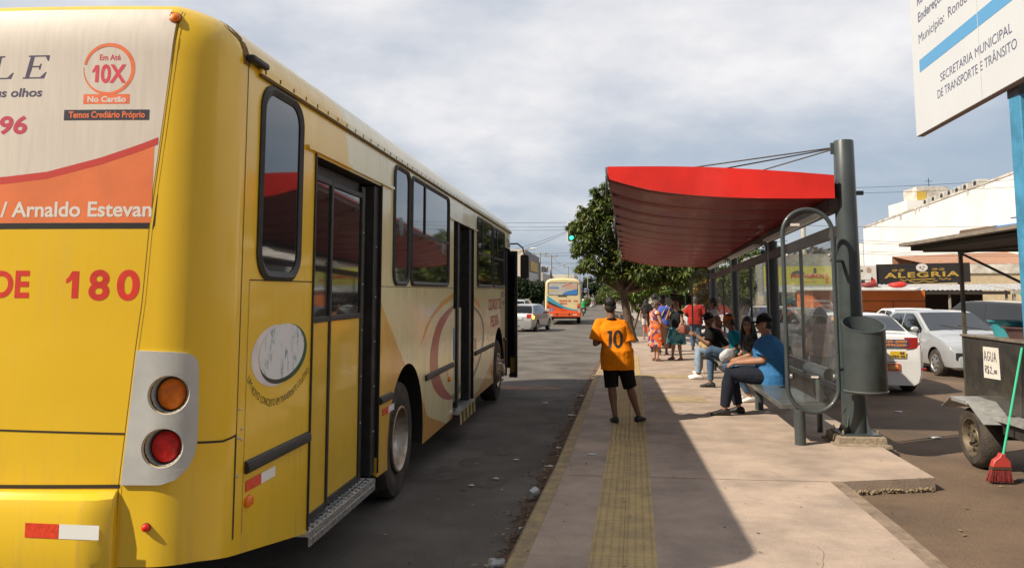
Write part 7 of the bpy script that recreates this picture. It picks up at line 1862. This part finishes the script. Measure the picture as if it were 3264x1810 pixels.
g = MB(); g.tube([(39.4, 100.3, 14.3), (39.4, 100.3, 15.4)], .04, 6); g.tube([(39.0, 100.3, 15.0), (39.8, 100.3, 15.0)], .03, 6); g.build('aerial', M_plast, ub)
# low tan building with a tiled roof
lb2 = thing('low_building', (27, 56, zroad(56)), 'low beige building with a terracotta roof right of the black sign', 'building')
g = MB(); g.bb((21.0, 54, -1), (28.4, 64, 2.95)); g.build('wall', mat('beige_wall', (.52, .42, .28), .9, var=.1), lb2, smooth=0)
g = MB(); g.bb((21.0, 53.9, 2.96), (28.4, 53.98, 3.55)); g.build('parapet', mat('patchy_white', (.66, .63, .58), .9, col2=(.40, .36, .31), vscale=1.6, var=.05), lb2, smooth=0)
g = MB(); g.add([(20.8, 53.95, 3.57), (28.6, 53.95, 3.57), (28.6, 60, 4.6), (20.8, 60, 4.3)], [(0, 1, 2, 3)]); g.add([(20.8, 60, 4.3), (28.6, 60, 4.6), (28.6, 60, 3), (20.8, 60, 3)], [(0, 1, 2, 3)]); g.build('roof', mat('terracotta', (.36, .19, .12), .9, var=.2, vscale=6), lb2, smooth=0)
# black sign
sg = thing('shop_sign', (17.1, 45, 2), 'wide black shop sign lettered ALEGRIA in gold with a white round picture', 'sign')
g = MB(); SGx0, SGx1 = 14.80, 19.55
SB = lambda off: (lambda u, v: V((SGx0 + u, 45 - off, lerp(2.14, 2.32, u / 4.75) + v * lerp(1.13, 1.03, u / 4.75))))
g.prism([(0, 0), (4.75, 0), (4.75, 1), (0, 1)], lambda u, v, w: SB(0)(u, v) + V((0, w, 0)), .18); g.build('panel', mat('sign_black', (.030, .026, .027), .55, var=.15), sg, smooth=0)
M_gold = mat('gold_letters', (.52, .34, .07), .5, var=.15, vscale=9)
g = MB(); put_text(g, 'ALEGRIA', SB(.012), 2.27, .33, .245, 3.85, bold=.03, spacing=1.15)
for x, h in ((.90, .68), (1.25, .68), (2.95, .69), (3.30, .69)):
    ribbon(g, [(x + .16 * math.cos(t) * (1 - t / 16), h + .055 * math.sin(t) * (1 - t / 16)) for t in (q * .35 for q in range(24))], .012, SB(.012))
for x in (1.45, 3.45): ribbon(g, [(x - .3 + .6 * q / 16, .20 + .03 * math.sin(q * .8)) for q in range(17)], .018, SB(.012))
ribbon(g, [(1.65 + 1.4 * q / 30, .10 + .03 * math.cos(q * .42)) for q in range(31)], .018, SB(.012)); ribbon(g, [(1.7 + 1.25 * q / 10, .22) for q in range(11)], .022, SB(.012))
g.build('lettering', M_gold, sg, smooth=0)
g = MB(); g.patch(ellipse(2.30, .80, .30, .20, 28), SB(.012)); ro = g.build('round_picture', mat('sign_white', (.72, .70, .68), .6), sg, smooth=0)
g = MB(); g.patch(ellipse(2.22, .80, .06, .05, 10), SB(.016)); g.patch(ellipse(2.40, .83, .05, .04, 10), SB(.016)); g.patch(ellipse(2.33, .71, .07, .03, 10), SB(.016)); g.build('picture_marks', mat('mark_brown', (.25, .14, .11), .6), ro, smooth=0)
for x in (15.2, 19.1):
    g = MB(); g.bb((x - .08, 45.2, zroad(45)), (x + .08, 45.36, 3.2)); g.build('leg', M_plast, sg, smooth=0)
ps = thing('poster_board', (14.2, 44.9, 2.4), 'white picture poster with red and yellow at its foot, left of the black sign', 'poster')
g = MB(); g.bb((13.6, 44.9, 2.10), (14.72, 44.98, 3.20)); pb = g.build('board', mat('poster_white2', (.70, .66, .62), .6), ps, smooth=0)
PB = lambda u, v: V((13.6 + u, 44.885, 2.10 + v))
for nm, c_, pts in (('picture_figure', (.45, .30, .24), [(.62, .95), (.74, 1.02), (.86, .92), (.82, .70), (.64, .70)]), ('picture_apron', (.75, .74, .72), [(.40, .35), (.60, .70), (.86, .70), (.92, .35)]), ('picture_red', (.60, .05, .03), [(.80, .12), (.84, .5), (1.05, .35), (1.08, .12)]), ('picture_yellow', (.65, .52, .05), [(.03, .06), (1.0, .06), (.9, .16), (.4, .14), (.03, .18)]), ('picture_dark', (.08, .05, .05), [(.05, .78), (.42, .78), (.42, .88), (.05, .88)]), ('picture_pot', (.05, .045, .045), [(.05, .18), (.5, .18), (.5, .34), (.05, .32)])):
    g = MB(); g.patch(pts, PB); g.build(nm, mat(nm, c_, .6), pb, smooth=0)
g = MB(); g.bb((13.9, 44.99, zroad(45)), (14.0, 45.1, 3.1)); g.build('leg', M_plast, ps, smooth=0)
# orange kiosk
M_ork = mat('orange_sheet', (.62, .155, .022), .55, var=.06, vscale=3); M_orkd = mat('orange_groove', (.20, .05, .012), .8)
kk = thing('kiosk', (9.6, 31, zroad(30)), 'orange panelled kiosk behind the white taxi', 'kiosk')
g = MB(); g.bb((7.6, 30, zroad(30)), (11.46, 32.4, 1.86)); g.build('wall', M_ork, kk, smooth=0)
g = MB()
for z in (1.47, 1.10, .60): g.bb((7.6, 29.993, z), (11.46, 30.0, z + .028))
for x in (8.3, 10.35): g.bb((x, 29.992, zroad(30)), (x + .03, 30, 1.5))
g.build('panel_grooves', M_orkd, kk, smooth=0)
g = MB(); g.add([(7.4, 29.35, 1.86), (10.9, 29.35, 1.86), (11.5, 30.4, 1.93), (11.5, 32.5, 1.95), (7.4, 32.5, 1.95), (7.4, 29.35, 1.90), (10.9, 29.35, 1.90), (11.5, 30.4, 1.97), (11.5, 32.5, 1.99), (7.4, 32.5, 1.99)], [(4, 3, 2, 1, 0), (5, 6, 7, 8, 9), (0, 1, 6, 5), (1, 2, 7, 6), (2, 3, 8, 7), (3, 4, 9, 8), (4, 0, 5, 9)]); g.build('roof', mat('roof_white', (.55, .53, .50), .7, var=.15), kk, smooth=0)
for i, (x, lab, c_) in enumerate(((9.75, 'dark red parasol folded on the roof of the orange kiosk', (.22, .02, .02)), (10.75, 'bright red plastic chair lying on the roof of the orange kiosk', (.66, .03, .02)))):
    g = MB(); g.ell((x, 30.6, 2.06), (.33, .25, .10), 16, 8); g.ell((x + .1, 30.6, 2.10), (.22, .2, .08), 14, 8); o = g.build('parasol' if i == 0 else 'plastic_chair', mat('rooftop_%d' % i, c_, .5), None); tag(o, lab, 'parasol' if i == 0 else 'chair')
# market stalls under corrugated awnings
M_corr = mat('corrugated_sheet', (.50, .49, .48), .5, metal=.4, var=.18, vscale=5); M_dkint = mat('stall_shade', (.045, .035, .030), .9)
def corr(x0, x1, y0, y1, z0, z1, name, parent):
    g = MB(); n = int((x1 - x0) / .06); g.grid([lerp(x0, x1, i / n) for i in range(n + 1)], [0, .5, 1], lambda x, t: (x, lerp(y0, y1, t), lerp(z0, z1, t) + .022 * math.sin(x * 2 * PI / .19))); return g.build(name, M_corr, parent, smooth=60)
st1 = thing('market_stall', (15.4, 38, zroad(36)), 'open stall with a red counter under a corrugated awning right of the orange kiosk', 'stall')
corr(12.4, 17.2, 36, 38.6, 1.88, 2.14, 'awning', st1)
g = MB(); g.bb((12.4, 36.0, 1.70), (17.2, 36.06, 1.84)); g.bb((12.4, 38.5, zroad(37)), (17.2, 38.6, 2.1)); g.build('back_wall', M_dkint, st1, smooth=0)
g = MB(); g.bb((15.0, 36.9, zroad(36)), (16.2, 37.5, .95)); g.build('counter', mat('counter_red', (.40, .03, .025), .6), st1, smooth=0)
for x in (12.5, 14.8, 17.1):
    g = MB(); g.bb((x - .04, 36.1, zroad(36)), (x + .04, 36.18, 1.9)); g.build('post', M_conc, st1, smooth=0)
st2 = thing('market_stall', (20, 38, zroad(36)), 'stall with a green scalloped valance under the long grey awning', 'stall')
corr(17.3, 25.0, 36, 39, 1.90, 2.16, 'awning', st2)
g = MB(); g.bb((17.3, 36.0, 1.72), (25, 36.05, 1.88)); g.build('beam', M_conc, st2, smooth=0)
g = MB(); n = 60; g.grid([lerp(17.5, 19.6, i / n) for i in range(n + 1)], [0, .4, 1], lambda x, t: (x, 35.7 + .3 * (1 - t), 1.76 - .17 * t - (.03 * abs(math.sin(x * 9)) if t == 1 else 0))); g.build('valance', mat('green_canvas', (.03, .30, .17), .7), st2, smooth=0)
for x in (17.4, 21.2, 24.9):
    g = MB(); g.bb((x - .05, 36.1, zroad(36)), (x + .05, 36.2, 1.9)); g.build('post', M_conc, st2, smooth=0)
g = MB(); g.bb((17.6, 37.6, zroad(36)), (20.2, 38.2, .7)); g.build('goods_rack', mat('goods_brown', (.18, .08, .04), .8, col2=(.05, .06, .03), vscale=7), st2, smooth=0)
for i in range(9):
    g = MB(); x = 17.8 + .26 * i; g.ell((x, 37.2, 1.0 + .25 * random.random()), (.10, .08, .16), 10, 7); g.build('hanging_goods', mat('goods_%d' % (i % 3), [(.35, .10, .04), (.05, .05, .05), (.25, .20, .10)][i % 3], .7), st2)
for i, (x, c_, lab) in enumerate(((18.4, (.04, .04, .05), 'person in black standing at the stall with the green valance'), (19.5, (.10, .05, .04), 'person in a brown shirt at the stall, beside the one in black'), (20.7, (.06, .06, .07), 'person in dark grey at the right of the stall group'), (21.6, (.05, .05, .06), 'person in black nearest the blue post at the stalls'))):
    f = Fig(lab, (x, 34.2 + .5 * (i % 2), zroad(34)), R(40 * i), SK_D, 1.62 + .05 * (i % 3), vx=.03); f.bodyparts(.5); f.shirt(cloth('stall_%d' % i, c_), .8, .06, .018); f.pants(DEND, .97, .014, .008); f.shoes(SHB); f.hair(HAIR, 0, 1.05)
# yellow shop
ysh = thing('shop', (11.8, 46, zroad(45)), 'shop with a yellow sign above its open front, seen through the near end glass', 'shop')
g = MB(); g.bb((9.0, 46.2, zroad(45) - .3), (13.9, 53, 3.9)); g.build('wall', mat('grey_shop_wall', (.30, .30, .28), .9, var=.12), ysh, smooth=0)
g = MB(); g.bb((8.9, 45.0, 2.17), (13.9, 45.25, 3.18)); ys_ = g.build('sign_panel', mat('sign_yellow', (.56, .53, .10), .55, var=.04), ysh, smooth=0)
YB = lambda u, v: V((10.1 + u, 44.985, 2.17 + v))
g = MB(); put_text(g, 'PROVEIROS', YB, 1.05, .38, .20, 1.75, bold=.035); put_text(g, '66 3421 2771', YB, 1.05, .12, .07, .9); g.build('lettering', mat('sign_red', (.55, .04, .05), .5), ys_, smooth=0)
g = MB(); g.patch([(.2, .60), (.9, .60), (.82, .74), (.7, .70), (.55, .80), (.3, .72)], YB); g.patch(rrect(1.38, .62, 1.52, .92, .04, 3), YB); g.build('sign_picture', mat('sign_dark', (.10, .11, .12), .5), ys_, smooth=0)
g = MB(); g.patch(rrect(1.98, .10, 2.12, .60, .03, 3), YB); g.patch([(2.3, .18), (2.6, .18), (2.6, .36), (2.3, .36)], YB); g.build('sign_marks', mat('sign_orange', (.62, .20, .04), .5), ys_, smooth=0)
g = MB(); g.bb((8.9, 45.0, 1.80), (13.9, 45.2, 2.16)); g.build('fascia', mat('fascia_white', (.52, .54, .53), .7), ysh, smooth=0)
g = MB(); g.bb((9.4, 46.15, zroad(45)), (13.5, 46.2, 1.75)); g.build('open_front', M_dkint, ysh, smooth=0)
for x, c_ in ((9.9, (.40, .03, .03)), (11.0, (.30, .30, .28)), (12.2, (.05, .20, .22)), (13.0, (.42, .40, .36))):
    g = MB(); g.bb((x, 45.7, zroad(45)), (x + .7, 46.1, zroad(45) + 1.2)); g.build('goods', mat('shop_goods_%d' % int(x), c_, .7), ysh, smooth=0)
# blue tarpaulin stall between the tree and the shelter
bt = thing('market_stall', (4.2, 42, zroad(42)), 'stall with a white and blue tarpaulin roof between the tree and the far post', 'stall')
g = MB(); g.grid([3.4, 3.85, 4.3], [42, 44.5], lambda x, y: (x, y, lerp(1.80, 1.62, (x - 3.4) / .9) + .03 * math.sin(x * 9))); g.build('white_tarpaulin', mat('tarp_white', (.45, .44, .42), .6), bt, smooth=0)
g = MB(); g.grid([4.3, 4.6, 4.9, 5.2, 5.5], [41.9, 43, 44.5], lambda x, y: (x, y, lerp(1.64, 1.36, (x - 4.3) / 1.2) + .05 * math.sin(x * 13 + y))); g.build('blue_tarpaulin', mat('tarp_blue', (.05, .22, .46), .5), bt, smooth=0)
for x in (3.5, 4.3, 5.4):
    g = MB(); g.bb((x - .025, 42.0, zroad(42)), (x + .025, 42.05, 1.6)); g.build('post', M_plast, bt, smooth=0)
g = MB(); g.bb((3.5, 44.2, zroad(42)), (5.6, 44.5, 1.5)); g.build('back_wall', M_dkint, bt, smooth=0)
g = MB(); g.bb((4.2, 42.5, zroad(42)), (5.0, 43.1, 1.10)); g.build('crate', mat('yellow_crate', (.40, .26, .05), .7), bt, smooth=0)
for x, lab in ((3.36, 'red painted column left of the blue tarpaulin stall'), (5.02, 'red painted column right of the blue tarpaulin stall')):
    g = MB(); g.bb((x - .09, 46.0, zroad(46)), (x + .09, 46.2, 2.6)); o = g.build('column', mat('column_red', (.62, .05, .03), .6), None, bevel=.01); tag(o, lab, 'column')
g = MB(); g.bb((2.05, 40.5, zwalk(40)), (2.3, 40.75, .33)); o = g.build('bin', mat('bin_red', (.60, .05, .02), .5), None, bevel=.02); tag(o, 'small red bin beside the girl in white shorts', 'bin')
rb = thing('shop', (8, 66, zroad(60)), 'dark fronted shop with a red fascia beyond the junction on the right', 'shop')
g = MB(); g.bb((4.2, 64, zroad(62) - .4), (15, 74, 3.2)); g.build('wall', mat('cream_wall', (.40, .36, .30), .9, var=.12), rb, smooth=0)
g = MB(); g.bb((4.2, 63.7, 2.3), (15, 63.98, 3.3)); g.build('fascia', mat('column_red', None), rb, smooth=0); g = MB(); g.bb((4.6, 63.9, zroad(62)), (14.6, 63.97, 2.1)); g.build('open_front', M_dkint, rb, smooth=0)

# ================================================================== LEFT SIDE OF THE STREET
b1 = thing('building', (-13, 122, zroad(120)), 'grey gabled building with a yellow sign on the left side of the street', 'building')
g = MB(); g.prism([(0, -2), (0, 7.62), (26, 7.50), (26, -2)], lambda u, v, w: V((-10.5 - w, 110 + u, v)), 9); g.build('wall', [mat('lilac_grey_wall', (.24, .23, .25), .9, var=.06), mat('cream_wall2', (.62, .56, .48), .9)], b1, smooth=0)
o = b1.children[0]
for p in o.data.polygons:
    if p.normal.y < -.5: p.material_index = 1
g = MB(); g.bb((-10.48, 118, 4.8), (-10.40, 131, 6.3)); g.build('sign_panel', mat('ochre_sign', (.55, .36, .06), .6), b1, smooth=0)
g = MB(); g.bb((-10.48, 116, .2), (-10.42, 132, 4.6)); g.build('shop_front', mat('pale_front', (.55, .54, .53), .8, var=.1), b1, smooth=0)
for i, (x, y0, y1, h, c_, lab) in enumerate(((-10.2, 140, 172, 5.0, (.55, .50, .44), 'low cream building behind the grey gabled one, with a satellite dish'), (-9.2, 175, 205, 4.6, (.46, .44, .42), 'low grey building far down on the left of the street'), (-6.9, 208, 240, 6.1, (.60, .57, .50), 'white and ochre building right of the distant bus'), (-6.0, 243, 280, 4.5, (.30, .29, .28), 'dark grey building far down the street beyond the ochre one'))):
    t_ = thing('building', (x - 5, (y0 + y1) / 2, zroad(y0)), lab, 'building')
    g = MB(); g.bb((x - 9, y0, -3), (x, y1, h)); g.build('wall', mat('left_wall_%d' % i, c_, .9, var=.1, vscale=.6), t_, smooth=0)
    for k in range(3):
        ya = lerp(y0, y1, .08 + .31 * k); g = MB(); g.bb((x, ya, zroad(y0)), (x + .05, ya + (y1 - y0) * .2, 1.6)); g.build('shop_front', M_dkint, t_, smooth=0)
    g = MB(); g.bb((x, y0 + 1, 2.0), (x + .12, y1 - 1, 3.0)); g.build('sign_panel', mat('left_sign_%d' % i, [(.30, .28, .24), (.35, .05, .04), (.58, .36, .05), (.10, .12, .16)][i], .6), t_, smooth=0)
    if i == 0:
        g = MB(); g.lathe([(.001, .0), (.5, .10), (1.0, .35)], (x - .5, y0 + 6, h + .9), 'Z', 24); g.v = [tuple(Matrix.Translation((x - .5, y0 + 6, h + .9)) @ Matrix.Rotation(R(50), 4, 'Y') @ (V(p) - V((x - .5, y0 + 6, h + .9)))) for p in g.v]; g.tube([(x - .5, y0 + 6, h), (x - .5, y0 + 6, h + .9)], .05, 6); g.build('satellite_dish', M_acw, t_)
for i, (x, y, h, lab) in enumerate(((-9.0, 118, 7.4, 'first concrete utility pole with a wide crossarm on the left'), (-7.7, 124, 7.3, 'second concrete utility pole, with a transformer, on the left'), (-6.95, 170, 6.9, 'thin utility pole above the roof of the distant bus'), (-5.85, 220, 7.0, 'utility pole right of the roof of the distant bus'), (-4.3, 255, 6.2, 'last utility pole far down the street'))):
    t_ = thing('utility_pole', (x, y, zroad(y)), lab, 'utility pole', 'poles along the left side of the street')
    g = MB(); g.tube([(x, y, zroad(y)), (x, y, h)], [.17, .10], 10); g.build('pole', M_conc, t_)
    g = MB(); g.box((x, y, h - .15), (2.6 if i == 0 else 1.9, .12, .12)); ca = g.build('crossarm', M_conc, t_, smooth=0)
    for q in (-.45, 0, .45):
        g = MB(); g.ell((x + q * 2, y, h + .02), (.06, .06, .10), 8, 6); g.build('insulator', M_plast, ca)
    if i == 1:
        for q in (-.75, -.25):
            g = MB(); g.lathe([(.28, 0), (.30, .05), (.30, .85), (.25, .9), (.001, .92)], (x + q - .5, y - .2, h - 2.6), 'Z', 16); g.build('transformer', M_acw, t_)
for i, (x, y, z, lab) in enumerate(((-7.6, 90, 6.6, 'street lamp arm with a white head above the bus mirror'), (-6.0, 130, 6.1, 'street lamp above the roof of the distant bus'), (-4.85, 180, 5.4, 'street lamp right of the distant bus'), (-3.4, 220, 5.4, 'street lamp further down, second right of the distant bus'), (-2.0, 250, 4.6, 'last street lamp far down the street'))):
    t_ = thing('street_lamp', (x - 2.2, y, zroad(y)), lab, 'street lamp', 'street lamps on the left of the street')
    g = MB(); g.tube([(x - 2.2, y, zroad(y)), (x - 2.2, y, z - .9), (x - 1.6, y, z - .4), (x - .3, y, z - .05)], [.09, .07, .05, .04], 8); g.build('pole', M_conc, t_)
    g = MB(); g.ell((x, y, z), (.42, .16, .10), 12, 8); g.build('lamp_head', mat('lamp_white', (.75, .74, .72), .5), t_)

# ================================================================== TRAFFIC LIGHT
tl_ = thing('traffic_light', (3.4, 52, zroad(52)), 'green traffic light with a white bordered board half hidden by the tree', 'traffic light')
g = MB(); g.prism(rrect(-2.20, 5.0, -1.58, 6.35, .10), lambda u, v, w: V((u, 52 + w, v)), .05); g.build('border', mat('board_border', (.75, .76, .76), .5), tl_, smooth=0)
g = MB(); g.prism(rrect(-2.12, 5.08, -1.66, 6.27, .06), lambda u, v, w: V((u, 51.98 + w, v)), .03); hb_ = g.build('backboard', mat('signal_black', (.02, .025, .025), .5), tl_, smooth=0)
for z, c_, e_ in ((5.28, (.0, .5, .25), (0.03, 1.0, .45, 3.0)), (5.68, (.10, .06, .01), None), (6.06, (.10, .01, .01), None)):
    g = MB(); g.lathe([(.13, 0), (.12, -.03), (.001, -.05)], (-1.89, 51.97, z), 'Y', 20); g.build('lens', mat('signal_%d' % int(z * 100), c_, .3, emit=e_), hb_)
    g = MB(); g.tube([(-1.89 + .15 * math.cos(R(a)), 51.90, z + .15 * math.sin(R(a))) for a in range(10, 171, 16)], .02, 6); g.build('visor', M_plast, hb_)
g = MB(); g.tube([(3.4, 52.1, zroad(52)), (3.4, 52.1, 5.9)], .09, 12); g.tube([(3.4, 52.1, 5.8), (-1.6, 52.1, 6.0)], .05, 10); g.build('pole', M_conc, tl_)

# ================================================================== WIRES
def wire(a, b, sag, r_, n=16):
    a, b = V(a), V(b); return [a.lerp(b, i / n) - V((0, 0, sag * 4 * (i / n) * (1 - i / n))) for i in range(n + 1)], r_
M_wire = mat('wire_black', (.02, .02, .02), .6)
W_ = [((-14, 58, 6.9), (12, 62, 7.35), .15), ((-14, 58, 6.6), (12, 62, 7.1), .2), ((-14, 58, 6.4), (12, 62, 6.8), .2), ((-9, 118, 7.3), (14, 62, 6.1), .3), ((-9, 118, 7.0), (14, 62, 5.6), .3), ((-9, 118, 6.1), (14, 62, 4.7), .4), ((-9, 118, 5.9), (14, 62, 4.5), .4),
      ((-7.7, 124, 7.2), (-6.95, 170, 6.8), .3), ((-7.7, 124, 5.8), (-6.95, 170, 5.4), .4), ((-6.95, 170, 6.8), (-5.85, 220, 6.9), .4), ((-6.95, 170, 5.6), (-5.85, 220, 5.6), .5), ((-12, 70, 4.5), (-2.1, 52, 5.75), .25), ((-12, 70, 4.3), (-2.1, 52, 5.65), .35),
      ((12.5, 50, 5.1), (33, 50, 4.6), .3), ((12.5, 50, 4.9), (33, 50, 4.5), .25), ((12.5, 50, 4.35), (33, 50, 4.05), .2), ((12.5, 50, 4.2), (33, 50, 3.95), .2), ((12.5, 50, 5.8), (33, 50, 6.1), .3), ((12.5, 52, 8.3), (33, 40, 8.3), .4), ((12.5, 52, 8.0), (33, 40, 7.8), .4)]
for a, b, s_ in W_:
    p, r_ = wire(a, b, s_, .012 if a[1] < 100 else .02); g = MB(); g.tube(p, r_, 5); o = g.build('power_line', M_wire, None); 
    far = 'across the street above the junction' if a[0] < -10 else ('in front of the white building' if a[0] > 5 else 'strung between the poles on the left of the street')
    tag(o, 'thin black overhead wire ' + far, 'wire', 'overhead wires ' + far)
up_ = thing('utility_pole', (12.5, 51, zroad(51)), 'pale concrete utility pole between the shop sign and the white building', 'utility pole')
g = MB(); g.tube([(12.5, 51, zroad(51)), (12.5, 51, 9.2)], [.18, .12], 12); g.build('pole', mat('pale_concrete', (.50, .46, .40), .9, var=.15), up_)
g = MB(); g.box((12.5, 51, 8.6), (1.9, .12, .12)); g.build('crossarm', M_conc, up_, smooth=0)

# ================================================================== LITTER
M_cup = glass_mat('clear_plastic', (.86, .88, .90), .12, .28, (.75, .75, .76)); M_pap = mat('crumpled_paper', (.62, .60, .57), .8, var=.15, vscale=20)
def crumple(x, y, z, r_, name, m, lab, flat=.35, seed=0, cat='litter'):
    g = MB(); g.ell((0, 0, 0), (r_, r_ * .7, r_ * flat), 14, 9)
    g.v = [tuple(V(p) * (1 + .55 * noise.noise(V(p) * (1.6 / r_) + V((seed, 0, 0)))) + V((x, y, z + r_ * flat * .7))) for p in g.v]; o = g.build(name, m, None, smooth=20); return tag(o, lab, cat)
def gx(x, y): return V((x, y, zroad(y) + .012))
def cup(x, y, rz, lab, r_=.036, h=.085):
    root = MB(); prof = [(r_ * .68, 0), (r_, h), (r_ * 1.06, h), (r_ * 1.06, h - .004), (r_ * .97, h - .004), (r_ * .65, .003), (.001, .003)]
    root.lathe(prof, (0, 0, 0), 'Z', 20); M_ = Matrix.Translation((x, y, zroad(y) + .02 + r_ * .9)) @ Matrix.Rotation(rz, 4, 'Z') @ Matrix.Rotation(R(86), 4, 'X'); root.v = [tuple(M_ @ V(p)) for p in root.v]
    return tag(root.build('plastic_cup', M_cup, None), lab, 'plastic cup', 'plastic cups in the gutter')
cup(xkerb(7.2) - .12, 7.2, R(150), 'clear plastic cup on its side in the gutter beside the yellow kerb, the larger one', .05, .09); cup(xkerb(6.15) - .05, 6.2, R(20), 'clear plastic cup pressed against the kerb nearer the camera')
crumple(xkerb(5.45) - .12, 5.5, .02, .07, 'plastic_bag', M_cup, 'crumpled clear plastic bag in the gutter below the tactile strip', .4, 1)
crumple(xkerb(4.95) - .10, 4.98, .02, .06, 'foil_packet', mat('green_foil', (.05, .09, .05), .3, metal=.5, col2=(.30, .30, .26), vscale=30), 'dark green foil packet by the kerb at the bottom edge', .4, 2)
crumple(xkerb(4.75) - .06, 4.8, .02, .05, 'paper_packet', mat('pale_yellow_paper', (.60, .52, .22), .7, var=.2, vscale=20), 'pale yellow paper packet by the kerb nearest the camera', .3, 3)
for i, (x, y, r_, lab) in enumerate(((xkerb(8.6) - .1, 8.6, .04, 'white paper scrap in the gutter below the man in orange'), (xkerb(9.6) - .08, 9.6, .045, 'white paper scrap in the gutter beside the man in orange'), (xkerb(12.2) - .1, 12.2, .06, 'crumpled white bag in the gutter at the edge of the bus shadow'), (xkerb(14.6) - .12, 14.6, .07, 'white litter in the gutter in the sunlight beyond the shadow'),
                              (-1.05, 8.0, .035, 'white scrap on the shaded road below the middle door'), (-.95, 8.9, .03, 'small white scrap on the shaded road further from the bus'), (-.95, 13.6, .05, 'white scrap on the road at the edge of the bus shadow'), (-1.25, 7.7, .03, 'flat white scrap close to the rear wheel on the road'))):
    crumple(x, y, zroad(y) + .01, r_, 'paper_scrap', M_pap, lab, .22, 5 + i)
for i, (x, y, r_, lab) in enumerate(((-.13, 8.75, .05, 'white curled paper on the pavement left of the tactile strip'), (1.12, 14.7, .05, 'white paper scrap on the pavement in front of the bench'), (.30, 16.3, .04, 'white paper scrap on the pavement beside the shorts of the man in orange'))):
    crumple(x, y, zwalk(y), r_, 'paper_scrap', M_pap, lab, .16, 25 + i)
for i, (x, y, r_, lab) in enumerate(((4.6, 13.3, .07, 'white scrap on the asphalt beyond the litter bin'), (4.2, 10.9, .08, 'flat white scrap on the asphalt between bin and cart'), (2.95, 5.75, .05, 'yellow leaf on the brown ground near the ramp edge'))):
    crumple(x, y, zroad(y), r_, 'paper_scrap' if i < 2 else 'fallen_leaf', M_pap if i < 2 else mat('yellow_leaf', (.60, .50, .12), .7), lab, .12, 35 + i)
